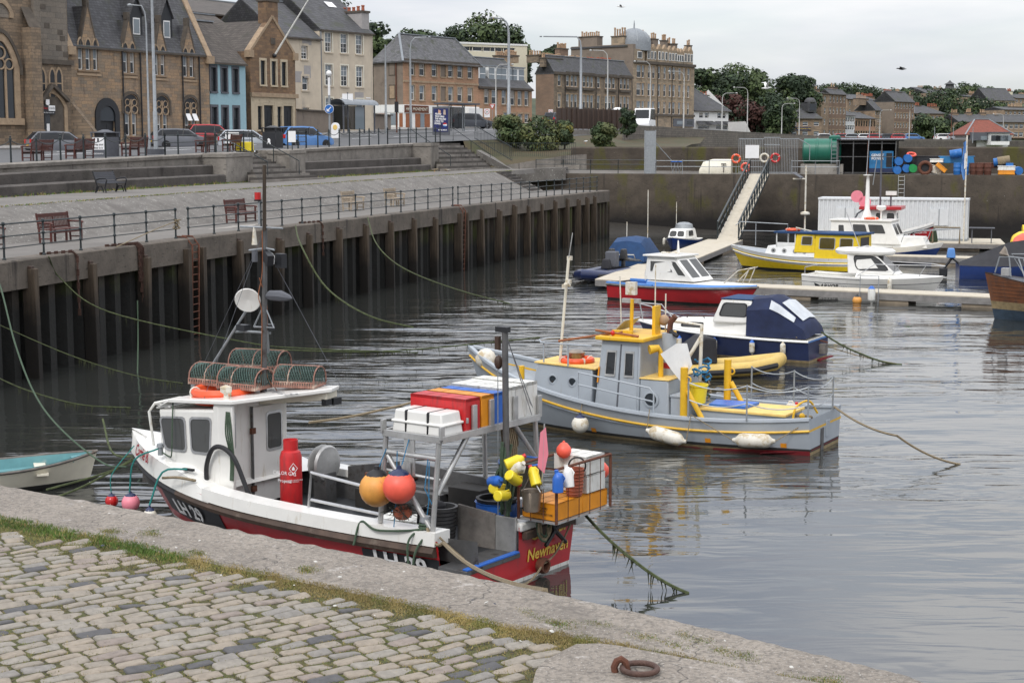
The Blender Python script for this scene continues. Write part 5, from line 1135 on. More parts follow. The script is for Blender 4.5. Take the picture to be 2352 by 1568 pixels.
for s0,dz,lb in((A1+3.3,0,'black handrail down the left side of the first stair'),(A2-2.5,0,'black handrail down the right side of the first stair'),(B1+.5,0,'black handrail down the left side of the second stair'),(B2+1.4,0,'black handrail down the right side of the second stair')):
 m=MB(); a=Q(s0,14.3,zt(s0)+1.0); c=Q(s0,11.2,zp(s0)+1.1); m.tube([Q(s0,14.3,zt(s0)+.02),a,c,Q(s0,11.2,zp(s0)+.35)],.03,'rail_paint',6); m.tube([Q(s0,12.8,zt(s0)-.9),Q(s0,12.8,lerp(a.z,c.z,.5))],.03,'rail_paint',6)
 tag(m.build('handrail'),lb,'handrail','stair handrails')
uu=s_at(964,13.4,zt); m=MB()
def mu(pts,k):m.prism([Q(uu+(x-1440)*.011,13.32,zt(uu)-.55-(y-1350)*.0115)for x,y in pts],nl*.06,k)
mu([(1392,1395),(1410,1358),(1428,1365),(1432,1382),(1420,1400),(1400,1405)],'mural_red'); mu([(1415,1360),(1425,1360),(1428,1372),(1418,1374)],'mural_skin'); mu([(1405,1385),(1425,1380),(1448,1408),(1440,1412),(1425,1398),(1400,1402)],'mural_skin')
mu([(1392,1402),(1440,1398),(1448,1420),(1468,1445),(1478,1462),(1500,1458),(1498,1472),(1480,1484),(1458,1482),(1452,1470),(1448,1448),(1430,1424),(1400,1416)],'mural_blue')
tag(m.build('mermaid_mural'),'painted blue tailed mermaid mural on the grey terrace wall','mural')
m=MB(); c=Q(s_at(540,2,DECK),1.9,DECK+.003); m.loft([[c+q*(2.0*sx*(1+.25*sin(a*3)))*cos(a)+nl*(.35*sx*(1+.2*cos(a*5)))*sin(a)+V((0,0,.012*(1-sx)))for a in[i*pi/12 for i in range(24)]]for sx in(.1,.5,1)],'conc',caps=False); tag(m.build('white_dust'),'patch of spilt white dust on the lower quay','dust',kind='stuff')
def cord(name,lb,cat,pts,r=.025,m_='rope_weed',sag=.0,n=10,fringe=0,group=None):
 P=rope(pts,sag,n)if sag else curve(pts,n); m=MB(); m.tube(P,r,m_,5)
 rn=random.Random(len(P)*7+int(pts[0][0]*10))
 if fringe:
  for _ in range(fringe):
   i=rn.randrange(len(P)//4,len(P)-1); p=P[i].lerp(P[i+1],rn.random()); l=rn.uniform(.06,.3); d=V((rn.gauss(0,.03),rn.gauss(0,.03),0)); m.add([p+V((-.012,0,0)),p+V((.015,0,0)),p+d+V((0,0,-l))],[(0,1,2)],'weed')
 return tag(m.build(name),lb,cat,group)
def qe(px,dz=0,out=-.05):s=s_at(px,0,DECK); return Q(s,out,DECK+dz)
def wy(x,y,Y):return gy(x,y,Y)
gc='rusty chains hanging over the quay edge'
for px,l,lb in((315,1.2,'heavy bunch of rusty chains hanging over the near quay edge'),(173,1.9,'thin rusty chain hanging from the quay edge near the first bench'),(738,1.4,'rusty chain hanging over the quay edge below the middle railing')):
 for k in((0,)if px!=315 else(0,1)):
  m=MB(); s=s_at(px,0,DECK)
  for j in range(4 if px==315 else 1):
   P=[Q(s-1.2,.5,DECK+.03),Q(s-.1+j*.09,.05,DECK+.05),Q(s+j*.09,-.06,DECK-.1),Q(s+j*.09+.05,-.05,DECK-l*(1+.3*j))]
   R_=rope(P,0,9)
   for i,(a,c)in enumerate(zip(R_[:-1],R_[1:])):m.bar(a,c,.09 if i%2 else .03,.03 if i%2 else .09,'chain_rust')
  if k==0:tag(m.build('chain'),lb,'chain',gc)
gr='weedy mooring ropes across the harbour'
cord('mooring_rope','weed hung mooring line from the near quay chain down to the dark water','rope',[qe(108),gy(140,640,46),gy(250,716,45),gy(560,785,44),gy(700,800,45),gy(960,810,47)],.02,fringe=34,n=8,group=gr)
cord('mooring_rope','tarry chain and line from the middle railing dropping to the water','rope',[qe(676),gy(690,560,55.5),gy(735,642,54),gy(785,690,53),gy(860,730,52),gy(950,752,52)],.03,fringe=34,n=8,group=gr)
cord('mooring_rope','green line from the quay railing to the wooden mast of the grey boat','rope',[qe(842),gy(862,555,66),gy(900,598,64),gy(960,632,61),gy(1060,668,57),gy(1170,697,52)],.025,fringe=40,n=8,group=gr)
cord('mooring_rope','thick green mooring rope curving from the left quay down to the red fishing boat','rope',[gy(-30,590,36),gy(0,655,35),gy(35,790,33),gy(80,905,31.5),gy(140,985,30),gy(235,1062,28.8),gy(292,1072,28.2)],.018,'rope_green',n=8,group=gr)
cord('mooring_rope','slack weedy rope crossing the dark water at the left','rope',[gy(-20,860,40),gy(60,895,39),gy(180,928,38),gy(300,936,37.5)],.018,fringe=50,n=9,group=gr)
cord('mooring_rope','thin line sagging from the left edge over the dark wall','rope',[gy(-20,738,42),gy(160,815,41),gy(310,862,40),gy(420,880,39)],.014,fringe=50,n=9,group=gr)
cord('mooring_rope','short yellow green rope hanging straight down against the dark piling','rope',[gy(316,690,47),gy(317,780,46.8),gy(315,905,45)],.022,'rope_green',n=6,group=gr)
cord('mooring_rope','long dark line running from the grey bow towards the red fishing boat','rope',[gy(1096,868,34),gy(1000,905,33),gy(880,940,31.5),gy(710,970,30)],.028,'rope_tan',sag=.03,n=8,group=gr)
cord('mooring_rope','nearly level weed hung line behind the red boat mast','rope',[gy(560,800,48),gy(820,808,47),gy(980,800,46.5),gy(1240,775,46)],.022,fringe=44,n=9,group=gr)
rn=MB(); s=s_at(404,.4,DECK); c=Q(s,.36,DECK); P=[]
for i in range(60):a=i*.9; P.append(c+V((.09*cos(a)*(1+.6*sin(i*.7)),.09*sin(a),.5+.16*sin(i*.37))))
rn.tube(P,.016,'rope_tan',5); rn.tube([c+V((0,0,.6)),Q(s-1.6,.2,DECK+.45),Q(s-5,-.05,DECK+.02)],.018,'rope_tan',5); tag(rn.build('knotted_rope'),'tan rope knotted round the end railing post by the ladder','rope')
mat('lamp_pale',(.42,.42,.4),.5)
def gp(px,py,Y):return gy(px,py,Y)
def lamp(px,yt,yb,Y,arm,lb,m_='galv',r=.1,two=False,al=1.7):
 b=gp(px,yb,Y); h=gy(px,yt,Y).z-b.z; t=E('street_lamp',lb,'street lamp',b,0,'street lamps along the shore road'); m=MB()
 m.tube([(0,0,-.3),(0,0,h*.22),(0,0,h*.225),(0,0,h*.86)]+([(arm*.12,0,h*.95),(arm*.5,0,h*.995),(arm*al,0,h)]if arm else[(0,0,h)]),[r*1.3,r*1.25,r,r*.75]+([r*.5]*3 if arm else[r*.6]),m_,8); m.build('column',t)
 for e in((arm,)if not two else(arm,-arm)):
  if e:m=MB();
  if e:m.at((e*(al+.3),0,h)).lathe([(.02,-.1),(.14,-.08),(.17,0),(.1,.07),(.02,.09)],m_,8); m.M=None; m.build('lantern',t)
 return t
lamp(A_(1398),-60,345,88,0,'thick galvanised lamp column standing in front of the gothic hall',r=.1)
lamp(A_(1340),12,338,100,-.5,'thin lamp post just left of the thick column before the gothic hall',r=.065)
lamp(B_(1165),103,300,158,0,'grey lamp column in front of the corner of the orange block',r=.11)
lamp(B_(1387),86,296,165,1,'grey lamp column with arm in front of the orange shopfront',r=.11)
lamp(1168.5,42,292,140,-1,'tallest lamp post with left arm carrying a perched gull',r=.14,al=1.3)
lamp(1139,148,285,190,1,'pale lamp post before the low orange row','lamp_pale',r=.08)
lamp(1333.6,84,285,190,-1,'tall grey lamp with long left arm before the dark stone terrace',r=.17,al=4.5)
lamp(1395,116,285,185,-1,'pale curved lamp before the right end of the dark terrace','lamp_pale',r=.09)
for px,yt,yb,Y,a,lb in((1493,141,287,200,-1,'pale curved lamp before the tenement, nearest the white van'),(1570,164,292,210,-1,'pale curved lamp before the right half of the tenement'),(1658,214,300,225,1,'pale lamp with right arm beside the white houses'),(1716,201,304,232,-1,'pale lamp at the end of the white garden wall'),(1795,238,312,260,1,'pale lamp left of the seaside inn'),(1835,226,316,262,-1,'pale lamp in front of the seaside inn'),(2020,253,318,300,1,'pale lamp before the grey gable of the far town'),(2088,254,320,305,0,'pale post before the brown tenement'),(2184,257,320,310,0,'thin brown post among the round trees'),(2303,262,322,315,-1,'pale lamp behind the pavilion')):
 lamp(px,yt,yb,Y,a,lb,'rust' if px==2184 else 'lamp_pale',r=.075)
for px,lb in((2146,'short lamp with round head left of the pavilion'),(2189,'short lamp with round head close to the pavilion'),(2234,'short lamp with round head rising over the dark hut')):
 lamp(px,292,325,292,0,lb,r=.07)
b_=gp(757.5,322,118); t=E('beacon_post','white globe beacon post carrying a round blue arrow sign','beacon',b_); h=gy(757,166,118).z-b_.z; m=MB(); m.cyl((0,0,0),(0,0,h*.66),.08,'galv',8).cyl((0,0,h*.66),(0,0,h*.92),.09,'sign_white',8); m.build('post',t); m=MB(); m.ball((0,0,h*.98),.22,'lamp_white',12); m.build('globe',t)
zs_=gy(757,251,118).z-b_.z; m=MB(); m.cyl((0,-.16,zs_),(0,-.1,zs_),.34,'sign_white',24).cyl((0,-.18,zs_),(0,-.15,zs_),.31,'sign_blue',24); m.bar((.15,-.2,zs_+.15),(-.1,-.2,zs_-.1),.07,.02,'sign_white',(0,1,0)).prism([(-.18,-.2,zs_-.18),(.05,-.2,zs_-.18),(-.18,-.2,zs_+.05)],(0,.015,0),'sign_white'); m.build('arrow_sign',t)
p=gp(B_(710),318,116); m=MB(); m.prism([(.3*cos(a)*1,0,.85+.3*sin(a)*1)for a in[i*pi/8 for i in range(9)]]+[(-.3,0,.0),(.3,0,0)],(0,.5,0),'sign_white'); m.prism([(.17*cos(a),-.02,.8+.2*sin(a))for a in[i*pi/8 for i in range(16)]],(0,.05,0),'yellow_deck'); tag(m.build('bollard',bev=.04,loc=p),'rounded white and cream traffic bollard beside the beacon post','bollard')
def bin_(name,lb,px,py,Y,w,h,poster):
 b=gp(px,py,Y); t=E(name,lb,'litter bin',b,R(58)if poster else R(70)); m=MB(); m.bx(-w/2,-w/2,0,w/2,w/2,h*.8,'slate_margin' if poster else 'black_paint'); m.build('body',t,bev=.03); m=MB()
 for x in(-1,1):
  for y in(-1,1):m.bx(x*w/2-.04,y*w/2-.04,h*.8,x*w/2+.04,y*w/2+.04,h*.95,'slate_margin' if poster else 'black_paint')
 m.bx(-w*.4,-w*.4,h*.8,w*.4,w*.4,h*.94,'black_rubber').prism([(-w*.56,-w*.56,h*.94),(w*.56,-w*.56,h*.94),(w*.56,w*.56,h*.94),(-w*.56,w*.56,h*.94)],(0,0,.06),'slate_margin' if poster else 'black_paint').box((0,0,h+.03),(w*.7,w*.7,.12),'slate_margin' if poster else 'black_paint',.3); m.build('lid',t,bev=.01); return t,w,h
t,w_,h_=bin_('litter_bin','dark litter bin with a white drop your litter poster on its side',A_(950),367,80,.95,1.42,True)
m=MB(); m.bx(-w_/2-.02,-w_/2+.06,.5,-w_/2+.005,w_/2-.06,1.1,'sign_white'); m.bx(-w_/2-.025,-.06,.88,-w_/2-.018,.06,1.08,'black_paint'); m.build('poster',t)
text('Drop your\nlitter in it',.17,'black_paint',t,(-w_/2-.03,0,.68),(pi/2,0,-pi/2)); text('@EDINBURGH',.1,'sign_white',t,(-w_/2-.01,0,.3),(pi/2,0,-pi/2))
t,w_,h_=bin_('litter_bin','black litter bin with a white dog symbol at the first stair head',B_(152),348,98,.95,1.5,False)
m=MB(); D_=[(-.14,0),(-.14,.1),(-.06,.14),(-.1,.3),(-.02,.36),(.06,.3),(.1,.26),(.08,.16),(.12,.0),(.06,0),(.02,.1),(-.06,.08),(-.08,0)]; m.prism([(-w_/2-.02,-a,.45+c)for a,c in D_],(.018,0,0),'sign_white'); m.build('dog_symbol',t)
m=MB(); p=gp(A_(1395),360,84); m.lathe([(.42,0),(.48,.4),(.44,.4),(.4,.32)],'slate_margin',14); o=tag(m.build('planter',loc=p),'low round dark planter at the foot of the thick lamp column','planter')
m=MB(); p=gp(A_(2195),350,92); m.box((0,0,.3),(1.0,.5,.6),'yellow_plastic',.92); tag(m.build('grit_box',bev=.03,loc=p),'small yellow grit box beside the bench at the stair head','box')
for px,py,lb in((A_(2080),318,'blank white notice board behind the stair head bench'),(B_(322),315,'white paper notice tied to the rail before the blue hatchback')):
 m=MB(); m.bx(-.4 if px<600 else-.22,0,-.3,.4 if px<600 else .22,.03,.35,'sign_white').cyl((0,.04,-1),(0,.04,-.2),.03,'rail_paint',6); tag(m.build('notice',loc=gp(px,py,93)),lb,'notice')
t=E('bus_shelter','glass bus shelter with curved roof before the grey boundary wall','bus shelter',gp(B_(880),306,135),R(52)); m=MB()
for x in(-1.9,1.9):
 for y in(-.6,.6):m.bx(x-.05,y-.05,0,x+.05,y+.05,2.4,'slate_margin')
m.build('frame',t); m=MB(); m.loft([[(x,.95*cos(a),2.35+.5*sin(a))for x in(-2.1,2.1)]for a in[i*pi/8 for i in range(9)]],'lead',ring=False); m.build('roof',t); m=MB(); m.bx(-1.85,.58,.3,1.85,.6,2.3,'glass').bx(-1.92,-.5,.3,-1.9,.5,2.3,'glass').bx(-.5,-.62,.3,.6,-.6,2.2,'pane_pale'); m.build('glazing',t)
b_=gp(B_(825),306,134); m=MB(); m.cyl((0,0,0),(0,0,3.4),.06,'slate_margin',8).bx(-.45,-.05,2.55,.45,.05,3.3,'sign_white'); tag(m.build('bus_stop',loc=b_),'bus stop pole with white flag beside the curved shelter','bus stop')
t=E('poster_stand','shelter end panel with a dark blue advertising poster at the stair top','poster',gp(B_(1657),310,128),R(-12)); m=MB(); m.bx(-.72,0,0,.72,.2,2.25,'slate_margin'); m.build('frame',t,bev=.03); m=MB(); m.bx(-.6,-.02,.25,.6,.0,2.1,'poster_blue').prism([(-.22,-.025,1.72),(-.02,-.025,1.62),(.0,-.025,1.95),(-.2,-.025,2.02)],(0,.004,0),'skin').prism([(.2,-.025,1.62),(.42,-.025,1.6),(.4,-.025,2.0),(.24,-.025,2.02)],(0,.004,0),'mural_skin'); m.build('poster',t)
text('PEOPLE\nWHO SING\nTHE WRONG\nLYRICS TO\nSONGS.',.19,'sign_white',t,(-.5,-.035,1.3),(pi/2,R(4),0),bold=.008,align='LEFT',shear=.15,sx=.8); text('PEPSI MAX',.16,'sign_white',t,(.15,-.035,.38),(pi/2,0,0),bold=.004)
m=MB(); m.cyl((.35,-.035,.8),(.35,-.02,.8),.17,'sign_white',20); m.prism([(.35+.17*cos(a),-.04,.8+.17*sin(a))for a in[.35+i*(pi-.5)/8 for i in range(9)]],(0,.004,0),'lamp_red'); m.prism([(.35+.17*cos(a),-.04,.8-.17*sin(a))for a in[.5+i*(pi-.7)/8 for i in range(9)]],(0,.004,0),'sign_blue'); m.build('emblem',t)
t=E('bus_shelter','square glass bus shelter behind the advertising poster','bus shelter',gp(B_(1800),302,150),R(53)); m=MB()
for x in(-2,0,2):
 for y in(-.7,.7):m.bx(x-.04,y-.04,0,x+.04,y+.04,2.5,'galv')
m.bx(-2.3,-1,2.5,2.3,.9,2.65,'slate_margin'); m.build('frame',t); m=MB(); m.bx(-2,.69,.3,2,.71,2.3,'glass').bx(-2.02,-.7,.3,-2,.7,2.3,'glass'); m.build('glazing',t)
for px,py,Y,k,lb in((B_(2117),246,160,0,'white red edged give way triangle sign before the low orange row'),(B_(2070),258,152,1,'twenty mile speed limit sign before the low orange row'),(1176+.25633*347,258,200,1,'twenty mile speed limit sign before the dark gable')):
 p=gp(px,py,Y); m=MB(); m.cyl((0,0,-3),(0,0,.4),.05,'galv',6)
 if k==0:m.prism([(-.6,-.08,.5),(.6,-.08,.5),(0,-.08,-.5)],(0,.04,0),'lamp_red').prism([(-.4,-.1,.38),(.4,-.1,.38),(0,-.1,-.27)],(0,.02,0),'sign_white');
 else:m.bx(-.55,-.08,-.9,.55,-.04,.6,'sign_white').cyl((0,-.11,.05),(0,-.08,.05),.45,'lamp_red',20).cyl((0,-.13,.05),(0,-.1,.05),.36,'sign_white',20)
 o=tag(m.build('road_sign',loc=p),lb,'road sign'); o.scale=(.5,.5,.55)
 if k:text('20',.4,'black_paint',o,(0,-.14,.05),(pi/2,0,0),bold=.01)
 else:text('GIVE WAY',.13,'black_paint',o,(0,-.13,.2),(pi/2,0,0))
b_=gp(B_(1262),305,150); t=E('traffic_light','black traffic light on a rusty pole by the orange shop','traffic light',b_); m=MB(); m.cyl((0,0,0),(0,0,3.4),.07,'rust',8); m.build('pole',t); m=MB(); m.bx(-.18,-.2,1.9,.18,.1,2.9,'black_paint'); m.build('signal_head',t)
m=MB(); P=[gp(c_[0],c_[1],Y)for c_,Y in((cr('c',400,1145),170),(cr('c',750,1150),178),(cr('c',1030,1148),184))]
t=E('board_fence','long dark brown board fence along the road above the shrub bank','fence',P[0]); Pl=[p-P[0]for p in P]
for a,c in zip(Pl[:-1],Pl[1:]):m.bar(a+V((0,0,1.0)),c+V((0,0,1.0)),.1,2.2,'dark_wood')
m.build('boards',t); m=MB()
for k in range(15):c=lerp(Pl[0],Pl[2],k/14); m.bx(c.x-.06,c.y-.12,c.z-.2,c.x+.06,c.y-.02,c.z+2.2,'dark_wood')
m.build('posts',t); m=MB()
for a,c in zip(Pl[:-1],Pl[1:]):m.bar(a+V((0,-1,-1.4)),c+V((0,-1,-1.4)),.5,2.4,'terrace_conc')
m.build('plinth',t)
b_=gp(*cr('c',910,1140),200); m=MB(); m.bx(-1.75,0,0,1.75,4,1.6,'red_paint').bx(-2.0,-.3,1.6,1.8,4.3,2.0,'sign_white').box((.6,2,2.25),(2.4,3,.5),'sign_white',.2); tag(m.build('kiosk',loc=b_),'red kiosk with white roof band beside the tall slender bush','kiosk')
def bars(lb,pts,h,sp,cat='railing',m_='rail_paint',name='bar_railing',top=True):
 t=E(name,lb,cat,pts[0]); P=[V(p)-V(pts[0])for p in pts]; m=MB()
 for a,c in zip(P[:-1],P[1:]):m.bar(a+V((0,0,h)),c+V((0,0,h)),.05,.05,m_).bar(a+V((0,0,.12)),c+V((0,0,.12)),.04,.04,m_)
 m.build('rail',t); m=MB()
 for a,c in zip(P[:-1],P[1:]):
  n=int((c-a).length/sp)
  for i in range(n+1):p=lerp(a,c,i/n); m.bx(p.x-.012,p.y-.012,p.z,p.x+.012,p.y+.012,p.z+h+.04,m_)
 m.build('bars',t); return t
bars('black barred railing sloping down the ramp right of the second stair',[gy(*cr('b',1960,1250),124),gy(*cr('b',2294,1450),121.5)],1.1,.16)
bars('black barred railing standing on the low kerb wall by the pier corner',[PP(-10,3.9,PZ+.62),PP(u_at(1300),3.9,PZ+.62)],1.75,.16)
m=MB(); a=gy(*cr('b',1975,1345),126); c=gy(*cr('b',2294,1520),123); e=gy(*cr('c',480,1500),123.5); m.loft([[p+V((0,0,-1)),p,p+V((.3,3.2,.0)),p+V((.3,3.2,-1))]for p in(a,c,e)],'slope_conc'); tag(m.build('ramp'),'grey concrete access ramp sloping down behind the black barred railing','ramp')
def prail(lb,u0,u1,n,m_,rails=(1.0,.55),v=.35,h=1.0,name='railing'):
 o0=PP(u0,v,PZ); t=E(name,lb,'railing',o0,atan2(pd.y,pd.x),'railings along the pier edge'); L_=u1-u0
 for i in range(n):m=MB(); m.lathe([(.035,0),(.03,.05),(.028,h),(.05,h+.03),(.02,h+.06)],m_,6); m.build('post',t,loc=(L_*i/(n-1),0,0))
 for z in rails:m=MB(); m.tube([(0,0,z),(L_,0,z)],.028,m_,6); m.build('rail',t)
prail('dark two rail railing on the pier edge left of the tall metal screen',u_at(1229),u_at(1482),5,'rail_paint',(1.05,.7,.3),h=1.05)
prail('galvanised two rail railing in front of the upturned boat',u_at(1505),u_at(1752),5,'galv')
prail('galvanised two rail railing in front of the green tank',u_at(1817),u_at(1927),3,'galv')
t=NT('car_glass'); t.col((.012,.014,.017)); t.set(Roughness=.08,Specular_IOR_Level=.35)
def car(label,px,py,Y,head,paint,L=4.1,H=1.46,W=1.75,estate=0,detail=True,group='parked cars along the shore road',name='parked_car'):
 p=gp(px,py,Y); t=E(name,label,'car' if name=='parked_car' else 'van',p,pi/2-R(head),group); m=MB(); w=W/2
 if name=='parked_car':S=[(-.5,.38,.62,.64,.86,.84),(-.49,.3,.88,.93,.92,.8),(-.47,.26,.93,1.02,.96,.78),(-.37,.2,.93,H*.985,1,.72),(-.1,.2,.92,H,1,.72),(.1,.2,.9,H*.97,1,.71),(.25,.2,.88,.98,1,.72),(.3,.22,.86,.9,.99,.8),(.43,.26,.74,.78,.95,.82),(.49,.3,.6,.64,.84,.76),(.5,.36,.52,.54,.8,.74)]
 else:S=[(-.5,.3,1.2,H*.98,.98,.9),(-.4,.25,1.2,H,1,.9),(.22,.25,1.2,H*.98,1,.88),(.36,.25,1.15,1.3,1,.9),(.47,.3,.95,1.0,.96,.88),(.5,.4,.7,.72,.9,.85)]
 m.loft([[(x*L,-a*w,zb),(x*L,-a*w*1.0,(zb+zm)/2),(x*L,-a*w*.97,zm),(x*L,-b*w*1.02,max(zm,zt_-.09)),(x*L,-b*w*.95,zt_),(x*L,b*w*.95,zt_),(x*L,b*w*1.02,max(zm,zt_-.09)),(x*L,a*w*.97,zm),(x*L,a*w,(zb+zm)/2),(x*L,a*w,zb)]for x,zb,zm,zt_,a,b in S],[paint,paint,'car_glass',paint,paint,paint,'car_glass',paint,paint,'black_rubber'])
 m.build('body',t,ang=30)
 if name!='parked_car':m=MB(); m.prism([(.35*L,-.8*w,1.35),(.35*L,.8*w,1.35),(.235*L,.74*w,H*.9),(.235*L,-.74*w,H*.9)],(.12,0,.03),'car_glass'); m.build('windscreen',t)
 if name=='parked_car':
  m=MB()
  m.prism([(-.485*L,-.62*w,.97),(-.485*L,.62*w,.97),(-.385*L,.58*w,H*.95),(-.385*L,-.58*w,H*.95)],(-.02,0,.005),'car_glass'); m.build('rear_window',t)
  m=MB(); m.prism([(.265*L,-.64*w,.93),(.265*L,.64*w,.93),(.12*L,.6*w,H*.95),(.12*L,-.6*w,H*.95)],(.03,0,.01),'car_glass'); m.build('windscreen',t)
  for s_ in(-1,1):
   m=MB(); m.box((-.492*L,s_*.8*w,.82),(.1,.2,.26),'lamp_red'); m.build('tail_light',t,bev=.02)
   for x in(-.36,-.02):m=MB(); m.bar((x*L,s_*.985*w,.92),((x+.03 if x<0 else x)*L,s_*.745*w,H*.95),.06,.03,'black_rubber'); m.build('pillar',t)
   m=MB(); m.ball((.19*L,s_*1.06*w,.98),.1,paint,8,.7); m.build('mirror',t)
  m=MB(); m.bx(-.508*L,-.26,.52,-.49*L,.26,.63,'plate_yellow'); m.build('number_plate',t)
 for x in(-.3,.31):
  for s_ in(-1,1):
   m=MB(); r_=.31; m.at((x*L,s_*(w-.09),r_),0,pi/2).lathe([(.2,-.11),(r_,-.1),(r_+.01,0),(r_,.1),(.2,.11)],'tyre',16); m.M=None; wo=m.build('wheel',t)
   m=MB(); m.at((x*L,s_*(w+.01),r_),0,pi/2).lathe([(.19,-.03),(.2,0),(.05,.01),(.01,.01)],'steel',10); m.M=None; m.build('rim',wo)
 return t
car('dark grey hatchback parked behind the two left terrace benches',A_(545),355,100,60,'car_grey')
car('dark grey estate car with yellow rear plate beside the thick lamp column',A_(1620),343,112,62,'car_grey',4.3)
car('red hatchback parked between the grey and silver cars',A_(1900),334,121,62,'car_red',4.3,1.6)
car('silver saloon parked behind the first stair railing',A_(2200),345,114,64,'car_silver',4.4)
car('bright blue hatchback parked beside the black litter bin',B_(430),342,106,50,'car_blue',3.95,1.5,1.7)
car('black car parked behind the leftmost bank shrub',1085,296,165,70,'car_dark',4.6,1.6)
car('dark hatchback beside the speed limit sign at the dark gable',1272,288,200,20,'car_dark',4.2,1.6)
car('white delivery van passing on the road before the tenement',1479,300,178,192,'sign_white',5.6,2.5,2.0,name='parked_van')
random.seed(4)
for i,(px,cl_,nm)in enumerate(((1897,'sign_white','white'),(1936,'car_red','red'),(1960,'car_silver','silver'),(1990,'sign_white','white'),(2012,'car_red','dull red'),(2043,'car_dark','dark'),(2066,'car_red','red'),(2098,'car_blue','blue'),(2170,'sign_white','white'),(2195,'car_silver','grey'))):
 wh=['left of the clipped bush','in front of the pink house','right of the clipped bush','left of the brown tenement','below the blank brown gable','under the brown tenement windows','at the brown tenement shop','beside the round green tree','between the short round headed lamps','left of the dark hut'][i]
 car(nm+' car roof showing over the sea wall '+wh,px,324.5,312,80,cl_,4.2,1.5)
class Hull:
 def __init__(s,par,L,B,zs,rows,mats,tw=.85,rk=.1,fl=(.12,.7),zk=-.45,p=2.3,n=22,name='hull',notch=0,tmat=None):
  s.L,s.B,s.zs,s.tw,s.rk,s.fl,s.zk,s.p,s.par,s.n=L,B,zs,tw,rk,fl,zk,p,par,n
  m=MB(); T=[(i/n)**.85 for i in range(n+1)]
  if notch:T=[0,notch/L]+[t for t in T if t>notch/L+.02]
  R_=[[s.pt(t,s.zr(t,r),sd)for r in rows]for sd in(1,-1)for t in T]; k=len(T); nr=len(rows)
  vs=[p_ for r in R_ for p_ in r]
  for sd in(0,1):
   for i in range(k-1):
    for j in range(nr-1):
     if notch and sd==0 and i==0 and j>=nr-3:continue
     a=(sd*k+i)*nr+j; m.add([vs[a],vs[a+1],vs[a+nr+1],vs[a+nr]],[(0,1,2,3)],mats[j])
  for j in range(nr-1):
   a,b=R_[0],R_[k]
   if notch and j>=nr-3:m.poly([V((0,.1,a[j].z)),V((0,.1,a[j+1].z)),b[j+1],b[j]],tmat or mats[j])
   else:m.poly([a[j],a[j+1],b[j+1],b[j]],tmat or mats[j])
  import bmesh
  s.o=m.build(name,par,ang=40)
  me=s.o.data; bm=bmesh.new(); bm.from_mesh(me); bmesh.ops.remove_doubles(bm,verts=bm.verts,dist=.0008); bmesh.ops.recalc_face_normals(bm,faces=bm.faces); bm.to_mesh(me); bm.free(); me.set_sharp_from_angle(angle=R(40))
 def sh(s,t):a,b,c=s.zs; return a*(1-t)*(1-2*t)+4*b*t*(1-t)+c*t*(2*t-1)
 def kz(s,t):return s.zk*(1-max(0,(t-.75)/.25)**2*.6)
 def hb(s,t):
  if t<.45:return s.B/2*(s.tw+(1-s.tw)*sin(t/.45*pi/2))
  return s.B/2*max(.012,1-((t-.45)/.55)**s.p)
 def zr(s,t,r):k,v=r; return s.kz(t)if k=='k' else(s.sh(t)-v if k=='s' else min(v,s.sh(t)-.02))
 def pt(s,t,z,sd=1,dy=0,dz=0):
  v=max(0,min(1,(z-s.kz(t))/(s.sh(t)-s.kz(t)))); e=lerp(s.fl[0],s.fl[1],t**1.5)
  return V((s.L*t-s.L*s.rk*(1-v)*t**6,sd*(s.hb(t)*max(.02,v)**e+dy),z+dz))
 def line(s,off=0,dy=0,t0=0,t1=1,n=26,sides=(1,-1)):
  P=[s.pt(lerp(t0,t1,i/n),s.sh(lerp(t0,t1,i/n))-off,sides[0],dy)for i in range(n+1)]
  if len(sides)>1:P+=[s.pt(lerp(t0,t1,i/n),s.sh(lerp(t0,t1,i/n))-off,-1,dy)for i in range(n,-1,-1)]
  return P
 def strake(s,off,r,m,name='rubbing_strake',dy=.02,t0=0,t1=1,sides=(1,-1),parent=None):
  b=MB(); b.tube(s.line(off,dy,t0,t1,26,sides),r,m,6); return b.build(name,parent or s.o)
 def deck(s,dz,m,name='deck',inset=.07,t0=0,t1=.97,bw=None,zabs=None,parent=None):
  b=MB(); r=[]
  for i in range(19):
   t=lerp(t0,t1,i/18); h=max(.01,s.hb(t)-inset); z=s.sh(t); zd=zabs if zabs is not None else z-dz
   r.append([(s.L*t,h,z-.01),(s.L*t,h-.03,zd),(s.L*t,-h+.03,zd),(s.L*t,-h,z-.01)])
  b.loft(r,[bw or m,m,bw or m],ring=False); return b.build(name,parent or s.par)
 def cap(s,w,th,m,t0=0,t1=.985,name='gunwale',out=.03,sides=(1,-1),parent=None):
  b=MB()
  for sd in sides:
   r=[]
   for i in range(25):
    t=lerp(t0,t1,i/24); h=s.hb(t); z=s.sh(t); y0,y1=h+out,max(h-w,.004)
    r.append([(s.L*t,sd*y,z+d)for y,d in((y0,-th*.4),(y0-.01,th*.6),(y1,th*.6),(y1,-th*.4))])
   b.loft(r,m)
  return b.build(name,parent or s.par,ang=30)
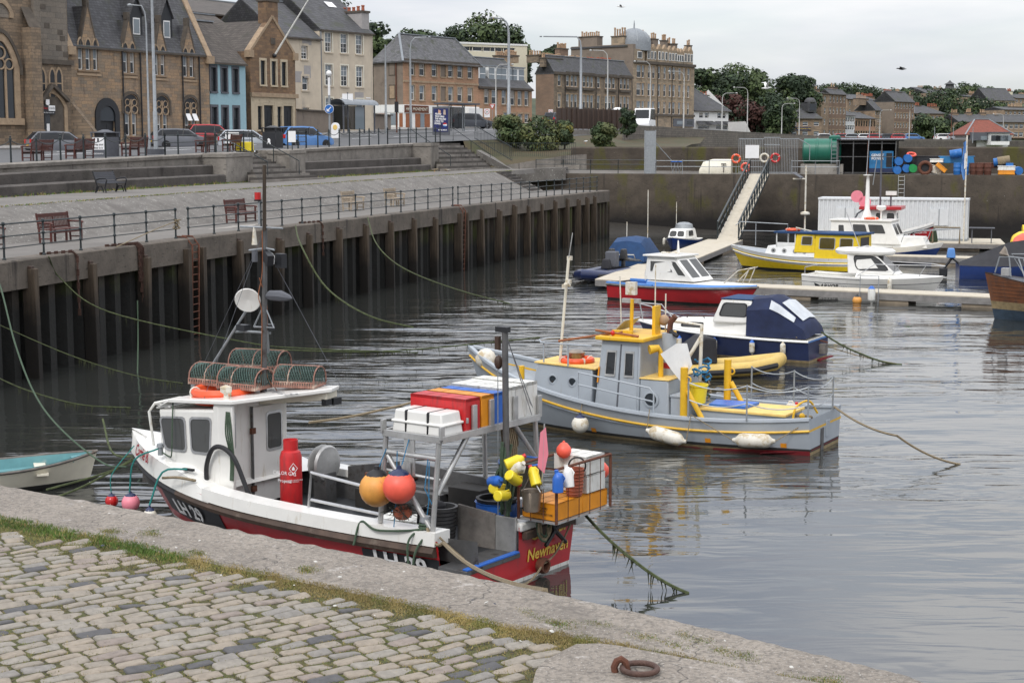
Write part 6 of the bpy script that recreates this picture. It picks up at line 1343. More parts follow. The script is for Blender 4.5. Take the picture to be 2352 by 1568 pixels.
class Cab:
 """cabin block: x0..x1 at the foot, x0t..x1t at the top, half widths w (foot) and wt (top); optional front half widths"""
 def __init__(s,par,x0,x1,x0t,x1t,w,wt,z0,z1,m,name='cabin',roof=None,ro=.08,rth=.06,wf=None,wft=None,z1f=None,bev=.03,yc=0):
  wf=wf or w; wft=wft or wt; z1f=z1f or z1
  s.c={(i,j,k):V((x,yc+j*y,z))for(i,k,x,y,z)in((0,0,x0,w,z0),(1,0,x1,wf,z0),(0,1,x0t,wt,z1),(1,1,x1t,wft,z1f))for j in(-1,1)}
  c=s.c; b=MB(); P=[c[0,-1,0],c[1,-1,0],c[1,1,0],c[0,1,0],c[0,-1,1],c[1,-1,1],c[1,1,1],c[0,1,1]]
  b.add(P,[(3,2,1,0),(4,5,6,7),(0,1,5,4),(1,2,6,5),(2,3,7,6),(3,0,4,7)],m); s.o=b.build(name,par,bev=bev,ang=30)
  if roof:
   b=MB(); t=[c[0,-1,1],c[1,-1,1],c[1,1,1],c[0,1,1]]; q_=sum(t,V())/4
   t=[p+V((ro*(1 if p.x>q_.x else-1),ro*(1 if p.y>q_.y else-1),0))for p in t]; b.prism(t,(0,0,rth),roof); s.rf=b.build('roof',par,bev=min(.02,rth*.4))
 def face(s,f,u,v):
  c=s.c
  a={'p':((0,1),(1,1)),'s':((0,-1),(1,-1)),'f':((1,-1),(1,1)),'a':((0,-1),(0,1))}[f]
  lo=c[(*a[0],0)].lerp(c[(*a[1],0)],u); hi=c[(*a[0],1)].lerp(c[(*a[1],1)],u); return lo.lerp(hi,v)
 def win(s,f,u0,u1,v0,v1,gl='glass_dark',fr='steel',name='window',cut=.14,proud=.012,fw=.035,sk=0):
  Q_=[(u0,v0),(u1,v0),(u1+sk,v1),(u0+sk*.3,v1)]; C=[s.face(f,*q_)for q_ in Q_]
  n=(C[1]-C[0]).cross(C[3]-C[0]).normalized(); ctr=sum(C,V())/4; mid=sum(s.c.values(),V())/8
  if n.dot(ctr-mid)<0:n=-n
  def ringp(k):
   o=[]
   cc=[c+(ctr-c).normalized()*k for c in C]
   for i in range(4):
    a,b,d=cc[i-1],cc[i],cc[(i+1)%4]; e=min((a-b).length,(d-b).length)*cut
    if cut:o+=[b+(a-b).normalized()*e,b+((a-b).normalized()+(d-b).normalized())*e*.3,b+(d-b).normalized()*e]
    else:o.append(b)
   return o
  A,B_2=ringp(-.005),ringp(fw*1.4); b=MB(); off=n*proud; k=len(A)
  b.loft([[p+off*.2 for p in A],[p+off for p in A],[p+off for p in B_2],[p+off*.2 for p in B_2]],fr,loop=False,caps=False); w_=b.build(name,s.o)
  b=MB(); b.poly([p+off*.5 for p in B_2],gl); b.build('pane',w_); return w_
def boat(name,label,x,y,head,cat='boat',group=None,z=0):return E(name,label,cat,(x,y,z),R(head),group)
def W_(b,p):b_m=Matrix.Translation(b.location)@b.rotation_euler.to_matrix().to_4x4(); return b_m@V(p)
def onb(b,mb,name,label,cat,p,rz=0,group=None,bev=0,rot=None,ang=38):
 o=mb.build(name,bev=bev,ang=ang); o.location=W_(b,p); o.rotation_euler=(rot[0],rot[1],rot[2]+b.rotation_euler.z)if rot else(0,0,b.rotation_euler.z+rz); return tag(o,label,cat,group)
def tubes(par,name,lines,r,m,n=6):
 if name in('stanchions','aerials','fender_lines','guard_chains','aft_stays','cords','hanging_ropes','rails','mast_bracket','quarter_ropes'):
  for P in lines:b=MB(); b.tube(curve(P)if 'rope' in name else P,r,m,n); b.build(name.rstrip('s'),par)
  return
 b=MB()
 for P in lines:b.tube(curve(P)if name in('hose','rope_bundle','quarter_ropes','cable','hanging_lines','bow_lines','boat_hook','mast_cables','stern_hoop')else P,r,m,n)
 return b.build(name,par)
def buoy(label,p,r,m,cap_='navy',name='buoy',group=None,long=1,cat='buoy'):
 b=MB(); b.ball((0,0,0),r,m,16,long); b.lathe([(r*.62,r*long*.78),(r*.5,r*long*.95),(r*.16,r*long*1.12),(r*.13,r*long*1.3),(.001,r*long*1.32)],cap_,12); o=b.build(name,loc=p); return tag(o,label,cat,group)
def fender(label,a,c,r,m='fender_white',cap_=None,group=None):
 a,c=V(a),V(c); b=MB(); d=(c-a); L=d.length
 S=[(0,r*.25),(.06,r*.35),(.1,r*.55),(.16,r*.9),(.24,r),(.5,r*1.02),(.76,r),(.84,r*.9),(.9,r*.55),(.94,r*.35),(1,r*.25)]
 b.tube([a+d*t for t,_ in S],[q_ for _,q_ in S],m,14)
 if cap_:b.tube([a+d*t for t in(.0,.1,.17)],[r*.4,r*.62,r*.98],cap_,14)
 return tag(b.build('fender'),label,'fender',group)
def ring_buoy(label,p,rot,m='orange_red',R_=.3,r=.07,group=None):
 b=MB(); b.torus((0,0,0),R_,r,m,28,8)
 for k in range(4):a=k*pi/2+.4; b.torus((R_*cos(a),R_*sin(a),0),r*1.06,.012,'rope_white',10,4,'x' if abs(sin(a))<.7 else 'y')if False else b.tube([(R_*cos(a+e)+r*1.08*cos(t)*cos(a+e),R_*sin(a+e)+r*1.08*cos(t)*sin(a+e),r*1.08*sin(t))for e,t in[(0,i*pi/5)for i in range(11)]],.02,'fender_white',4)
 o=b.build('lifebuoy',loc=p,rot=rot); return tag(o,label,'lifebuoy',group)
mat('orange_red',(.78,.1,.03),.45,v=.1); mat('fleece',(.55,.5,.3),.9)
def crate(par_lb,o,p,d,m,rz=0,ribs=4,group=None,name='fish_box',rim=True,rot=None):
 """open plastic fish box lying as asked; d = length, width, height"""
 b=MB(); x,y,z=d[0]/2,d[1]/2,d[2]
 b.bx(-x,-y,0,x,y,z*.94,m).bx(-x-.012,-y-.012,z*.9,x+.012,y+.012,z,m).bx(-x-.008,-y-.008,z*.45,x+.008,y+.008,z*.52,m).bx(-x-.01,-y-.01,.0,x+.01,y+.01,z*.07,m)
 for i in range(ribs+1):
  t=lerp(-x,x,i/ribs); b.bx(t-.012,-y-.01,0,t+.012,y+.01,z,m)
 for t in(-y,0,y):b.bx(-x-.01,t-.012,0,x+.01,t+.012,z,m)
 return onb(o,b,name,par_lb,'fish box',p,rz,group,.005,rot)
A=boat('fishing_boat','red and white inshore fishing boat with wheelhouse and stern gantry moored off the near quay',.16,23.4,144)
H=Hull(A,8.9,3.05,(.86,.84,1.1),[('k',0),('z',.0),('z',.06),('z',.46),('s',.26),('s',0)],['red_bottom','poly_white','red_paint','red_paint','red_paint'],tw=.94,rk=.14,notch=.5,p=2.2)
H.strake(.17,.085,'brown_rail',t0=.06,t1=.72,sides=(1,),dy=.03); H.strake(.17,.08,'black_rubber','bow_fender',t0=.7,dy=.03); H.strake(.17,.08,'brown_rail',t1=.72,sides=(-1,),dy=.03)
H.deck(.4,'deck_rubber',zabs=.46,bw='grey_plate',inset=.3)
H.cap(.34,.2,'gel_white',.06,.62,sides=(1,)); H.cap(.3,.2,'gel_white',.0,.62,sides=(-1,))
b=MB(); r=[]
for i in range(17):
 t=lerp(.6,1,i/16); h=H.hb(t); z=H.sh(t); up=.3*sm((t-.58)/.12); x=H.L*t
 r.append([(x,k*y,zz)for k,y,zz in((1,h+.02,z-.1),(1,h-.03,z+up*.75),(1,max(0,h-.16),z+up),(1,max(0,h*.5),z+up+.04),(-1,max(0,h*.5),z+up+.04),(-1,max(0,h-.16),z+up),(-1,h-.03,z+up*.75),(-1,h+.02,z-.1))])
b.loft(r,'gel_white',ring=False); fd=b.build('foredeck',A,ang=35)
text('Carrie B.',.3,'letter_red',A,(7.78,.74,1.2),(R(80),0,pi-.47),shear=.15,sx=.85,bold=.004)
for x,w_,tx,ts in((6.35,2.2,'LH 29',.42),(1.25,1.5,'LH 29',.42)):
 b=MB(); t0,t1=(x-w_/2)/H.L,(x+w_/2)/H.L; b.loft([[H.pt(t,H.sh(t)-o_,1,.012)for o_ in(.72,.5,.29)]for t in[lerp(t0,t1,i/6)for i in range(7)]],'black_paint',ring=False); nb=b.build('number_panel',H.o)
 t=x/H.L; a=H.pt(t-.03,H.sh(t)-.5,1); c=H.pt(t+.03,H.sh(t)-.5,1); d=c-a; up=H.pt(t,H.sh(t)-.3,1)-H.pt(t,H.sh(t)-.7,1)
 text(tx,ts,'sign_white',A,H.pt(t,H.sh(t)-(.5 if x>4 else .45),1,.03),(atan2(up.z,-up.y),0,pi+atan2(d.y,d.x)),bold=.012)
for tx,sz,y,z in(('Carrie B.',.26,-.68,.55+.12),('Newhaven',.26,-.66,.36)):text(tx,sz,'letter_gold',A,(-.012,y,z),(pi/2,0,-pi/2),shear=.2,bold=.004)
b=MB(); b.bx(-.04,-1.42,.78,.32,.08,.92,'gel_white'); b.build('transom_cap',A,bev=.03)
b=MB(); b.bx(-.1,-1.42,.66,.0,.02,.78,'brown_rail').bx(-.12,-1.55,.64,.12,-1.3,.8,'alu'); b.build('stern_bumper',A,bev=.01)
b=MB(); b.at((-.02,-.45,.16),0,0,-pi/2).lathe([(.11,-.02),(.13,.06),(.11,.12),(.085,.12),(.08,.0)],'rust',14); b.M=None; b.build('exhaust',A)
b=MB(); b.bx(-.03,.1,.4,.5,1.44,.47,'grey_plate').bx(-.035,.12,.47,.06,1.42,.5,'blue_plastic').bx(.04,.08,.44,.42,.13,1.0,'alu'); b.prism([(.42,.09,.46),(1.15,.09,.46),(1.15,.09,1.08),(.42,.09,1.02)],(0,.05,0),'weather_wood'); b.build('stern_gate',A,bev=.006)
b=MB(); b.prism([(1.2,-1.2,.46),(4.6,-1.2,.46),(4.6,-1.2,1.05),(3.3,-1.2,1.3),(1.6,-1.2,1.22),(1.2,-1.2,1.0)],(0,.05,0),'grey_plate').bx(1.3,-1.2,.95,3.9,-.75,1.0,'grey_plate').bx(2.1,-1.1,.5,2.9,-.6,.95,'grey_plate').bx(3.2,-1.1,.5,3.9,-.55,.85,'timber_dark'); b.build('bulwark_plating',A,bev=.008)
b=MB(); b.bx(1.3,.3,.465,3.2,1.0,.48,'deck_green'); b.build('deck_mat',A)
C=Cab(A,5.62,6.85,5.5,7.1,.82,.78,.9,2.26,'gel_white','wheelhouse',bev=.05,wf=.74,wft=.7,z1f=2.1,yc=.24)
C.win('p',.1,.46,.42,.9,'glass',sk=.02); C.win('p',.54,.97,.42,.9,'glass',sk=.02)
for k in(.06,.54):C.win('f',k,k+.4,.42,.9,'glass')
b=MB(); b.prism([(5.66,1.03,.9),(5.16,1.05,.9),(5.16,1.05,2.36),(5.62,1.03,2.36)],(0,-.06,0),'gel_white'); b.build('side_wing',A,bev=.01)
D_=Cab(A,5.5,5.62,5.5,5.62,.8,.8,.5,2.3,'gel_white','bulkhead',bev=.01,yc=.24); D_.win('a',.76,.95,.58,.93,'glass')
dr=MB(); dr.bx(5.44,-.52,.52,5.5,.3,2.2,'gel_white'); dd=dr.build('door',A,bev=.012); fk=Cab(dd,5.435,5.5,5.435,5.5,.001,.001,.5,.51,'gel_white','hinge'); fk.c={(i,j,k):V((5.44,-.11+j*.41,(.52,2.2)[k]))for i in(0,1)for j in(-1,1)for k in(0,1)}
fk.c={k_:v_-V((0 if k_[0]==0 else-.1,0,0))for k_,v_ in fk.c.items()}; fk.o=dd; fk.win('a',.16,.62,.52,.93,'glass')
b=MB()
for z in(.75,1.75):b.bx(5.41,.26,z,5.46,.36,z+.1,'rust')
b.bx(5.43,.3,.5,5.47,.33,2.22,'grey_plate'); b.build('hinges',dd)
b=MB(); b.prism([(7.14,.95,2.1),(7.14,-.45,2.1),(6.7,-.6,2.28),(6.7,1.04,2.28)],(0,0,.03),'gel_white'); b.prism([(6.72,1.05,2.26),(6.72,-.62,2.26),(4.5,-.85,2.46),(4.35,-.5,2.46),(5.12,1.1,2.38)],(0,0,.07),'gel_white'); b.prism([(4.42,-.45,2.32),(4.52,-.82,2.32),(5.5,-.55,2.22),(5.5,.1,2.22)],(0,0,.14),'cream_paint'); rf=b.build('roof',A,bev=.02)
text('LH 29',.36,'slate_margin',A,(5.0,.1,2.48),(-.03,-.04,pi-.25),ext=.001)
b=MB(); b.bx(4.4,-.8,2.22,4.52,-.6,2.34,'black_paint').bx(4.4,-.55,2.24,4.5,-.4,2.34,'black_paint'); b.build('work_light',A); b=MB(); b.lathe([(.05,0),(.04,.1),(.1,.14),(.1,.22),(.02,.25)],'fender_white',12,(5.5,.85,2.4)); b.build('gps_dome',A)
mz=6.0; b=MB(); b.tube([(5.47,0,2.3),(5.4,0,4.2),(5.36,0,5.3)],[.05,.045,.04],'grey_plate',8); b.tube([(5.36,0.02,5.2),(5.3,.05,6.3)],[.035,.03],'pile_timber',6); mast=b.build('mast',A)
tubes(A,'mast_cables',[[(5.5,.05,2.35),(5.44,.07,3),(5.42,.06,3.8),(5.45,.1,4.1),(5.4,.05,4.5),(5.38,.05,5.2)],[(5.3,-.15,2.45),(5.43,-.03,2.8),(5.4,-.05,3.9),(5.42,.1,4.4)]],.008,'shop_brown',5)
tubes(A,'mast_strut',[[(7.3,0,2.12),(5.6,0,4.1)],[(5.9,-.6,2.4),(5.45,-.05,4.2)],[(6.15,-.03,3.42),(5.9,.02,3.45),(5.62,-.35,3.4)]],.024,'galv',6)
tubes(A,'stay',[[(6.0,.9,2.35),(5.4,0,5.2)],[(4.4,-.8,2.5),(5.4,0,5.0)],[(7.6,0,1.8),(5.36,0,5.2)]],.005,'slate_margin',4)
tubes(A,'mast_bracket',[[(5.75,0,4.85),(5.35,0,4.9),(5.15,0,4.88)],[(5.62,.05,3.55),(5.42,0,3.95),(5.25,-.05,3.55),(5.62,.05,3.55)],[(5.95,0,5.25),(5.35,0,5.25),(4.95,0,5.25)],[(5.5,0,5.3),(5.5,0,5.75)]],.018,'galv',5)
b=MB(); b.at((5.25,.05,4.75),-.5,0,-.3).bx(-.16,-.05,-.09,.16,.06,.09,'black_paint').bx(-.14,-.07,-.07,.05,-.05,.07,'lamp_white'); b.at((5.05,-.05,4.72),-.2).bx(-.1,-.05,-.14,.1,.06,.1,'black_paint'); b.M=None; b.build('spotlight',A)
b=MB(); b.at((5.72,.08,4.02),R(36)+pi,R(-70)).lathe([(.001,.06),(.1,.05),(.19,.01),(.225,-.04),(.215,-.055),(.001,-.02)],'gel_white',22); b.M=None; dish=b.build('radar_reflector',A)
b=MB(); b.at((5.17,-.05,4.08),.15).tube([(.22,0,.0),(.14,0,.02),(-.1,0,.02),(-.24,0,.0),(-.32,0,-.01)],[.03,.085,.095,.06,.01],'slate_margin',8); b.M=None; b.build('loudhailer',A)
b=MB(); b.cyl((5.52,0,5.72),(5.52,0,5.84),.055,'lamp_red',10).cyl((5.52,0,5.69),(5.52,0,5.72),.065,'black_paint',10).cyl((5.62,0,4.66),(5.62,0,4.86),.05,'slate_margin',8).cyl((5.62,0,4.95),(5.62,0,5.25),.05,'fender_white',8,.02); b.build('signal_lights',A)
b=MB()
for k in(0,.3):b.bx(5.85-k,-.08-k,3.46,6.05-k,.06-k,3.56,'black_paint')
b.build('deck_lights',A)
tubes(A,'bow_rail',[[(7.6,.62,1.35),(7.7,.62,1.95),(7.62,.55,2.1),(7.25,.3,2.2),(6.85,.1,2.2)],[(7.25,.72,1.35),(7.4,.6,2.02)],[(7.95,-.1,1.3),(7.7,0,1.9),(7.62,.55,2.1)]],.026,'poly_white',6)
b=MB(); b.lathe([(.05,0),(.045,.14),(.07,.14),(.06,.2)],'galv',10,(7.05,.95,1.3)).bar((6.2,1.2,1.2),(5.9,1.25,1.22),.05,.04,'black_paint').cyl((7.1,-.4,1.4),(7.1,-.55,1.5),.1,'alu',8); b.build('mooring_cleats',A)
tubes(A,'rail',[[(3.3,1.22,.95),(3.25,1.2,1.5),(1.75,1.28,1.42)],[(3.26,1.2,1.06),(1.75,1.28,1.05)],[(1.75,1.28,.9),(1.75,1.28,1.5)]],.025,'steel',6)
tubes(A,'hose',[[(5.75,1.1,.95),(5.72,1.12,1.3),(5.55,1.14,1.6),(5.3,1.15,1.66),(5.05,1.13,1.5),(4.85,1.1,1.1),(4.75,1.08,.85)]],.04,'black_rubber',8)
tubes(A,'rope_bundle',[[(5.22+.02*k,1.06,2.25),(5.15+.03*k,1.08+.015*k,1.9),(5.12+.025*k,1.07,1.5),(5.15+.02*k,1.07,1.1)]for k in range(4)],.014,'rope_green',5)
tubes(A,'boat_hook',[[(6.15,.85,.95),(6.12,.9,1.65)],[(5.75,1.35,1.08),(6.1,1.42,1.1),(6.5,1.4,1.04)]],.024,'rope_tan',6)
b=MB(); b.at((4.75,-.72,1.15),0,0,pi/2).lathe([(.3,-.1),(.33,-.06),(.14,0),(.33,.06),(.3,.12),(.05,.12)],'alu',20); b.M=None; b.bx(4.6,-.85,.46,4.9,-.6,1.0,'grey_plate'); b.build('pot_hauler',A)
tubes(A,'cable',[[(6.7,.95,2.25),(6.62,1.05,1.9),(6.6,1.1,1.4),(6.75,1.02,1.32),(7.0,.95,1.35)]],.012,'rope_green',5)
b=MB(); b.lathe([(.17,0),(.185,.03),(.185,.93),(.16,1.02),(.1,1.06)],'red_plastic',22).lathe([(.12,1.0),(.125,1.22),(.11,1.22),(.105,1.02)],'red_plastic',18)
g=onb(A,b,'gas_cylinder','tall red propane gas cylinder standing behind the white wheelhouse door','gas cylinder',(4.45,.42,.56)); b=MB(); b.cyl((0,0,1.05),(0,0,1.16),.035,'alu',8); b.build('valve',g)
rr=.1876; vv=-A.rotation_euler.z-.45
for k,(s_,sz,z,da)in enumerate((('CALOR GAS',.085,.68,-.5),('Propane',.08,.55,-.5),('EXTREMELY FLAMMABLE\nKEEP UPRIGHT',.028,.55,.42))):
 al=-pi/2+da*.9-A.rotation_euler.z; o=text(s_,sz,'sign_white',g,(rr*cos(al),rr*sin(al),z),(pi/2,0,al+pi/2),ext=.001)
al=-pi/2+.36-A.rotation_euler.z; b=MB(); b.at((rr*cos(al),rr*sin(al),.76),al+pi/2)
for a0,a1 in(((-.07,0,0),(0,0,.09)),((0,0,.09),(.07,0,0)),((.07,0,0),(0,0,-.09)),((0,0,-.09),(-.07,0,0))):b.bar(a0,a1,.008,.008,'sign_white')
b.prism([(-.02,0,-.03),(.02,0,-.03),(.025,0,0),(0,0,.04),(-.025,0,0)],(0,.004,0),'sign_white'); b.M=None; b.build('hazard_label',g)
b=MB(); zg=2.34
for y in(1.34,-1.15):b.bar((.5,y,zg),(1.62,y,zg),.06,.1,'alu')
for x in(.5,1.62):b.bar((x,1.34,zg),(x,-1.15,zg),.06,.1,'alu')
b.bx(.5,-1.15,zg-.02,1.62,1.34,zg+.015,'grey_plate')
for x,y,h in((.5,1.34,.2),(1.62,1.34,.2),(.5,.55,.42),(.5,.12,.45),(.5,-.5,.42),(.5,-1.15,.35),(1.62,.55,.3)):b.bx(x-.025,y-.05,zg,x+.015,y+.05,zg+h,'alu')
b.bar((.5,.7,zg+.2),(1.0,.7,zg+.2),.03,.08,'alu'); gn=b.build('gantry_top',A,bev=.004)
for a,c in(((.66,1.36,.95),(.56,1.32,zg)),((1.68,1.36,.95),(1.58,1.32,zg)),((.6,-1.3,.95),(.56,-1.12,zg)),((1.68,-1.3,.95),(1.58,-1.12,zg)),((.7,1.33,.95),(1.55,1.33,2.0)),((.62,1.3,1.5),(.55,.62,zg)),((.6,-1.25,1.6),(.55,-.5,zg)),((.58,1.33,2.05),(1.58,1.33,2.05))):b=MB(); b.cyl(a,c,.042,'alu',10); b.build('gantry_leg',A)
b=MB(); b.bx(1.0,1.34,1.75,1.2,1.36,2.3,'alu').bx(1.05,1.38,1.7,1.25,1.4,1.95,'alu'); b.build('ladder_bracket',A)
b=MB(); b.box((0,0,.17),(.98,.5,.34),'gel_white',.9).bx(-.5,-.26,.14,.5,.26,.19,'gel_white')
for x in(-.2,.22):b.bx(x-.022,-.255,.0,x+.022,.255,.348,'black_rubber')
onb(A,b,'liferaft_canister','white liferaft canister with two black straps on the gantry end','liferaft',(1.04,1.0,zg+.02),0,None,.03)
gcr='fish boxes stood along the gantry top'
for y,m_,lb,z1 in((.55,'red_plastic','red fish box on edge on the gantry next to the white liferaft',.5),(.17,'orange_plastic','amber fish box on edge between the red and blue ones',.5),(-.1,'blue_plastic','blue fish box on edge between amber and white boxes on the gantry',.5),(-.4,'poly_white','grubby white fish box on edge next to the blue one',.54),(-.69,'poly_white','middle white fish box on the gantry',.54),(-.98,'poly_white','outermost white fish box at the far end of the gantry',.56)):
 crate(lb,A,(1.06,y,zg+.02),(1.04,.3 if y<.3 else .34,z1),m_,0,4,gcr)
buoy('amber round buoy hanging under the gantry, left of the coral one',W_(A,(1.62,1.5,1.5)),.27,'amber_buoy','black_rubber')
buoy('bright coral round buoy hanging under the gantry corner',W_(A,(1.13,1.56,1.6)),.25,'coral_buoy')
b=MB();
for k in range(40):a=random.uniform(0,6.28); b.tube([(random.gauss(0,.12),random.gauss(0,.1),random.uniform(-.12,.12))for _ in range(4)],.006,'net',3)
b.ball((0,0,-.02),.15,'basket_brown',8,.8); onb(A,b,'net_bag','bunched net bag hanging below the two round buoys','net',(1.25,1.35,1.18))
tubes(A,'cords',[[(1.62,1.45,1.82),(1.55,1.36,2.1)],[(1.13,1.5,1.92),(1.1,1.36,2.3)],[(1.3,1.4,2.1),(1.32,1.42,1.3),(1.36,1.45,.75)],[(.72,1.36,2.0),(.7,1.4,1.4),(.75,1.38,1.2)],[(.74,1.36,2.05),(.76,1.42,1.6),(.66,1.36,1.35)]],.01,'rope_blue',4)
crate('dirty white fish box standing on the boat deck under the buoys',A,(2.0,.35,.47),(.85,.5,.32),'poly_white',.2)
b=MB(); b.lathe([(.2,0),(.24,.55),(.26,.6),(.22,.6),(.2,.1)],'grey_plate',16)
for k in range(9):b.torus((0,0,.06+k*.06),.207+k*.0045,.012,'black_rubber',18,4)
b.ball((.05,.05,.6),.16,'tar_cloth',8,.5).prism([(.12,.16,.6),(.3,.2,.3),(.2,.3,.55)],(.02,.02,.02),'tar_cloth'); onb(A,b,'round_basket','dark ribbed round basket with rags beside the gantry leg','basket',(1.3,.35,.47))
b=MB(); b.lathe([(.3,0),(.33,.6),(.35,.62),(.3,.62),(.28,.1)],'blue_plastic',18).lathe([(.31,.6),(.33,.68),(.28,.68),(.26,.4)],'black_rubber',18); onb(A,b,'blue_tub','blue tub with a black one nested in it behind the wooden board','tub',(.75,-.35,.47))
b=MB(); b.tube([(.28,.02,.9),(.33,.0,3.85)],[.055,.05],'grey_plate',10).bx(.26,-.05,3.82,.48,.05,3.9,'black_paint').cyl((.45,.02,3.55),(.45,.02,3.75),.05,'dark_wood',8).ball((.45,0,3.35),.07,'dark_wood',8,1.6); b.build('aft_mast',A)
tubes(A,'aft_stays',[[(.33,.0,3.8),(.55,-1.1,2.4)],[(.33,-.02,3.8),(.5,-.95,2.4)],[(.45,.02,3.4),(.42,.06,1.0)]],.009,'galv',4)
tubes(A,'hanging_lines',[[(.3+.05*sin(k*2.1),.02+.09*cos(k*1.7),2.15-.03*k),(.3+.09*sin(k*1.3),.03+.12*cos(k*2.3),1.6),(.3+.07*cos(k),.03+.1*sin(k*3.1),1.0+.05*(k%3))]for k in range(14)],.026,'rope_green',5)
tubes(A,'hanging_ropes',[[(.6,-.3-.045*k,2.3),(.56,-.32-.05*k,1.9),(.58,-.33-.045*k,1.55-.03*(k%2)),(.62,-.35-.045*k,1.9),(.62,-.3-.045*k,2.28)]for k in range(7)]+[[(.7,-.72-.04*k,2.3),(.68,-.74-.04*k,1.9),(.72,-.7-.04*k,2.3)]for k in range(3)],.016,'rope_tan',5)
bk=E('stern_rack','steel rack hung over the red transom holding boxes, floats and cans','rack',W_(A,(-.28,-.7,1.0)),A.rotation_euler.z)
x0,x1,y0,y1=-.36,.34,-.78,.72; b=MB(); b.bx(x0,y0,-.03,x1,y1,0,'alu'); b.build('tray',bk); b=MB(); b.tube([(x0,y0,.82),(x0,y1,.82),(x1,y1,.82),(x1,y0,.82)],.022,'rust',6,closed=True)
for x,y in((x0,y0),(x0,y1),(x1,y1),(x1,y0)):b.cyl((x,y,-.02),(x,y,.82),.024,'rust',6)
b.build('frame',bk); tubes(bk,'bars',[[(x0-.01,lerp(y0,y1,k/5),-.02),(x0-.01,lerp(y0,y1,k/5),.82)]for k in range(1,5)]+[[(lerp(x0,x1,k/3),y1+.01,-.02),(lerp(x0,x1,k/3),y1+.01,.5)]for k in(1,2)],.008,'rust',4)
gb='load of the stern rack'; rk=lambda x,y,z:(-.28+x,-.7+y,1.0+z)
crate('amber fish box at the bottom of the stern rack, outer end',A,rk(.0,-.42,.01),(.6,.68,.26),'orange_plastic',0,3,gb); o_=crate('amber fish box at the bottom of the stern rack below the yellow cans',A,rk(.0,.3,.01),(.6,.7,.26),'orange_plastic',0,3,gb)
text('LHD SHETLAND\nTEL 01595 690\nNO UNAUTHORISED USE',.045,'black_paint',o_,(0,.375,.13),(pi/2,0,pi),ext=.001); b=MB()
for a_ in range(5):b.ball((.27+.03*cos(a_*1.26),.368,.13+.03*sin(a_*1.26)),.016,'black_paint',6)
b.build('emblem',o_)
crate('white fish box, lower one of the two stacked in the rack',A,rk(0,-.46,.28),(.58,.5,.28),'poly_white',0,3,gb); crate('white fish box, upper one of the two stacked in the rack',A,rk(0.01,-.45,.57),(.58,.5,.28),'poly_white',0,3,gb)
b=MB(); b.lathe([(.12,0),(.15,.4),(.165,.42),(.14,.42),(.12,.1)],'basket_brown',14)
for k in range(7):b.torus((0,0,.04+k*.055),.125+k*.0042,.01,'basket_brown',16,4)
onb(A,b,'orange_basket','terracotta coloured slatted basket between white boxes and jerrycans','basket',rk(-.2,.0,.28)); b=MB(); b.torus((0,0,0),.13,.014,'black_rubber',20,5,'y'); onb(A,b,'hose_loop','black hose loop sticking out of the terracotta basket','hose',rk(-.25,.0,.75),.6)
b=MB(); b.torus((0,0,.5),.36,.02,'blue_plastic',20,5).lathe([(.28,0),(.36,.5)],'net',20); onb(A,b,'net_bin','round netted bin with a blue rim behind the yellow cans','bin',(.35,-.45,1.25))
def can(lb,p,rot,m_,cap_='red_plastic',s=1):
 b=MB(); b.tube([(0,0,-.16*s),(0,0,-.15*s),(0,0,.06*s),(0,0,.1*s),(.02*s,0,.14*s)],[.07*s,.085*s,.085*s,.07*s,.03*s],m_,10).cyl((.02*s,0,.13*s),(.025*s,0,.18*s),.032*s,cap_,8).tube([(-.075*s,0,.0),(-.1*s,0,.06*s),(-.06*s,0,.12*s),(0,0,.13*s)],.014*s,m_,5)
 return onb(A,b,'plastic_can',lb,'plastic can',p,0,'plastic cans tied to the stern rack',.0,rot)
for lb,p,rot,m_,c_ in(('yellow can lying uppermost among the floats, with a red cap',(-0.08,0.3,1.93),(0.3,-1.2,0.5),'yellow_plastic','red_plastic'),('white round tub lying on the top yellow can',(-0.16,0.34,1.84),(-0.5,-1.0,0.3),'fender_white','fender_white'),('yellow can slanting down to the right below the white tub',(-0.14,0.4,1.68),(2.4,0.7,0.5),'yellow_plastic','red_plastic'),('yellow can lettered in black at the bottom left of the heap',(0.02,0.46,1.42),(1.9,1.1,0.3),'yellow_plastic','red_plastic'),('yellow can at the far left of the heap behind the blue one',(0.2,0.36,1.5),(1.7,0.5,0.2),'yellow_plastic','red_plastic'),('blue can tucked between yellow cans at the left',(0.16,0.46,1.62),(-0.6,-1.3,0.2),'blue_plastic','blue_plastic'),('yellow can standing behind the steel pail',(-0.3,0.12,1.7),(0.3,0.5,0.1),'yellow_plastic','red_plastic'),('blue jerrycan hanging upright on the rack corner',(-0.72,0.1,1.66),(0,0,0.5),'blue_plastic','blue_plastic'),('white jerrycan hanging beside the blue jerrycan',(-0.74,-0.14,1.7),(0.1,0.12,0.2),'gel_white','gel_white')):
 can(lb,p,rot,m_,c_,1.0)
b=MB(); b.lathe([(.12,0),(.16,.3),(.165,.31),(.15,.3),(.11,.02)],'copper',16).tube([(.16,0,.3),(.02,0,.55),(-.16,0,.3)],.01,'alu',5); onb(A,b,'steel_pail','tarnished metal pail hanging at the rack corner below the cans','pail',(-.3,.18,1.18))
b=MB(); b.prism([(0,0,0),(.1,0,.1),(.06,0,.62),(-.02,0,.7),(-.06,0,.3)],(0,.03,0),'pink_buoy').cyl((.03,.02,-.2),(.0,.02,.75),.012,'alu',5); onb(A,b,'pink_flag','folded pink marker flag standing at the stern rack corner','flag',(-.44,.05,1.75),.5)
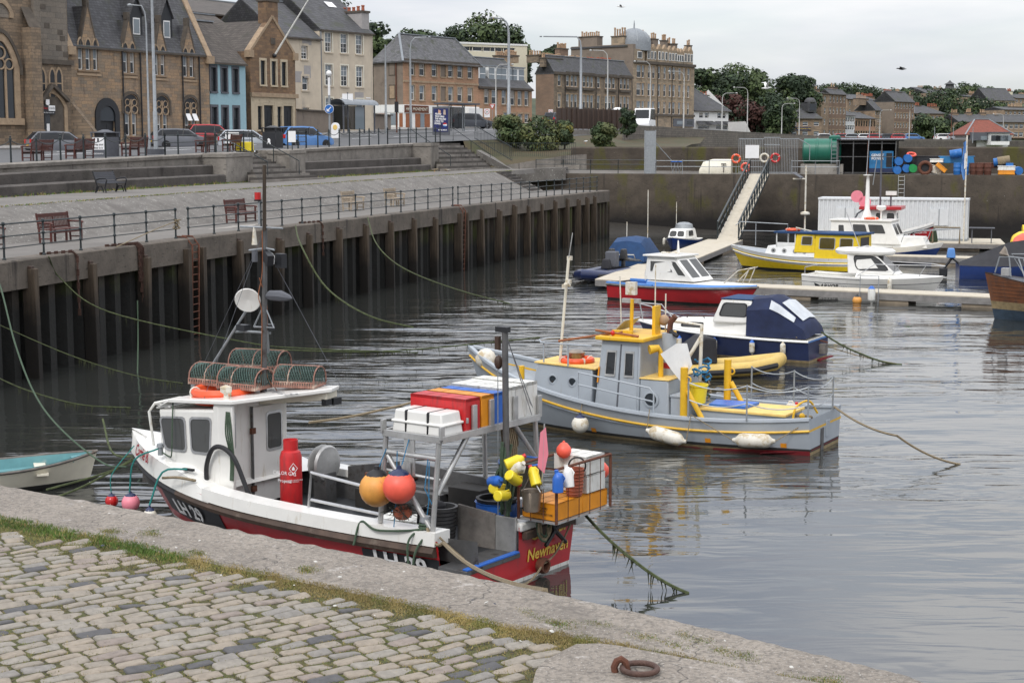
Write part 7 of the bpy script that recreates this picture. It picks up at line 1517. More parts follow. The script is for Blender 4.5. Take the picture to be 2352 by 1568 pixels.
buoy('salmon pink float behind the marker flag on the rack',W_(A,rk(.1,-.15,.92)),.12,'coral_buoy','coral_buoy'); buoy('salmon float hanging on the outer end of the stern rack',W_(A,rk(-.1,-.92,.5)),.13,'coral_buoy','coral_buoy')
P=[]
for k in range(150):a=k*.31; P.append((.02*sin(k*.9),(.15+.035*sin(k*.23))*cos(a),(.25+.05*sin(k*.17))*sin(a)*(1.05 if sin(a)<0 else .8)))
b=MB(); b.tube(P[:90],.016,'rope_tan',5).tube(P[88:],.016,'rope_green',5); onb(A,b,'rope_coil','large coil of green and tan rope hanging over the red transom','rope',(-.2,-.3,.9))
b=MB(); b.tube([(0,0,.2),(0,-.15,-.1),(0,-.45,-.35)],.035,'black_rubber',6).tube([(0,-.4,.1),(0,-.1,-.15),(0,.1,-.3)],.035,'black_rubber',6); onb(A,b,'rubber_strops','crossed black rubber strops on the red transom beside the rope coil','strop',(-.12,-.55,.78))
P_=lambda x,y,z:(x,y,z)
def creel(lb,p,rz,l=.95,w=.56,h=.3):
 o=E('lobster_pot',lb,'lobster pot',W_(A,p),A.rotation_euler.z+rz,'lobster pots on the wheelhouse roof'); b=MB(); b.bx(-l/2,-w/2,0,l/2,w/2,.05,'pot_frame')
 for i in range(18):b.bx(lerp(-l/2,l/2,i/17)-.012,w/2,.0,lerp(-l/2,l/2,i/17)+.012,w/2+.01,.1,'pot_frame')
 b.bx(-l/2,w/2,.09,l/2,w/2+.012,.11,'pot_frame'); b.build('base',o); arc=[i*pi/8 for i in range(9)]; b=MB()
 for x in(-l/2,0 if l>.9 else .1,l/2):b.tube([(x,w/2*cos(a),.05+h*sin(a)**.7)for a in arc],.012,'pot_frame',6)
 b.tube([(-l/2,0,h+.05),(l/2,0,h+.05)],.016,'pot_frame',5); b.build('hoops',o); b=MB()
 for k in range(-9,26,1):
  for sg in(1,-1):
   P=[(-l/2+l*(k/16)+sg*.5*l*(i/8-.5)*1.2,w/2*cos(a)*1.01,.05+h*sin(a)**.7)for i,a in enumerate(arc)]; P=[p_ for p_ in P if abs(p_[0])<=l/2]
   if len(P)>1:b.tube(P,.009,'net_green',3)
 for x in(-l/2,l/2):
  for k in range(1,8):b.tube([(x,lerp(-w/2,w/2,k/8),.05),(x,lerp(-w/2,w/2,k/8)*.6,h*.9)],.006,'net_green',3)
 b.build('netting',o); return o
for lb,p,rz,l in(('netted lobster pot at the front of the wheelhouse roof',(6.45,.1,2.5),.1,.9),('netted lobster pot behind the front one, against the mast',(5.75,.15,2.5),.15,.8),('tilted lobster pot on top of the others at the far side',(6.0,-.45,2.72),.3,.95),('lobster pot just aft of the mast on the wheelhouse roof',(5.05,-.45,2.52),.35,.75)):creel(lb,p,rz,l)
ring_buoy('orange lifebuoy lying uppermost under the lobster pots, marked with white letters',W_(A,(6.1,.35,2.44)),(0,0,0),R_=.48,r=.075,group='lifebuoys on the wheelhouse roof'); ring_buoy('orange lifebuoy lying beneath another one on the wheelhouse roof',W_(A,(6.12,.38,2.31)),(0,0,0),R_=.46,r=.07,group='lifebuoys on the wheelhouse roof')
crate('grey slatted crate at the front of the wheelhouse roof with rope on it',A,(6.8,.0,2.24),(.5,.4,.22),'galv',0,6)
b=MB()
for k in range(8):b.tube([(.2*cos(t*6+k),.15*sin(t*5+k*2),.1+.1*sin(t*4+k))for t in[i/12 for i in range(13)]],.014,'rope_tan',5)
onb(A,b,'rope_tangle','tangle of brown rope on the grey crate by the lobster pots','rope',(6.68,.2,2.42))
buoy('pink round fender with navy cap hanging at the red bow',W_(A,(7.6,1.18,.42)),.16,'pink_buoy',group='fenders hanging at the red bow'); buoy('white pear fender with navy cap hanging right of the pink one',W_(A,(6.55,1.66,.38)),.13,'fender_white',long=1.35,group='fenders hanging at the red bow'); buoy('small red float with navy cap hanging off the bow tip',W_(A,(8.75,.65,.2)),.12,'lamp_red',group='fenders hanging at the red bow')
for lb,P,m_,r_ in(('teal line tying the pink fender to the bow cleat',[(7.05,.98,1.42),(7.45,1.2,1.2),(7.6,1.2,.62)],'rope_teal',.016),('teal line tying the white fender to the foredeck cleat',[(6.05,1.25,1.22),(6.45,1.45,1.15),(6.58,1.64,.6)],'rope_teal',.018),('thin line with a red float hanging from the bow tip',[(8.5,.3,1.2),(8.75,.62,.7),(8.76,.65,.35)],'rope_teal',.01)):cord('fender_line',lb,'rope',[W_(A,p)for p in P],r_,m_,n=4,group='fender lines on the red bow')
e1=gz(1252,1356,DECK); cord('mooring_rope','laid tan stern rope from the red boat quarter across to the near quay edge','rope',[W_(A,(.75,1.38,1.0)),W_(A,(.35,1.5,.86)),e1],.026,'rope_tan',.12,12,group=gr); cord('mooring_rope','slack dark rope drooping from the quarter across the red transom','rope',[W_(A,(.5,1.4,.9)),W_(A,(-.25,.5,.12)),W_(A,(-.1,-.4,.2)),W_(A,(-.14,-1.1,.7))],.016,'rope_tan',.12,10,group=gr)
cord('mooring_rope','tarred stern rope running from the red transom corner into the right hand water','rope',[W_(A,(-.05,-1.4,.95)),gz(1450,1282,.45),gz(1582,1362,0)],.026,'rope_weed',.05,10,fringe=22,group=gr)
tubes(A,'quarter_ropes',[[(.7,1.3,1.0),(1.0,1.5,.95),(1.6,1.55,.88),(1.95,1.5,.95),(2.0,1.62,.6)],[(.85,1.35,1.0),(.95,1.58,.8),(.9,1.62,.3)],[(.7,1.3,1.02),(.8,1.58,.7),(.85,1.62,.3)]],.018,'rope_green',5); b=MB(); b.lathe([(.07,0),(.06,.12),(.09,.12),(.08,.2),(.02,.2)],'galv',10,(.85,1.3,.95)); b.torus((.85,1.3,.99),.09,.02,'rope_green',14,5).torus((.85,1.3,1.03),.085,.02,'rope_green',14,5); b.build('bollard',A)
b=MB(); b.tube([(3.6,-.95,.5),(3.6,-.95,1.15),(2.4,-1.0,1.1),(2.4,-1.0,.5)],.03,'alu',6).tube([(3.6,-.95,.8),(2.4,-1.0,.78)],.025,'alu',6); b.build('guard_frame',A)
b=MB(); b.bx(3.0,-1.15,1.02,3.9,-.8,1.08,'rust').bx(3.2,-1.0,1.08,3.45,-.9,1.13,'rope_teal'); b.build('sorting_bench',A,bev=.01); b=MB(); b.bx(1.35,-1.15,.47,2.0,-.7,1.1,'timber_dark'); b.build('deck_locker',A,bev=.01)
b=MB(); b.tube(curve([(3.9,-.5,.5),(3.2,-.7,.52),(2.7,-.3,.5),(2.0,-.6,.52)]),.02,'rope_blue',6); onb(A,b,'deck_hose','bright blue hose trailing along the dark deck of the red boat','hose',(0,0,0))
b=MB(); b.cyl((2.7,.7,.52),(1.9,.85,.52),.03,'alu',8); onb(A,b,'loose_pole','short bright metal pole lying on the green deck mat','pole',(0,0,0))
G=boat('workboat','grey steel workboat with yellow trim, tall wheelhouse and yellow posts on the after deck',6.9,34.05,150)
H=Hull(G,9.25,3.3,(.8,.78,1.72),[('k',0),('z',.0),('z',.07),('z',.14),('s',.28),('s',.23),('s',.0)],['red_bottom','weed_line','boot_top','grey_hull','yellow_paint','grey_hull'],tw=.64,rk=.08,zk=-.5,p=2.6,fl=(.12,.6))
H.strake(.25,.03,'yellow_paint',dy=.015); H.deck(.32,'grey_deck',bw='grey_hull'); H.cap(.12,.06,'grey_hull')
b=MB(); b.prism([(-.01,-.9,.1),(-.01,.9,.1),(1.0,1.35,.02),(1.0,-1.35,.02)],(0,0,.01),'red_bottom'); b.loft([[H.pt(t,z,1,.006)for z in(-.02,.1*(1-t/.34))]for t in(0,.1,.2,.3,.34)],'red_bottom',ring=False); b.build('boot_stripe',H.o)
C=Cab(G,5.3,7.15,5.3,6.95,.95,.9,.6,1.5,'grey_hull','fore_cabin',wf=.6,wft=.55); b=MB(); b.prism([(5.2,-.95,1.5),(7.02,-.58,1.5),(7.02,.58,1.5),(5.2,.95,1.5)],(0,0,.03),'yellow_deck'); b.build('cabin_top',G)
for u in(.32,.66):p=C.face('p',u,.62); b=MB(); b.at(p,0,-pi/2-.1).lathe([(.14,0),(.14,.03),(.1,.04),(.095,.015),(.001,.015)],'grey_hull',16).lathe([(.092,.0),(.092,.018),(.001,.02)],'pane',16); b.M=None; b.build('porthole',C.o)
C=Cab(G,4.1,5.25,4.12,5.1,.92,.82,.55,2.2,'grey_hull','wheelhouse','yellow_paint',.12,.09)
C.win('p',.14,.36,.5,.86,'glass_dark','alu',cut=.04,proud=.035); C.win('p',.58,.82,.5,.86,'glass_dark','alu',cut=.04,proud=.035)
for k in(.08,.39,.7):C.win('f',k,k+.22,.55,.86,'pane','grey_hull',cut=.04)
b=MB();
for u0,u1 in((.05,.46),(.5,.94)):b.loft([[C.face('p',u,v)+V((0,.012,0))for u in(u0,u1)]for v in(.04,.93)],'grey_hull',ring=False)
b.bar(C.face('p',.48,.04),C.face('p',.48,.95),.03,.03,'slate_margin').bar(C.face('p',.97,.4)+V((0,.03,0)),C.face('p',.97,.62)+V((0,.03,0)),.03,.03,'orange_plastic').bar(C.face('p',.5,.02)+V((0,.03,0)),C.face('p',.95,.02)+V((0,.03,0)),.04,.03,'orange_plastic'); b.build('door',C.o)
p=C.face('a',.3,.68); b=MB(); b.at(p,0,0,-pi/2).lathe([(.2,0),(.2,.03),(.15,.04),(.14,.02),(.001,.02)],'grey_hull',16).lathe([(.14,.015),(.14,.025),(.001,.026)],'pane',16); b.M=None; b.build('porthole',C.o)
C2=Cab(G,3.35,4.1,3.4,4.1,.9,.86,.5,1.36,'grey_hull','after_cabin','yellow_deck',.02,.03); p=C2.face('p',.6,.48); b=MB(); b.at(p,0,-pi/2).lathe([(.2,0),(.2,.03),(.15,.04),(.14,.02),(.001,.02)],'grey_hull',16).lathe([(.14,.015),(.14,.03),(.001,.03)],'pane',16); b.M=None; b.build('porthole',C2.o)
b=MB(); b.bx(2.95,.1,.46,3.34,.85,1.0,'grey_hull').bx(2.93,.08,1.0,3.36,.87,1.05,'grey_deck'); b.build('locker',G,bev=.01)
b=MB(); b.bx(.75,-.6,.45,2.75,.55,.72,'grey_hull').bx(.7,-.65,.72,2.8,.6,.78,'yellow_deck'); b.build('hatch',G,bev=.01); b=MB(); b.prism([(1.7,-.4,.785),(2.7,-.3,.785),(2.6,.4,.785),(1.75,.35,.785)],(0,0,.06),'blue_plastic'); onb(G,b,'blue_board','faded blue board lying on the yellow hatch','board',(0,0,0))
for p,br in(((2.95,1.0,.5),1),((2.62,-.75,.5),-1)):
 b=MB(); b.cyl(p,(p[0],p[1],1.72),.085,'yellow_paint',14).tube([(p[0]-.08,p[1],1.2),(p[0]-.45,p[1],.6)],.06,'yellow_paint',10).torus((p[0]-.1,p[1],1.45),.07,.02,'yellow_paint',10,5,'y'); b.build('tow_post',G)
b=MB(); b.cyl((3.75,.05,1.3),(3.75,.05,2.35),.17,'grey_hull',14).cyl((3.75,.05,1.55),(3.75,.05,1.68),.175,'red_paint',14).cyl((3.75,.05,1.8),(3.75,.05,1.86),.175,'red_paint',14).tube([(3.75,.05,2.35),(3.72,.05,2.6),(3.6,.05,2.75)],.07,'rust',8).tube([(3.7,.1,2.4),(3.5,.15,2.3)],.05,'black_rubber',8); b.build('funnel',G)
b=MB(); b.tube([(3.75,.5,1.36),(3.75,.5,1.95),(3.8,.55,2.05),(3.95,.7,2.02)],[.06,.06,.08,.11],'yellow_paint',10); b.build('vent_cowl',G)
tubes(G,'roof_mast',[[(4.7,.1,2.28),(4.68,.1,3.1)]],.045,'yellow_paint',10); b=MB(); b.box((4.68,.15,3.35),(.25,.12,.3),'fender_white').bx(4.5,.0,3.0,4.95,.1,3.1,'alu').box((4.15,-.1,2.6),(.08,.3,.7),'yellow_paint'); b.build('lamp_board',G); b=MB(); b.box((4.62,.72,2.36),(.5,.08,.14),'yellow_paint').ball((4.85,.76,2.36),.06,'lamp_red',8); b.build('lamp_board',G)
tubes(G,'aerials',[[(5.05,-.1,2.3),(5.1,-.1,3.6)],[(4.3,-.35,2.3),(4.3,-.35,3.9)],[(4.1,-.5,2.3),(4.1,-.5,3.2)]],.016,'fender_white',5); b=MB(); b.prism([(5.0,-.5,2.35),(5.0,.35,2.35),(4.75,.35,2.6),(4.75,-.5,2.6)],(.03,0,.03),'alu').ball((4.05,-.3,2.6),.13,'pot_clay',10); b.build('solar_panel',G,bev=.01)
tubes(G,'oar',[[(6.4,.5,2.05),(4.6,.75,2.4)],[(5.3,.75,2.4),(4.2,.75,2.32)]],.03,'shop_brown',5); tubes(G,'mast',[[(6.45,.35,1.5),(6.4,.3,2.4),(6.25,.3,4.0)],[(6.28,.18,3.35),(6.28,.42,3.4)]],.035,'cream_paint',8); b=MB()
for z in(3.4,3.3,3.95):b.bx(6.2,.15+z%.3,z,6.3,.25+z%.3,z+.1,'fender_white')
b.build('mast_lights',G); tubes(G,'mast_tip',[[(6.25,.3,4.0),(6.15,.3,4.6)]],.012,'alu',5)
tubes(G,'cabin_rail',[[(5.3,.95,2.05),(6.8,.62,2.0),(7.1,.2,2.0),(7.1,-.2,2.0),(6.8,-.6,2.0),(5.3,-.95,2.05)]]+[[(x,y,1.5),(x,y,2.02)]for x,y in((6.75,.6),(6.75,-.6),(5.9,-.8),(6.0,.78))],.022,'grey_hull',6)
tubes(G,'side_rail',[[(5.35,1.5,.75),(5.35,1.5,1.5),(3.55,1.52,1.28),(3.45,1.52,1.15),(3.45,1.52,.6)],[(5.35,1.5,1.22),(3.45,1.52,.98)]],.02,'grey_hull',6)
P=[(.12,-.85),(.08,.92),(1.3,1.38),(2.6,1.55)]; P2=[(.12,-.85),(1.2,-1.3),(2.3,-1.45)]
tubes(G,'stanchions',[[(x,y,.72),(x,y,1.5)]for x,y in P+P2[1:]],.02,'galv',6)
tubes(G,'guard_chains',[rope([(x,y,z)for x,y in Q_],.12,8)for z in(1.48,1.1)for Q_ in(P,P2)],.014,'galv',4)
b=MB(); b.cyl((8.1,.12,1.2),(8.1,.12,1.95),.05,'yellow_paint',10).cyl((7.55,.25,1.0),(7.55,.25,1.35),.07,'yellow_paint',10).ball((8.55,.28,1.45),.26,'fender_white',12).lathe([(.12,0),(.2,.12),(.22,.2),(.12,.25)],'copper',12,(6.25,-.1,1.53)); b.build('fore_fittings',G)
tubes(G,'stern_hoop',[[(.55,.6,.55),(.5,.5,.95),(.35,.1,1.05),(.25,-.2,.75)]],.025,'yellow_paint',6)
b=MB()
for k in range(14):a=k*.7; b.tube([(.75+.35*cos(a+t),.1+.45*sin(a*1.3+t),.52+.04*(k%4))for t in(0,.8,1.6,2.4)],.025,'rope_tan',5)
b.ball((.5,.1,.7),.07,'yellow_paint',8).cyl((.6,.5,.55),(.6,.8,.6),.06,'alu',8); onb(G,b,'rope_pile','pile of tan rope and fittings at the grey stern','rope',(0,0,0))
b=MB()
for k in range(16):a=k*1.1; b.tube([(3.05+.2*cos(a+t*1.2),-.25+.3*sin(a+t),.95+.06*k+.05*sin(t*3))for t in(0,.6,1.2,1.8,2.4)],.024,('rope_blue','rope_tan','rope_green','rope_tan')[k%4]if k<9 else 'rope_blue',5)
onb(G,b,'rope_hank','hanks of blue and tan rope heaped beside the yellow bucket','rope',(0,0,-.15)); b=MB(); b.lathe([(.17,0),(.21,.38),(.23,.38),(.23,.42),(.2,.42),(.17,.05)],'yellow_plastic',16); onb(G,b,'yellow_bucket','yellow bucket standing behind the near tow post','bucket',(2.8,.55,.88))
b=MB(); b.add([(0,0,0),(.3,.2,.25),(.7,.1,.3),(.95,0,-.15),(.55,.1,-.6),(.25,.1,-.35),(.4,.35,.0)],[(0,1,6),(1,2,6),(2,3,6),(3,4,6),(4,5,6),(5,0,6),(0,5,4,3,2,1)],'white_paint'); b.add([(.12,.32,-.12),(.5,.42,.02),(.72,.25,-.2),(.5,.3,-.5),(.3,.36,-.4)],[(0,1,2,3,4)],'rib_yellow'); onb(G,b,'crumpled_sack','crumpled white and yellow sack tied behind the wheelhouse','sack',(3.65,.75,1.95),pi-.3,ang=10)
tubes(G,'davit',[[(3.1,-.2,.5),(3.05,-.2,2.55),(3.9,-.35,2.6)],[(3.05,-.2,2.3),(3.6,.0,1.3)]],.045,'fender_white',8)
b=MB(); b.box((0,0,.16),(.3,.2,.3),'fender_white',.9).cyl((-.08,0,.3),(-.08,0,.36),.04,'red_plastic',8).tube([(-.02,0,.3),(.02,0,.37),(.1,0,.36),(.11,0,.3)],.02,'fender_white',5); onb(G,b,'jerrycan','translucent white jerrycan with red cap on the grey after deck','jerrycan',(1.05,-.85,.48),bev=.01)
b=MB(); b.bx(-.015,-.3,.25,0,-.05,.62,'grey_hull').bx(-.02,.12,.0,0,.3,.5,'grey_plate'); b.build('stern_plates',G,bev=.005)
ring_buoy('orange lifebuoy lying flat on the yellow fore cabin top',W_(G,(6.1,.15,1.58)),(0,0,0),R_=.36,r=.07)
gf='fenders on the grey workboat'; buoy('round white fender with blue cap hanging on the grey side',W_(G,(5.15,1.78,.36)),.2,'fender_white','navy',group=gf)
fender('long dirty white fender slung level on the grey side amidships',W_(G,(3.5,1.78,.38)),W_(G,(2.55,1.76,.2)),.155,group=gf); fender('long dirty white fender slung level near the grey stern quarter',W_(G,(1.55,1.55,.3)),W_(G,(.62,1.42,.34)),.155,group=gf)
tubes(G,'fender_lines',[[(3.5,1.75,.4),(3.5,1.62,.82)],[(2.55,1.75,.22),(2.5,1.62,.8)],[(1.55,1.55,.3),(2.5,1.62,.78)],[(.62,1.4,.34),(.1,.98,.72)],[(5.15,1.78,.6),(5.2,1.6,.8)]],.011,'rope_tan',4)
for x,z in((5.05,.02),(2.2,.05),(.55,.05)):b=MB(); t=x/9.25; b.loft([[H.pt(t+e,zz,1,.008)for zz in(.1+z,.2+z)]for e in(-.007,.007)],'orange_plastic',ring=False); b.build('draught_mark',H.o)
cord('mooring_rope','tarred stern rope from the grey workboat curving into the water at the right','rope',[W_(G,(.0,-.6,.85)),gz(2060,1000,.7),gz(2205,1066,0)],.025,'rope_tan',.1,12,group=gr)
def win_row(C,f,spec,**k):
 for u0,u1,v0,v1 in spec:C.win(f,u0,u1,v0,v1,**k)
K=boat('cabin_cruiser','navy and white cabin cruiser with a navy canvas cockpit cover',9.55,48.5,151); H=Hull(K,6.15,2.2,(.72,.78,.98),[('k',0),('z',.0),('z',.08),('s',.08),('s',.03),('s',0)],['boot_top','weed_line','navy','sky_blue','white_paint'],tw=.9,zk=-.4); H.strake(.05,.03,'white_paint'); H.deck(.02,'gel_white',inset=.03)
C=Cab(K,1.9,4.9,2.0,4.75,.88,.78,.7,1.18,'gel_white','coachroof',wf=.45,wft=.35,z1f=1.1,bev=.08); C.win('p',.58,.86,.4,.8,'glass_dark','black_rubber',cut=.3,proud=.02)
C=Cab(K,1.9,3.25,1.95,2.95,.84,.74,1.1,1.85,'gel_white','wheelhouse','canopy_blue',.02,.03,bev=.06); C.win('p',.12,.88,.28,.86,'glass','black_rubber',cut=.2); C.win('f',.1,.9,.3,.88,'glass','black_rubber')
b=MB(); b.loft([[(x,k*y,z)for k,y,z in((1,.92,.74),(1,.88,h*.72+.2),(1,.6,h),(0,0,h+.06),(-1,.6,h),(-1,.88,h*.72+.2),(-1,.92,.74))]for x,h in((2.05,1.86),(1.35,1.95),(1.05,1.82),(.25,1.2),(.18,1.1),(.1,.76))],'navy_cloth',ring=False); cv=b.build('canopy',K,ang=30); b=MB(); b.loft([[(x-.02,y,z+.03)for y,z in((.62,h),(0,h+.06),(-.62,h))]for x,h in((1.0,1.78),(.66,1.52),(.32,1.255))],'plastic_sheet',ring=False).loft([[(x,y,z+.02)for y,z in((.72,h*.95+.03),(.9,h*.72+.22))]for x,h in((1.3,1.93),(1.02,1.78),(.5,1.4))],'plastic_sheet',ring=False); b.build('clear_window',cv)
tubes(K,'pulpit',[[(5.1,.45,1.0),(5.5,.4,1.45),(6.1,.1,1.5),(6.1,-.1,1.5),(5.5,-.4,1.45),(5.1,-.45,1.0)],[(6.0,0,1.0),(6.1,0,1.5)],[(5.5,.4,1.45),(4.4,.7,1.2)]],.022,'steel',6); tubes(K,'grab_rail',[[(3.6,.5,1.18),(3.65,.5,1.24),(4.2,.42,1.22),(4.25,.42,1.16)]],.015,'dark_wood',5)
b=MB(); b.bx(-.2,-.35,.2,.0,-.1,.5,'weather_wood').bar((0,-.2,.6),(-.25,-.2,.55),.04,.04,'rust').bar((-.05,.1,.02),(-.3,-.5,.1),.1,.04,'red_bottom'); b.build('outboard_bracket',K)
for x,lb in((4.2,'white fender with blue top by the dark cover'),(3.0,'short white fender with blue top in the middle of the navy side'),(1.75,'white fender with blue top third along the navy side'),(.75,'long plain white fender near the navy transom')):
 fender(lb,W_(K,(x,1.16,.66)),W_(K,(x,1.14,.2)),.085,cap_='blue_plastic' if x>1 else None,group='fenders on the navy cruiser')
cord('mooring_rope','pair of green ropes from the navy cruiser stern to a weedy knot in the water','rope',[W_(K,(.0,-.3,.85)),gz(1985,815,.25),gz(2072,837,0)],.03,'rope_weed',.06,8,fringe=40,group=gr); cord('mooring_rope','lower pale line from the navy cruiser quarter to the weedy knot','rope',[W_(K,(.4,.95,.8)),gz(1900,795,.4),gz(2060,835,0)],.016,'rope_tan',.05,8,group=gr)
def rib(label,x,y,hd,L,B,r,m1,m2,m3):
 t=boat('inflatable_boat',label,x,y,hd); w=B/2-r; P=[(0,w,r),(L*.3,w,r),(L*.62,w*.95,r+.03),(L*.84,w*.6,r+.12),(L-r,0,r+.2)]; P=P+[(a,-b_,c)for a,b_,c in P[-2::-1]]; m=MB(); m.tube([P[0]]+P+[P[-1]],[r*.3]+[r*(.75+.25*min(1,k+.5))for k in range(len(P))]+[r*.3],m1,12); m.build('tube',t); m=MB(); m.tube([(a,b_+(r*.8 if b_>0 else-r*.8)*(1 if abs(b_)>.01 else 0),c-.02)for a,b_,c in P],r*.42,m2,8); m.build('rubbing_band',t); m=MB(); m.prism([(0,-w,-.05),(0,w,-.05),(L*.8,0,.05)],(0,0,.2),m3).bx(0,-w,0,.08,w,r*2,m3); m.build('floor',t); return t
t=rib('yellow inflatable boat with black rubbing band tied between grey boat and navy cruiser',4.7,44.9,14,3.5,1.5,.21,'rib_yellow','black_rubber','tar_cloth'); b=MB(); b.prism([(.1,-.5,.4),(1.15,-.5,.4),(1.1,-.5,1.15),(.75,-.5,1.2),(.1,-.5,.75)],(0,.9,0),'tar_cloth'); b.build('console_cover',t,bev=.06)
D=boat('day_boat','red hulled day boat with bright blue sheer and white raked wheelhouse',4.75,69.2,-37); H=Hull(D,6.9,2.3,(.72,.72,.85),[('k',0),('z',.02),('z',.08),('s',.1),('s',0)],['boot_top','boot_top','red_paint','brown_rail'],tw=.9,zk=-.4,p=2.8); H.strake(.05,.05,'weather_wood'); H.deck(.3,'sky_blue',bw='sky_blue',t1=.4,inset=.1)
b=MB(); b.loft([[(H.L*t,k*max(.01,H.hb(t)-i),H.sh(t)+d)for k,i,d in((1,.04,0),(1,.12,.25*(1-t*.8)),(1,.3,.28*(1-t*.7)),(-1,.3,.28*(1-t*.7)),(-1,.12,.25*(1-t*.8)),(-1,.04,0))]for t in[.3+.69*i/12 for i in range(13)]],['sky_blue','gel_white','gel_white','gel_white','sky_blue','sky_blue'],ring=False); b.build('foredeck',D,ang=30); H.cap(.16,.1,'sky_blue',0,.35)
C=Cab(D,1.9,4.3,1.95,3.35,.95,.82,.95,1.95,'gel_white','wheelhouse','gel_white',.14,.08,wf=.85,wft=.8); C.win('s',.1,.68,.35,.82,'glass','white_paint',cut=.04); C.win('s',.74,.92,.2,.85,'glass','white_paint',cut=.06,sk=-.02)
for k in(.05,.53):C.win('f',k,k+.42,.12,.9,'glass','white_paint',cut=.05)
tubes(D,'pulpit',[[(5.6,-.6,.95),(6.2,-.5,1.5),(6.8,-.1,1.65),(6.8,.1,1.65),(6.2,.5,1.5),(5.6,.6,.95)],[(6.3,.3,.95),(6.6,.25,1.6)],[(6.3,-.3,.95),(6.6,-.25,1.6)],[(2.3,0,2.0),(2.3,-.2,2.1),(3.2,-.2,2.1)]],.024,'fender_white',6); tubes(D,'mast',[[(2.9,.1,2.0),(3.0,.0,2.6),(3.15,-.15,2.0)],[(1.8,-.7,.9),(1.8,-.7,1.3)]],.03,'gel_white',6)
t=rib('blue inflatable boat with black outboard engines moored at the walkway end',5.35,80.4,-113,5.2,1.9,.27,'navy','black_rubber','tar_cloth');
for y in(-.3,.35):b=MB(); b.box((-.15,y,1.15),(.5,.36,.55),'black_paint',.7).bx(-.2,y-.1,.1,-.02,y+.1,.9,'black_paint'); b.build('outboard',t,bev=.06)
b=MB(); b.box((.9,.1,.95),(.5,.6,.8),'slate_margin').box((1.5,0,.75),(.4,.5,.5),'tar_cloth',.7); b.build('console',t,bev=.05)
t=boat('covered_boat','blue hulled boat wholly covered by a blue canvas canopy',6.05,83.2,73); H=Hull(t,5.4,2.2,(.6,.6,.9),[('k',0),('z',.05),('s',0)],['boot_top','canopy_blue'],zk=-.3); H.deck(.02,'gel_white'); b=MB(); b.loft([[(x,k*y,z)for k,y,z in((1,1.08,.6),(1,.98,h*.8),(1,.75,h),(0,0,h+.1),(-1,.75,h),(-1,.98,h*.8),(-1,1.08,.6))]for x,h in((-.05,.7),(.25,1.55),(1.2,1.75),(2.6,1.7),(4.2,1.0))],'canopy_blue',ring=False); b.build('canopy',t,ang=40); tubes(t,'aerials',[[(2.2,-.7,1.7),(2.2,-.7,4.3)],[(1.5,.3,1.8),(1.52,.3,2.6)],[(-.05,.5,.75),(-.3,.5,.95),(-.3,-.5,.95),(-.05,-.5,.75)]],.025,'fender_white',5)
t=boat('small_cruiser','little blue and white cabin boat facing out beside the walkway',12.0,105.2,-113); H=Hull(t,4.4,1.95,(.6,.62,.85),[('k',0),('z',.03),('s',.06),('s',0)],['boot_top','royal_blue','gel_white'],zk=-.3); H.deck(.02,'gel_white',inset=.02); C=Cab(t,1.1,3.4,1.2,3.0,.78,.66,.62,1.3,'gel_white','cabin',wf=.62,wft=.52,bev=.08); win_row(C,'f',((.08,.46,.3,.8),(.54,.92,.3,.8)),gl='glass_dark',fr='black_rubber',cut=.25); win_row(C,'p',((.3,.7,.3,.8),),gl='glass_dark',fr='black_rubber',cut=.25); b=MB(); b.lathe([(.62,0),(.55,.3),(.3,.42),(.01,.45)],'galv',14,(1.6,0,1.25)); b.build('spray_hood',t); tubes(t,'aerial',[[(1.4,-.6,1.3),(1.4,-.6,3.0)]],.02,'fender_white',5)
fender('small white fender on the little blue cabin boat',W_(t,(2.6,-1.05,.7)),W_(t,(2.6,-1.05,.15)),.1)
Y=boat('converted_lifeboat','yellow and white wooden cabin boat with blue roof and row of portholes',19.4,82.4,146.5); H=Hull(Y,8.7,2.8,(.85,.8,1.25),[('k',0),('z',.02),('z',.1),('s',.42),('s',.32),('s',.2),('s',0)],['boot_top','boot_top','yellow_hull','white_paint','yellow_hull','white_paint'],tw=.6,zk=-.4,p=2.6); H.strake(.3,.03,'white_paint'); H.deck(.05,'grey_deck')
C=Cab(Y,1.6,6.3,1.6,6.1,1.05,.95,.75,1.3,'white_paint','trunk_cabin',wf=.85,wft=.75)
for k in(.5,.62,.76,.9):p=C.face('p',k,.55); b=MB(); b.at(p,0,-pi/2).lathe([(.13,0),(.13,.03),(.09,.035),(.001,.02)],'alu',12).lathe([(.09,.02),(.09,.03),(.001,.03)],'pane',12); b.M=None; b.build('porthole',C.o)
C=Cab(Y,.9,3.3,.9,3.25,1.08,.98,.7,2.0,'yellow_hull','wheelhouse','canopy_blue',.12,.1); win_row(C,'p',((.1,.42,.4,.88),(.52,.9,.4,.88)),gl='glass',fr='alu',cut=.12); C.win('a',.2,.8,.1,.9,'door_dark','dark_wood',cut=0)
C=Cab(Y,3.3,4.5,3.3,4.4,.95,.85,1.0,2.0,'yellow_hull','fore_house','canopy_blue',.1,.1); C.win('p',.15,.7,.4,.88,'glass_dark','alu',cut=.12); b=MB()
for x in(5.6,):b.bx(4.45,.8,1.3,4.5,.86,2.0,'white_paint').bx(x-.05,.74,1.3,x,.8,2.0,'white_paint').bx(x-.05,-.8,1.3,x,-.74,2.0,'white_paint').bx(4.4,.72,1.28,x,.8,1.5,'white_paint').bx(4.4,-.9,2.0,x+.1,.9,2.1,'canopy_blue')
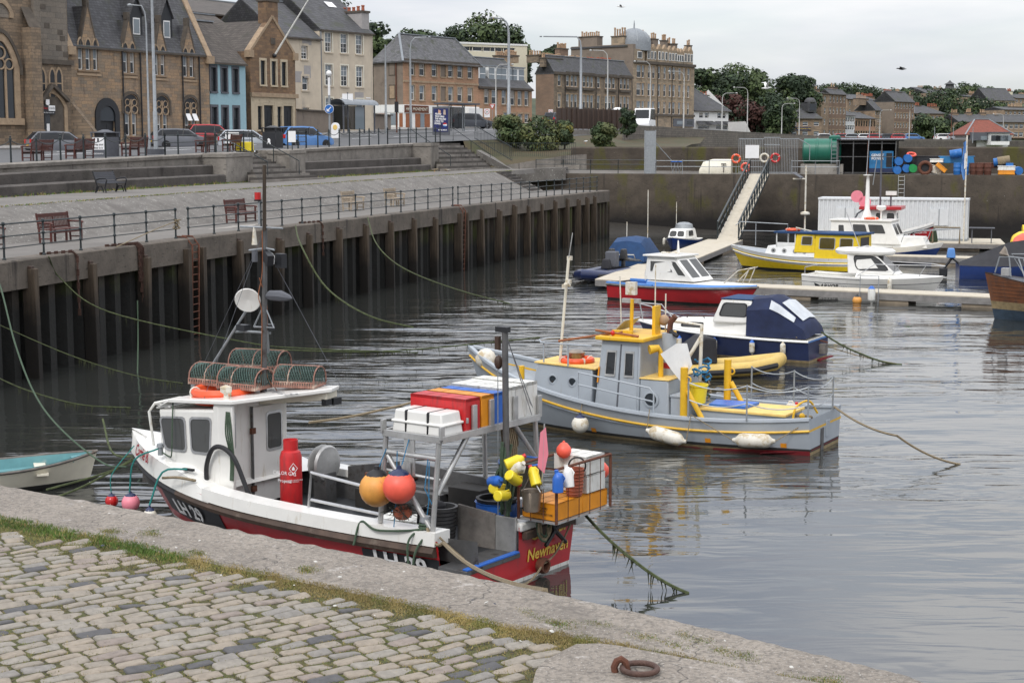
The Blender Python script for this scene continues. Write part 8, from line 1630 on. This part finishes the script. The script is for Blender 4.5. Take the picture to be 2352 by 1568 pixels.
b.build('shelter',Y); tubes(Y,'mast',[[(4.3,0,2.1),(4.3,0,5.6)],[(4.3,-.1,4.9),(5.0,.1,4.9)],[(3.9,0,2.1),(4.6,.5,2.3)]],.045,'fender_white',6); b=MB(); b.prism([(4.5,-.2,4.95),(4.5,.3,4.95),(4.95,.3,5.2),(4.95,-.2,5.2)],(0,0,.03),'slate_margin').lathe([(.25,0),(.25,.1),(.1,.15)],'fender_white',12,(4.3,0,3.0)); b.build('solar_panel',Y); tubes(Y,'bow_rail',[[(5.7,-.95,1.3),(5.7,-.95,2.4),(8.2,-.2,2.5),(8.4,0,2.3)],[(5.7,-.95,2.0),(8.2,-.3,2.0)],[(7.4,-.5,1.2),(7.4,-.5,2.45)]],.025,'galv',5); ring_buoy('red and white lifebuoy on the blue roof of the yellow boat',W_(Y,(4.9,.2,2.17)),(0,0,0),R_=.34)
S=boat('fishing_cruiser','white fibreglass cruiser with curved dark windscreen and rounded roof at the pontoon',13.9,73.2,-29); H=Hull(S,6.3,2.3,(.75,.7,.85),[('k',0),('z',.05),('s',.3),('s',.27),('s',0)],['gel_white','gel_white','slate_margin','gel_white'],tw=.92,zk=-.35,p=3); H.deck(.25,'gel_white',t1=.4,bw='gel_white',inset=.12); H.cap(.2,.08,'gel_white',0,.45); b=MB(); b.loft([[(6.3*t,k*max(.01,H.hb(t)-i),H.sh(t)+d)for k,i,d in((1,.02,-.02),(1,.25,.3*(1-t)+.02),(-1,.25,.3*(1-t)+.02),(-1,.02,-.02))]for t in[.4+.59*i/9 for i in range(10)]],'gel_white',ring=False); b.build('foredeck',S,ang=40)
C=Cab(S,2.1,4.3,2.0,3.3,.85,.7,.85,1.75,'gel_white','cabin',wf=.6,wft=.6,bev=.06); C.win('s',.2,.97,.2,.96,'glass_dark','black_rubber',cut=.25,sk=0); C.win('f',.05,.95,.15,.95,'glass_dark','alu',cut=.1)
b=MB(); b.loft([[(2.65+(1.4-i)*cos(a),(.88-i)*sin(a),z)for a in[k*pi/10 for k in range(20)]]for i,z in((.12,1.72),(.02,1.8),(.0,1.9),(.12,2.0),(.5,2.04))],'gel_white'); b.build('roof',S); tubes(S,'rail',[[(2.6,-1.0,.8),(3.4,-1.05,1.35),(5.6,-.6,1.35),(6.3,-.1,1.3),(6.3,.1,1.3),(5.6,.6,1.35),(3.4,1.05,1.35)],[(4.2,-.95,.9),(4.5,-.9,1.35)],[(5.3,-.6,.85),(5.6,-.55,1.35)],[(.1,-.9,.8),(.1,-.9,1.1),(.1,.9,1.1)],[(2.2,.6,2.0),(1.5,.7,3.6)],[(2.2,-.5,2.0),(2.9,-.5,2.15),(3.4,-.5,2.0)]],.02,'steel',5)
text('ARVOR',.26,'black_paint',S,(1.35,-1.2,.28),(pi/2+.2,0,.03),shear=.3,bold=.008); text('190',.2,'galv',S,(2.05,-1.21,.26),(pi/2+.2,0,.03)); b=MB(); b.prism([(.72,-1.13,.2),(.62,-1.12,.42),(.85,-1.14,.34),(1.0,-1.15,.2)],(0,-.01,0),'black_paint'); b.build('emblem',S); fender('white tube fender at the middle of the white cruiser',W_(S,(4.15,-1.2,.8)),W_(S,(4.15,-1.2,.1)),.1)
N=boat('motor_boat','white motor boat with navy hull, long wheelhouse and tapering white mast',18.3,93.8,-26); H=Hull(N,7.4,2.9,(.75,.75,1.15),[('k',0),('z',.05),('s',.3),('s',0)],['boot_top','royal_blue','gel_white'],tw=.9,zk=-.4,p=2.6); H.deck(.05,'gel_white'); C=Cab(N,2.6,6.6,2.6,6.3,1.05,.95,.8,1.45,'gel_white','trunk',wf=.7,wft=.6); C=Cab(N,1.0,5.1,1.0,4.5,1.02,.92,1.0,2.3,'gel_white','wheelhouse','gel_white',.1,.1); win_row(C,'s',((.12,.22,.4,.85),(.35,.58,.45,.88),(.6,.86,.45,.88)),gl='glass_dark',fr='gel_white',cut=.12); win_row(C,'f',((.05,.48,.4,.9),(.52,.95,.4,.9)),gl='glass',fr='gel_white',cut=.08)
b=MB(); b.lathe([(.35,2.4),(.15,3.0),(.1,4.6),(.06,5.0)],'gel_white',10,(2.9,0,0)).bx(2.7,-.3,4.95,3.1,.3,5.0,'gel_white').lathe([(.05,2.4),(.05,2.9),(.28,3.0),(.3,3.15),(.2,3.22)],'gel_white',12,(3.8,-.3,0)); b.build('mast',N); tubes(N,'rails',[[(2.8,0,5.0),(2.9,.2,8.2)],[(3.2,0,4.4),(3.4,0,6)],[(5.2,-1.2,1.15),(5.4,-1.2,1.75),(8.3,-.1,1.95),(8.3,.1,1.95),(5.4,1.2,1.75)],[(6.6,-.95,1.2),(6.8,-.9,1.85)]],.025,'galv',5); ring_buoy('orange lifebuoy flat on the roof of the navy and white motor boat',W_(N,(3.3,-.6,2.46)),(0,0,0),R_=.36)
X=boat('small_trawler','red hulled small fishing boat with white wheelhouse, red roof edge and mast',20.6,100.6,-20); H=Hull(X,6.3,2.6,(1.0,1.1,1.9),[('k',0),('z',.05),('s',.3),('s',.2),('s',0)],['boot_top','red_paint','black_paint','gel_white'],tw=.9,zk=-.4); H.deck(.1,'gel_white'); H.cap(.3,.12,'gel_white',.4); C=Cab(X,2.1,4.1,2.1,4.0,.95,.9,.9,2.7,'gel_white','wheelhouse','red_paint',.35,.2); win_row(C,'s',((.35,.55,.5,.88),(.7,.93,.5,.88)),gl='glass_dark',fr='black_rubber',cut=.2); C.win('f',.15,.45,.5,.88,'glass_dark','black_rubber',cut=.2); text('WK.3',.42,'sign_white',X,(4.75,-1.02,1.05),(pi/2+.3,0,.45),bold=.012); text('Georgia Ella',.2,'sign_white',X,(5.5,-.68,1.3),(pi/2+.35,0,.75),shear=.2); tubes(X,'mast',[[(2.9,0,2.9),(2.9,0,6.4)],[(3.6,-.4,2.9),(3.6,-.4,3.6)],[(.8,0,.9),(1.5,0,2.4),(2.1,0,2.8)]],.06,'slate_margin',6); b=MB(); b.bx(3.3,-.6,3.6,3.95,-.25,3.85,'gel_white'); b.build('radar',X); b=MB(); b.cyl((1.5,-.5,3.5),(1.5,-.35,3.5),.38,'pink_buoy',16).cyl((2.0,-.5,3.15),(2.0,-.35,3.15),.38,'pink_buoy',16); b.build('floats',X)
Wd=boat('wooden_boat','varnished brown plank boat with black deck and bent rails at the right edge',26.4,56.0,150); H=Hull(Wd,9.3,3.2,(1.2,1.25,1.8),[('k',0),('z',.1),('z',.4),('z',.7),('s',.05),('s',0)],['blue_bottom','blue_bottom','weed_line','oak_hull','dark_wood'],rk=.05,zk=-.5,p=2.2); H.deck(.06,'slate_margin'); b=MB()
for z in[.75+.14*i for i in range(7)]:b.tube([H.pt(t,min(z,H.sh(t)-.08),1,.002)for t in[.3+.68*i/12 for i in range(13)]],.006,'dark_wood',4)
b.build('plank_seams',H.o); tubes(Wd,'rails',[[(8.9,.1,1.8),(8.75,.1,2.4),(8.3,.5,2.45),(6.0,1.3,2.35)],[(8.2,.55,1.7),(8.3,.5,2.45)],[(7.9,-.4,1.7),(8.4,-.4,2.5),(7.2,-.9,2.5)],[(7.6,.9,1.7),(7.9,.7,2.4)],[(7.4,.95,1.7),(7.7,.8,2.4)]],.028,'galv',6); b=MB(); b.bx(8.35,-.15,1.7,8.65,.2,1.98,'alu').bx(6.0,-.5,1.7,6.9,.5,2.1,'red_bottom').prism([(8.7,.1,2.45),(8.3,.4,2.4),(8.5,.1,2.75)],(.05,.1,.1),'copper'); b.build('windlass',Wd)
Z=boat('covered_launch','royal blue open launch under a dark grey tarpaulin with a blue hooded outboard',22.7,79.7,-10); H=Hull(Z,6.2,2.3,(.7,.7,.95),[('k',0),('z',.05),('s',.14),('s',0)],['royal_blue','royal_blue','royal_blue','gel_white'],tw=.9,zk=-.4); b=MB(); b.loft([[(6.2*t,k*H.hb(t)*1.01,H.sh(t)-.02)if k*k==1 else(6.2*t,k*H.hb(t),H.sh(t)+h*(1-abs(k)))for k in(1,.5,0,-.5,-1)]for t,h in((0,.05),(.15,.5),(.4,1.15),(.6,1.3),(.8,.7),(.97,.05))],'tar_cloth',ring=False); b.build('tarpaulin',Z); b=MB(); b.box((-.35,0,1.25),(.45,.4,.5),'sky_blue',.7).bar((-.3,0,1.0),(-.75,0,.35),.14,.12,'black_paint').bx(-.9,-.1,.05,-.5,.1,.5,'black_paint').bar((-.3,.0,1.0),(.1,0,.7),.1,.1,'black_paint'); b.build('outboard',Z,bev=.05)
w_=boat('rowing_dinghy','small white clinker rowing dinghy with turquoise inside at the left edge',-11.5,29.35,20); H=Hull(w_,3.5,1.5,(.5,.48,.66),[('k',0),('z',.03),('z',.12),('s',.06),('s',0)],['boot_top','boot_top','cream_paint','weather_wood'],tw=.7,zk=-.2,rk=.06); H.strake(.02,.022,'weather_wood'); mat('turquoise',(.12,.28,.3),.7,dirt=(.3,.36,.34),da=.55); H.deck(.2,'turquoise',bw='turquoise',inset=.13); b=MB()
for x,mm in((2.3,'cream_paint'),(1.0,'turquoise')):b.bx(x,-.68,.34,x+.22,.68,.38,mm)
b.prism([(3.0,-.35,.5),(3.0,.35,.5),(3.38,0,.58)],(0,0,.03),'turquoise'); b.build('thwart',w_)
tubes(A,'bow_lines',[[(8.7,.05,.95),(9.3,.3,.6),(10.3,.9,.25)],[(8.7,.1,.9),(9.6,.9,.3),(10.2,1.9,.05)],[(8.6,-.1,.95),(9.8,-.3,.8),(11.2,-1.2,1.2)]],.022,'rope_weed',5)
def pontoon(name,label,P,floats=(),group='floating pontoons'):
 t=E(name,label,'pontoon',(P[0][0],P[0][1],0),0,group); o=V((P[0][0],P[0][1],0)); P=[V((x,y,0))-o for x,y in P]; m=MB(); m.prism([p+V((0,0,.41))for p in P],(0,0,.05),'pontoon_deck'); m.build('deck',t); m=MB(); m.prism([p+V((0,0,.14))for p in P],(0,0,.268),'pontoon_side'); m.build('edge_beam',t)
 for f0,f1 in floats:
  m=MB(); a,b_,c,d=[lerp(P[i],P[j],f)for i,j,f in((0,1,f0),(0,1,f1),(3,2,f1),(3,2,f0))]; ctr=(a+b_+c+d)/4; m.prism([lerp(p,ctr,.06)+V((0,0,-.3))for p in(a,b_,c,d)],(0,0,.438),'float_conc'); m.build('float',t)
 return t
pontoon('walkway','long pale main pontoon walkway leading to the gangway foot',[(5.85,71.8),(15.4,104.6),(13.2,105.6),(3.9,73.4)],((.05,.2),(.4,.55),(.75,.9)))
pontoon('finger_pontoon','pale finger pontoon running to the right in front of the white cruiser',[(8.6,70.4),(20.3,64.1),(21.1,65.6),(9.2,71.9)],((.24,.38),(.6,.7),(.86,.99)))
pontoon('finger_pontoon','far finger pontoon behind the yellow boat and white cruiser',[(14.5,92.5),(27.5,86.5),(28,88),(15,94)],((.3,.45),(.7,.85)))
m=pontoon('work_platform','moored work platform carrying the long white container',[(19.5,104),(31.5,100),(33,106),(20,110)],((.1,.9),))
u0=V((14.35,104.2,.55)); u1=V((18.65,118.9,4.6)); dg=(u1-u0); sd=V((dg.y,-dg.x,0)).normalized()*.7; t=E('gangway','long sloping gangway with dark trussed handrails down to the pontoon','gangway',u0); z1=V((0,0,1.1)); O=V(); m=MB(); m.prism([O-sd,O+sd,dg+sd,dg-sd],(0,0,-.12),'pontoon_deck'); m.prism([O-sd,O+sd,sd-dg*.07,-sd-dg*.07],(0,0,.04),'pontoon_deck'); m.build('ramp',t)
for s_ in(-1,1):
 a=sd*s_; m=MB(); m.bar(a+z1,a+dg+z1,.1,.1,'rail_paint').bar(a+V((0,0,-.1)),a+dg+V((0,0,-.1)),.1,.16,'rail_paint').bar(a+z1*.5,a+dg+z1*.5,.05,.05,'rail_paint')
 for k in range(13):c=a+dg*(k/12); m.bar(c,c+z1,.08,.08,'rail_paint'); m.bar(c,a+dg*((k+1)/12)+z1,.05,.05,'rail_paint',(1,0,0))if s_>0 and k<12 else None
 m.build('handrail',t)
pr=atan2(pd.y,pd.x); Pu=u_at
t=E('security_cage','galvanised barred cage and gate at the head of the gangway','gate',PP(Pu(1696,.3),.3,PZ),pr); w_=Pu(1831,.3)-Pu(1696,.3); g0,g1=w_*.43,w_*.7
for nm,x0,x1,h in(('left_panel',0,g0,2.7),('gate',g0,g1,2.8),('right_panel',g1,w_,2.7)):
 m=MB(); n=int((x1-x0)/.12)
 for i in range(n+1):x=lerp(x0,x1,i/n); m.bx(x-.014,-.014,0,x+.014,.014,h,'galv')
 for z in(.1,h-.05)+((2.2,)if nm=='gate' else()):m.bx(x0,-.025,z,x1,.025,z+.06,'galv')
 m.build('gate_bars' if nm=='gate' else 'fence_panel',t)
m=MB(); m.bx(.5,-.06,1.2,1.55,-.03,2.2,'sign_white'); m.build('notice_board',t); tubes(t,'brace',[[(w_,0,2.7),(w_+.9,0,2.2),(w_+.9,0,1.0)]],.03,'galv',5)
m=MB(); m.bx(0,0,0,.85,.08,3.3,'galv').bx(-.02,-.03,0,.04,.1,3.35,'galv').bx(.82,-.03,.8,.88,.1,3.35,'galv').bx(0,-.02,2.2,.85,.1,2.26,'galv').bar((.1,.05,3.2),(1.9,1.6,1.0),.05,.05,'galv'); o=m.build('metal_screen',loc=PP(Pu(1480,.2),.2,PZ),rot=(0,0,pr)); tag(o,'tall pale galvanised sheet screen braced on the pier edge','screen')
gl_='lifebuoys at the gangway head'
for px,py,v,mm,lb in((1690,365,.2,'orange_red','bright orange lifebuoy hanging left of the white notice'),(1712,385,.2,'coral_buoy','faded orange lifebuoy low beside the gangway rail'),(1755,363,.1,'fender_white','white lifebuoy hung on the cage gate'),(1780,363,.1,'red_plastic','red and white lifebuoy right of the cage gate')):
 ring_buoy(lb,V((PP(Pu(px,v),v,0).x,PP(Pu(px,v),v,0).y,gy(px,py,120).z)),(pi/2,0,pr),mm,.3,.08,gl_)
b=E('upturned_boat','rust streaked white boat upturned on the pier behind the rails','boat',PP(Pu(1608,2),2.0,PZ),pr); m=MB(); m.loft([[(x,k*y*0.75,z*s_)for k,y,z in((1,1,.0),(1,1,.45),(1,.75,.95),(1,.2,1.12),(-1,.2,1.12),(-1,.75,.95),(-1,1,.45),(-1,1,0))]for x,s_ in((0,.35),(.25,.8),(1.0,1.0),(2.4,1.0),(2.45,.95))],'cream_paint'); m.build('hull',b,ang=50); m=MB(); m.bar((1.9,-.8,.1),(1.9,-.8,.75),.08,.06,'weather_wood').bar((1.7,-.8,.75),(2.1,-.8,.75),.08,.1,'weather_wood'); m.build('rudder',b)
b=E('fuel_tank','dark green ribbed plastic fuel tank on a concrete plinth','tank',PP(Pu(1846,2.5),2.5,PZ),pr); m=MB(); m.bx(-.2,-1,0,3.0,1,.75,'conc'); m.build('plinth',b); m=MB(); m.loft([[(x,s_*cos(a),1.75+s_*1.0*sin(a))for a in[i*pi/8 for i in range(16)]]for x,s_ in((-.1,.75),(0,.95),(.9,.95),(.95,1.0),(1.05,1.0),(1.1,.95),(1.9,.95),(1.95,1.0),(2.05,1.0),(2.1,.95),(2.7,.95),(2.8,.75))],'tank_green'); m.lathe([(.45,2.65),(.45,2.85),(.3,2.95)],'tank_green',14,(2.3,0,0)); m.build('shell',b); m=MB(); m.tube([(2.1,-1.05,.7),(2.1,-1.05,2.7)],.025,'galv',5).tube([(2.5,-1.05,.7),(2.5,-1.05,2.7)],.025,'galv',5)
for k in range(6):m.cyl((2.1,-1.05,.9+k*.3),(2.5,-1.05,.9+k*.3),.018,'galv',5)
m.build('ladder',b)
x0,x1=Pu(1923,1.2),Pu(2056,1.2); t=E('open_shed','open fronted black shed with mesh doors and corrugated roof','shed',PP(x0,1.2,PZ),pr); L_=x1-x0; m=MB(); m.bx(0,3,0,L_,3.1,2.6,'timber_dark').bx(0,0,0,.08,3,2.6,'timber_dark').bx(L_+.1,.6,0,L_+.2,3,2.5,'timber_dark'); m.build('wall',t); m=MB(); m.loft([[(x,y,2.62+.1*(y>1)+.025*(i%2))for y in(-.3,3.3)]for i,x in enumerate([-.1+(L_+.9)*k/50 for k in range(51)])],'navy',ring=False).bx(-.1,-.2,2.5,L_+.6,-.1,2.6,'timber_dark'); m.build('roof',t); m=MB()
for x in(0,L_*.27,L_*.52,L_*.76,L_):m.bx(x-.04,-.06,0,x+.04,.02,2.55,'rust' if x==L_*.52 else 'grey_plate')
for z in(.1,1.3,2.3):m.bx(0,-.03,z,L_,0,z+.05,'grey_plate')
m.build('door_frame',t); m=MB(); m.bx(L_*.55,.4,.45,L_*.96,1.4,1.75,'generator_blue').bx(L_*.55,.38,.1,L_*.96,1.42,.45,'navy').bx(L_*.84,.36,.55,L_*.94,.4,1.6,'black_paint'); g=onb(t,m,'generator','bright blue diesel generator inside the open shed','generator',(0,0,0))
text('GENSET\nPOWER',.26,'sign_white',g,(L_*.69,.385,1.3),(pi/2,0,0),bold=.008)
def drum(lb,px,v,z,m_,lie=0,r=.3,h=.88,cap_=None):
 b=MB(); b.lathe([(r*.97,0),(r,.02),(r,h*.32),(r*1.04,h*.34),(r,h*.36),(r,h*.64),(r*1.04,h*.66),(r,h*.68),(r,h-.02),(r*.94,h),(r*.9,h-.03)],m_,16)
 if cap_:b.lathe([(r*1.05,h-.12),(r*1.05,h+.02),(.01,h+.03)],cap_,16)
 o=b.build('drum',loc=PP(Pu(px,v),v,PZ+z),rot=((-pi/2,0,pr+.1)if lie==1 else(pi/2-.15,0,pr+pi/2)if lie==2 else(0,0,pr))); tag(o,lb,'drum','drums stored on the pier')
for a in((2061,1.0,.32,'drum_blue',1,'blue drum end, lower left of the stack by the shed'),(2064,1.0,.98,'drum_blue',1,'blue drum end, upper left of the stack by the shed'),(2082,1.0,.45,'drum_blue',1,'blue drum end right of the lower left one'),(2085,1.0,1.2,'drum_blue',1,'open blue drum topmost of the stack'),(2097,.8,.45,'drum_green',1,'green drum end beside the blue stack'),(2198,.8,0,'drum_blue',0,'upright blue drum with a rusty tray on top'),(2216,.8,0,'drum_blue',0,'second upright blue drum right behind the flag pole'),(2236,.9,0,'rust_drum',0,'upright rusty drum right of the flag pole'),(2250,.7,0,'rust_drum',0,'tall rusty drum with a paper label'),(2268,.7,0,'rust_drum',0,'plain rusty drum next to the labelled one'),(2281,1.2,.9,'drum_blue',2,'blue drum lying behind the brown one'),(2290,1.0,1.0,'rope_tan',2,'brown drum with a white band lying on top'),(2318,.6,0,'drum_blue',0,'short blue drum near the right edge'),(2340,.9,.3,'drum_blue',1,'dull blue drum tilted at the right edge'),(2180,1.3,1.5,'drum_blue',2,'blue drum lying on top of the upright drums')):drum(a[5],a[0],a[1],a[2],a[3],a[4],.31 if a[4]else .27)
b=MB(); b.torus((0,0,0),.42,.13,'rust',20,8,'y').cyl((0,.1,0),(0,.15,0),.3,'black_rubber',14); tag(b.build('rusty_reel',loc=PP(Pu(2125),.8,PZ+.5),rot=(0,0,pr)),'rusty round steel reel among the drums','reel')
for px,v,z,d,m_,rx,lb in((2158,.6,.4,(.9,.55,.3),'orange_plastic',.7,'amber fish box tipped on its side among the drums'),(2311,.5,.02,(1.2,.6,.3),'orange_plastic',0,'amber fish box with a white one on it near the right edge'),(2311,.5,.34,(1.25,.6,.3),'poly_white',0,'white fish box resting on the amber one'),(2150,1.6,.9,(1.0,.8,.25),'poly_white',0,'flat white box on the rubble left of the upright drums'),(2280,1.8,.5,(2.2,.8,.35),'rust',0,'long red crate under the brown drum'),(2118,2.2,.6,(2.4,.8,.75),'tar_cloth',0,'black sheeted bundle behind the green drum'),(2145,1.2,.1,(1.0,.6,.55),'fender_white',.3,'heap of pale bundled sacking beside the reel'),(2196,1.7,.85,(2.6,.3,.5),'generator_blue',0,'blue panel leaning behind the upright drums')):
 b=MB(); b.box((0,0,d[2]/2),d,m_,.92); b.box((0,0,d[2]),(d[0]*1.02,d[1]*1.04,.06),m_); tag(b.build('storage_box',bev=.03,loc=PP(Pu(px,v),v,PZ+z),rot=(0,rx,pr)),lb,'box')
b=MB(); b.torus((0,0,0),.3,.08,'coral_buoy',18,6); tag(b.build('lifebuoy',loc=PP(Pu(2092,1.5),1.5,PZ+1.5),rot=(.4,0,0)),'faded orange lifebuoy resting on the black bundle','lifebuoy')
b=MB();
for k in range(3):b.cyl((k*.25,.1*k,0),(k*.25-.15,0,.9),.02,'galv',5); b.cyl((k*.25,.1*k,0),(k*.25+.2,0,.9),.02,'galv',5); b.bx(k*.25-.15,-.1,.88,k*.25+.25,.1,.98,'blue_plastic')
tag(b.build('trestles',loc=PP(Pu(1545,2),2,PZ),rot=(0,0,pr)),'blue topped metal trestles left of the upturned boat','trestle')
t=E('quay_ladder','pale iron ladder down the pier face behind the white container','ladder',PP(Pu(2071),-.06,1.5),pr); m=MB()
for x in(-.22,.22):m.cyl((x,0,0),(x,0,3),.03,'alu',5)
m.build('stile',t); m=MB()
for k in range(10):m.cyl((-.22,0,.2+k*.3),(.22,0,.2+k*.3),.02,'alu',5)
m.build('rungs',t)
a,c=V((20.7,106.2,.46)),V((29.9,103.1,.46)); L_=(c-a).length; t=E('container','long white shipping container with a boarded window at each end','container',a,atan2(c.y-a.y,c.x-a.x)); m=MB(); P=[]
for k in range(int(L_/.28)):x=k*.28; P+=[(x,0),(x+.1,.0),(x+.14,.06),(x+.24,.06)]
P=[p for p in P if p[0]<L_]+[(L_,0)]; m.loft([[(x,y,z)for x,y in P]for z in(.12,2.66)],'container',ring=False); m.bx(0,.08,.1,L_,2.4,2.68,'container').bx(-.03,-.04,2.64,L_+.03,2.45,2.76,'container').bx(-.03,-.04,0,L_+.03,2.45,.14,'galv'); m.build('body',t,ang=15)
for x in(1.2,7.3):m=MB(); m.bx(x,-.06,1.0,x+1.2,.02,2.1,'container').bx(x+.57,-.075,1.0,x+.63,-.05,2.1,'galv'); m.build('shutter',t)
p=V((29.6,102.8,.46)); m=MB(); m.cyl((0,0,0),(0,0,6.9),.05,'fender_white',8); fl=m.build('pole',loc=p); f=E('flag_pole','white pole at the container corner with a limp blue and white flag','flag',p); fl.parent=f; fl.location=(0,0,0); m=MB(); m.loft([[(.05,.0,6.6-z),(-.1-.12*sin(z*2),.08,6.5-z),(-.25+.1*sin(z*3),-.05,6.4-z)]for z in[i*.3 for i in range(9)]],'sky_blue',ring=False); m.loft([[(.06,-.03,5.9-z),(-.12,.02,5.7-z)]for z in(0,.5,1.0)],'sign_white',ring=False); m.build('flag_cloth',f)
t=E('picnic_table','dark folding table and stacked chairs on the work platform','table',(30.2,101.2,.46),-.3); m=MB(); m.bx(-.7,-.4,.95,.9,.4,1.0,'slate_margin'); m.build('table_top',t)
for x in(-.5,.7):m=MB(); m.bx(x-.03,-.3,0,x+.03,.3,.95,'slate_margin'); m.build('leg',t)
m=MB(); m.box((0,0,.45),(.9,.7,.9),'leaf_c',.7); tag(m.build('sheeted_gear',bev=.12,loc=(27.3,102.3,.46)),'gear under a dark green sheet on the work platform','gear')
m=MB(); m.tube([(0,0,0),(0,0,1.0),(1.6,-.5,1.0),(1.6,-.5,0)],.06,'rope_tan',6); tag(m.build('timber_rail',loc=(27.2,101.4,.46)),'bare timber rail at the edge of the work platform','rail')
m=MB(); m.cyl((0,0,0),(9,-2,0),.42,'yellow_hull',14).bx(0,-.3,-.8,9,.4,-.35,'timber_dark'); tag(m.build('floating_boom',loc=(33.0,101.5,1.2)),'long yellow floating boom at the right edge','boom')
for p,m_,rr,lb in(((31.6,97.0,.7),'yellow_hull',.75,'big yellow mooring buoy behind the red one'),((31.3,95.4,.6),'coral_buoy',.85,'big faded red mooring buoy at the right edge')):
 m=MB(); m.at(p,.4,0,pi/2-.3).lathe([(.01,-rr),(rr*.5,-rr*.95),(rr*.95,-rr*.4),(rr,.1),(rr*.85,rr*.6),(rr*.4,rr*.9),(.01,rr)],m_,18).lathe([(.01,rr*.86),(rr*.42,rr*.9)],'fender_white',12); m.M=None; tag(m.build('mooring_buoy'),lb,'buoy','big mooring buoys')
t=E('pontoon_ladder','galvanised hoop frame with fenders at the finger pontoon edge','ladder',(14.9,66.9,0),-.48); tubes(t,'frame',[[(0,0,.0),(0,0,1.15),(.8,0,1.15),(.8,0,.0)]],.022,'galv',5); buoy('amber ball fender at the hoop frame on the finger pontoon',V((14.75,66.7,.1)),.2,'amber_buoy','rail_paint'); fender('pale pink fender with blue ends at the hoop frame',(15.3,66.45,.75),(15.3,66.4,.0),.16,'poly_white','blue_plastic')
ct=gz(*cq(1925,740),DECK+.015); mat('iron',(.075,.04,.03),.75,v=.35,sc=12,b=.6,bs=60)
t=E('mooring_ring','rusty iron mooring ring lying on the stone slab','mooring ring',ct,-.25); m=MB(); m.torus((.02,0,.03),.105,.018,'iron',28,10); m.build('ring',t); m=MB(); m.tube([(-.125,-.01,-.02),(-.135,-.01,.03),(-.12,0,.065),(-.095,.0,.08),(-.07,.01,.06),(-.06,.01,.02),(-.06,.01,-.02)],.022,'rust',8); m.build('staple',t)
def bird(lb,px,py,Y,s,rz,fly,mb_,mw,up=.35):
 p=gy(px,py,Y); t=E('bird',lb,'bird',p,rz); m=MB(); L_=[(-.5,.015,0),(-.3,.06,.0),(-.05,.11,.0),(.2,.09,.03),(.33,.055,.06),(.42,.06,.07),(.5,.03,.06),(.58,.008,.05)]; m.tube([(x*s,0,z*s)for x,r_,z in L_],[r_*s for x,r_,z in L_],mb_,8)
 if fly:
  for k in(-1,1):m.prism([(.2*s,0,.04*s),(.12*s,k*.45*s,up*s),(-.1*s,k*1.1*s,up*.9*s),(-.08*s,k*.45*s,up*.85*s),(-.12*s,0,.02*s)],(0,0,.02*s),mw)
 else:
  m.prism([(.15*s,.1*s,.06*s),(-.45*s,.05*s,.02*s),(-.1*s,.12*s,-.02*s)],(0,-.2*s,0),mw);
  for k in(-1,1):m.cyl((0,k*.04*s,-.1*s),(0,k*.04*s,-.3*s),.012*s,'orange_plastic',4)
 m.build('body',t)
bird('white gull gliding high over the tenements',1427,16,90,.5,2.9,1,'gull_white','gull_grey',.15); bird('white gull with raised wings before the wooded slope',1760,203,75,.5,.2,1,'gull_white','gull_white',.6); bird('black crow flying against the pale sky at the right',2071,159,80,.5,2.7,1,'crow','crow',.2); bird('gull perched on the arm of the tallest lamp',1133,40,139.5,.7,0,0,'gull_white','gull_grey')
bird('brown speckled gull standing by the foot of the second stair',998,390,112,.6,.5,0,'rope_tan','gull_grey'); bird('brown gull resting on the path right of the standing one',1028,391,113,.6,2.5,0,'rope_tan','gull_grey'); bird('white gull standing on the mossy bank among the shrubs',1345,325,128,.6,1,0,'gull_white','gull_grey')
bpy.context.view_layer.update()
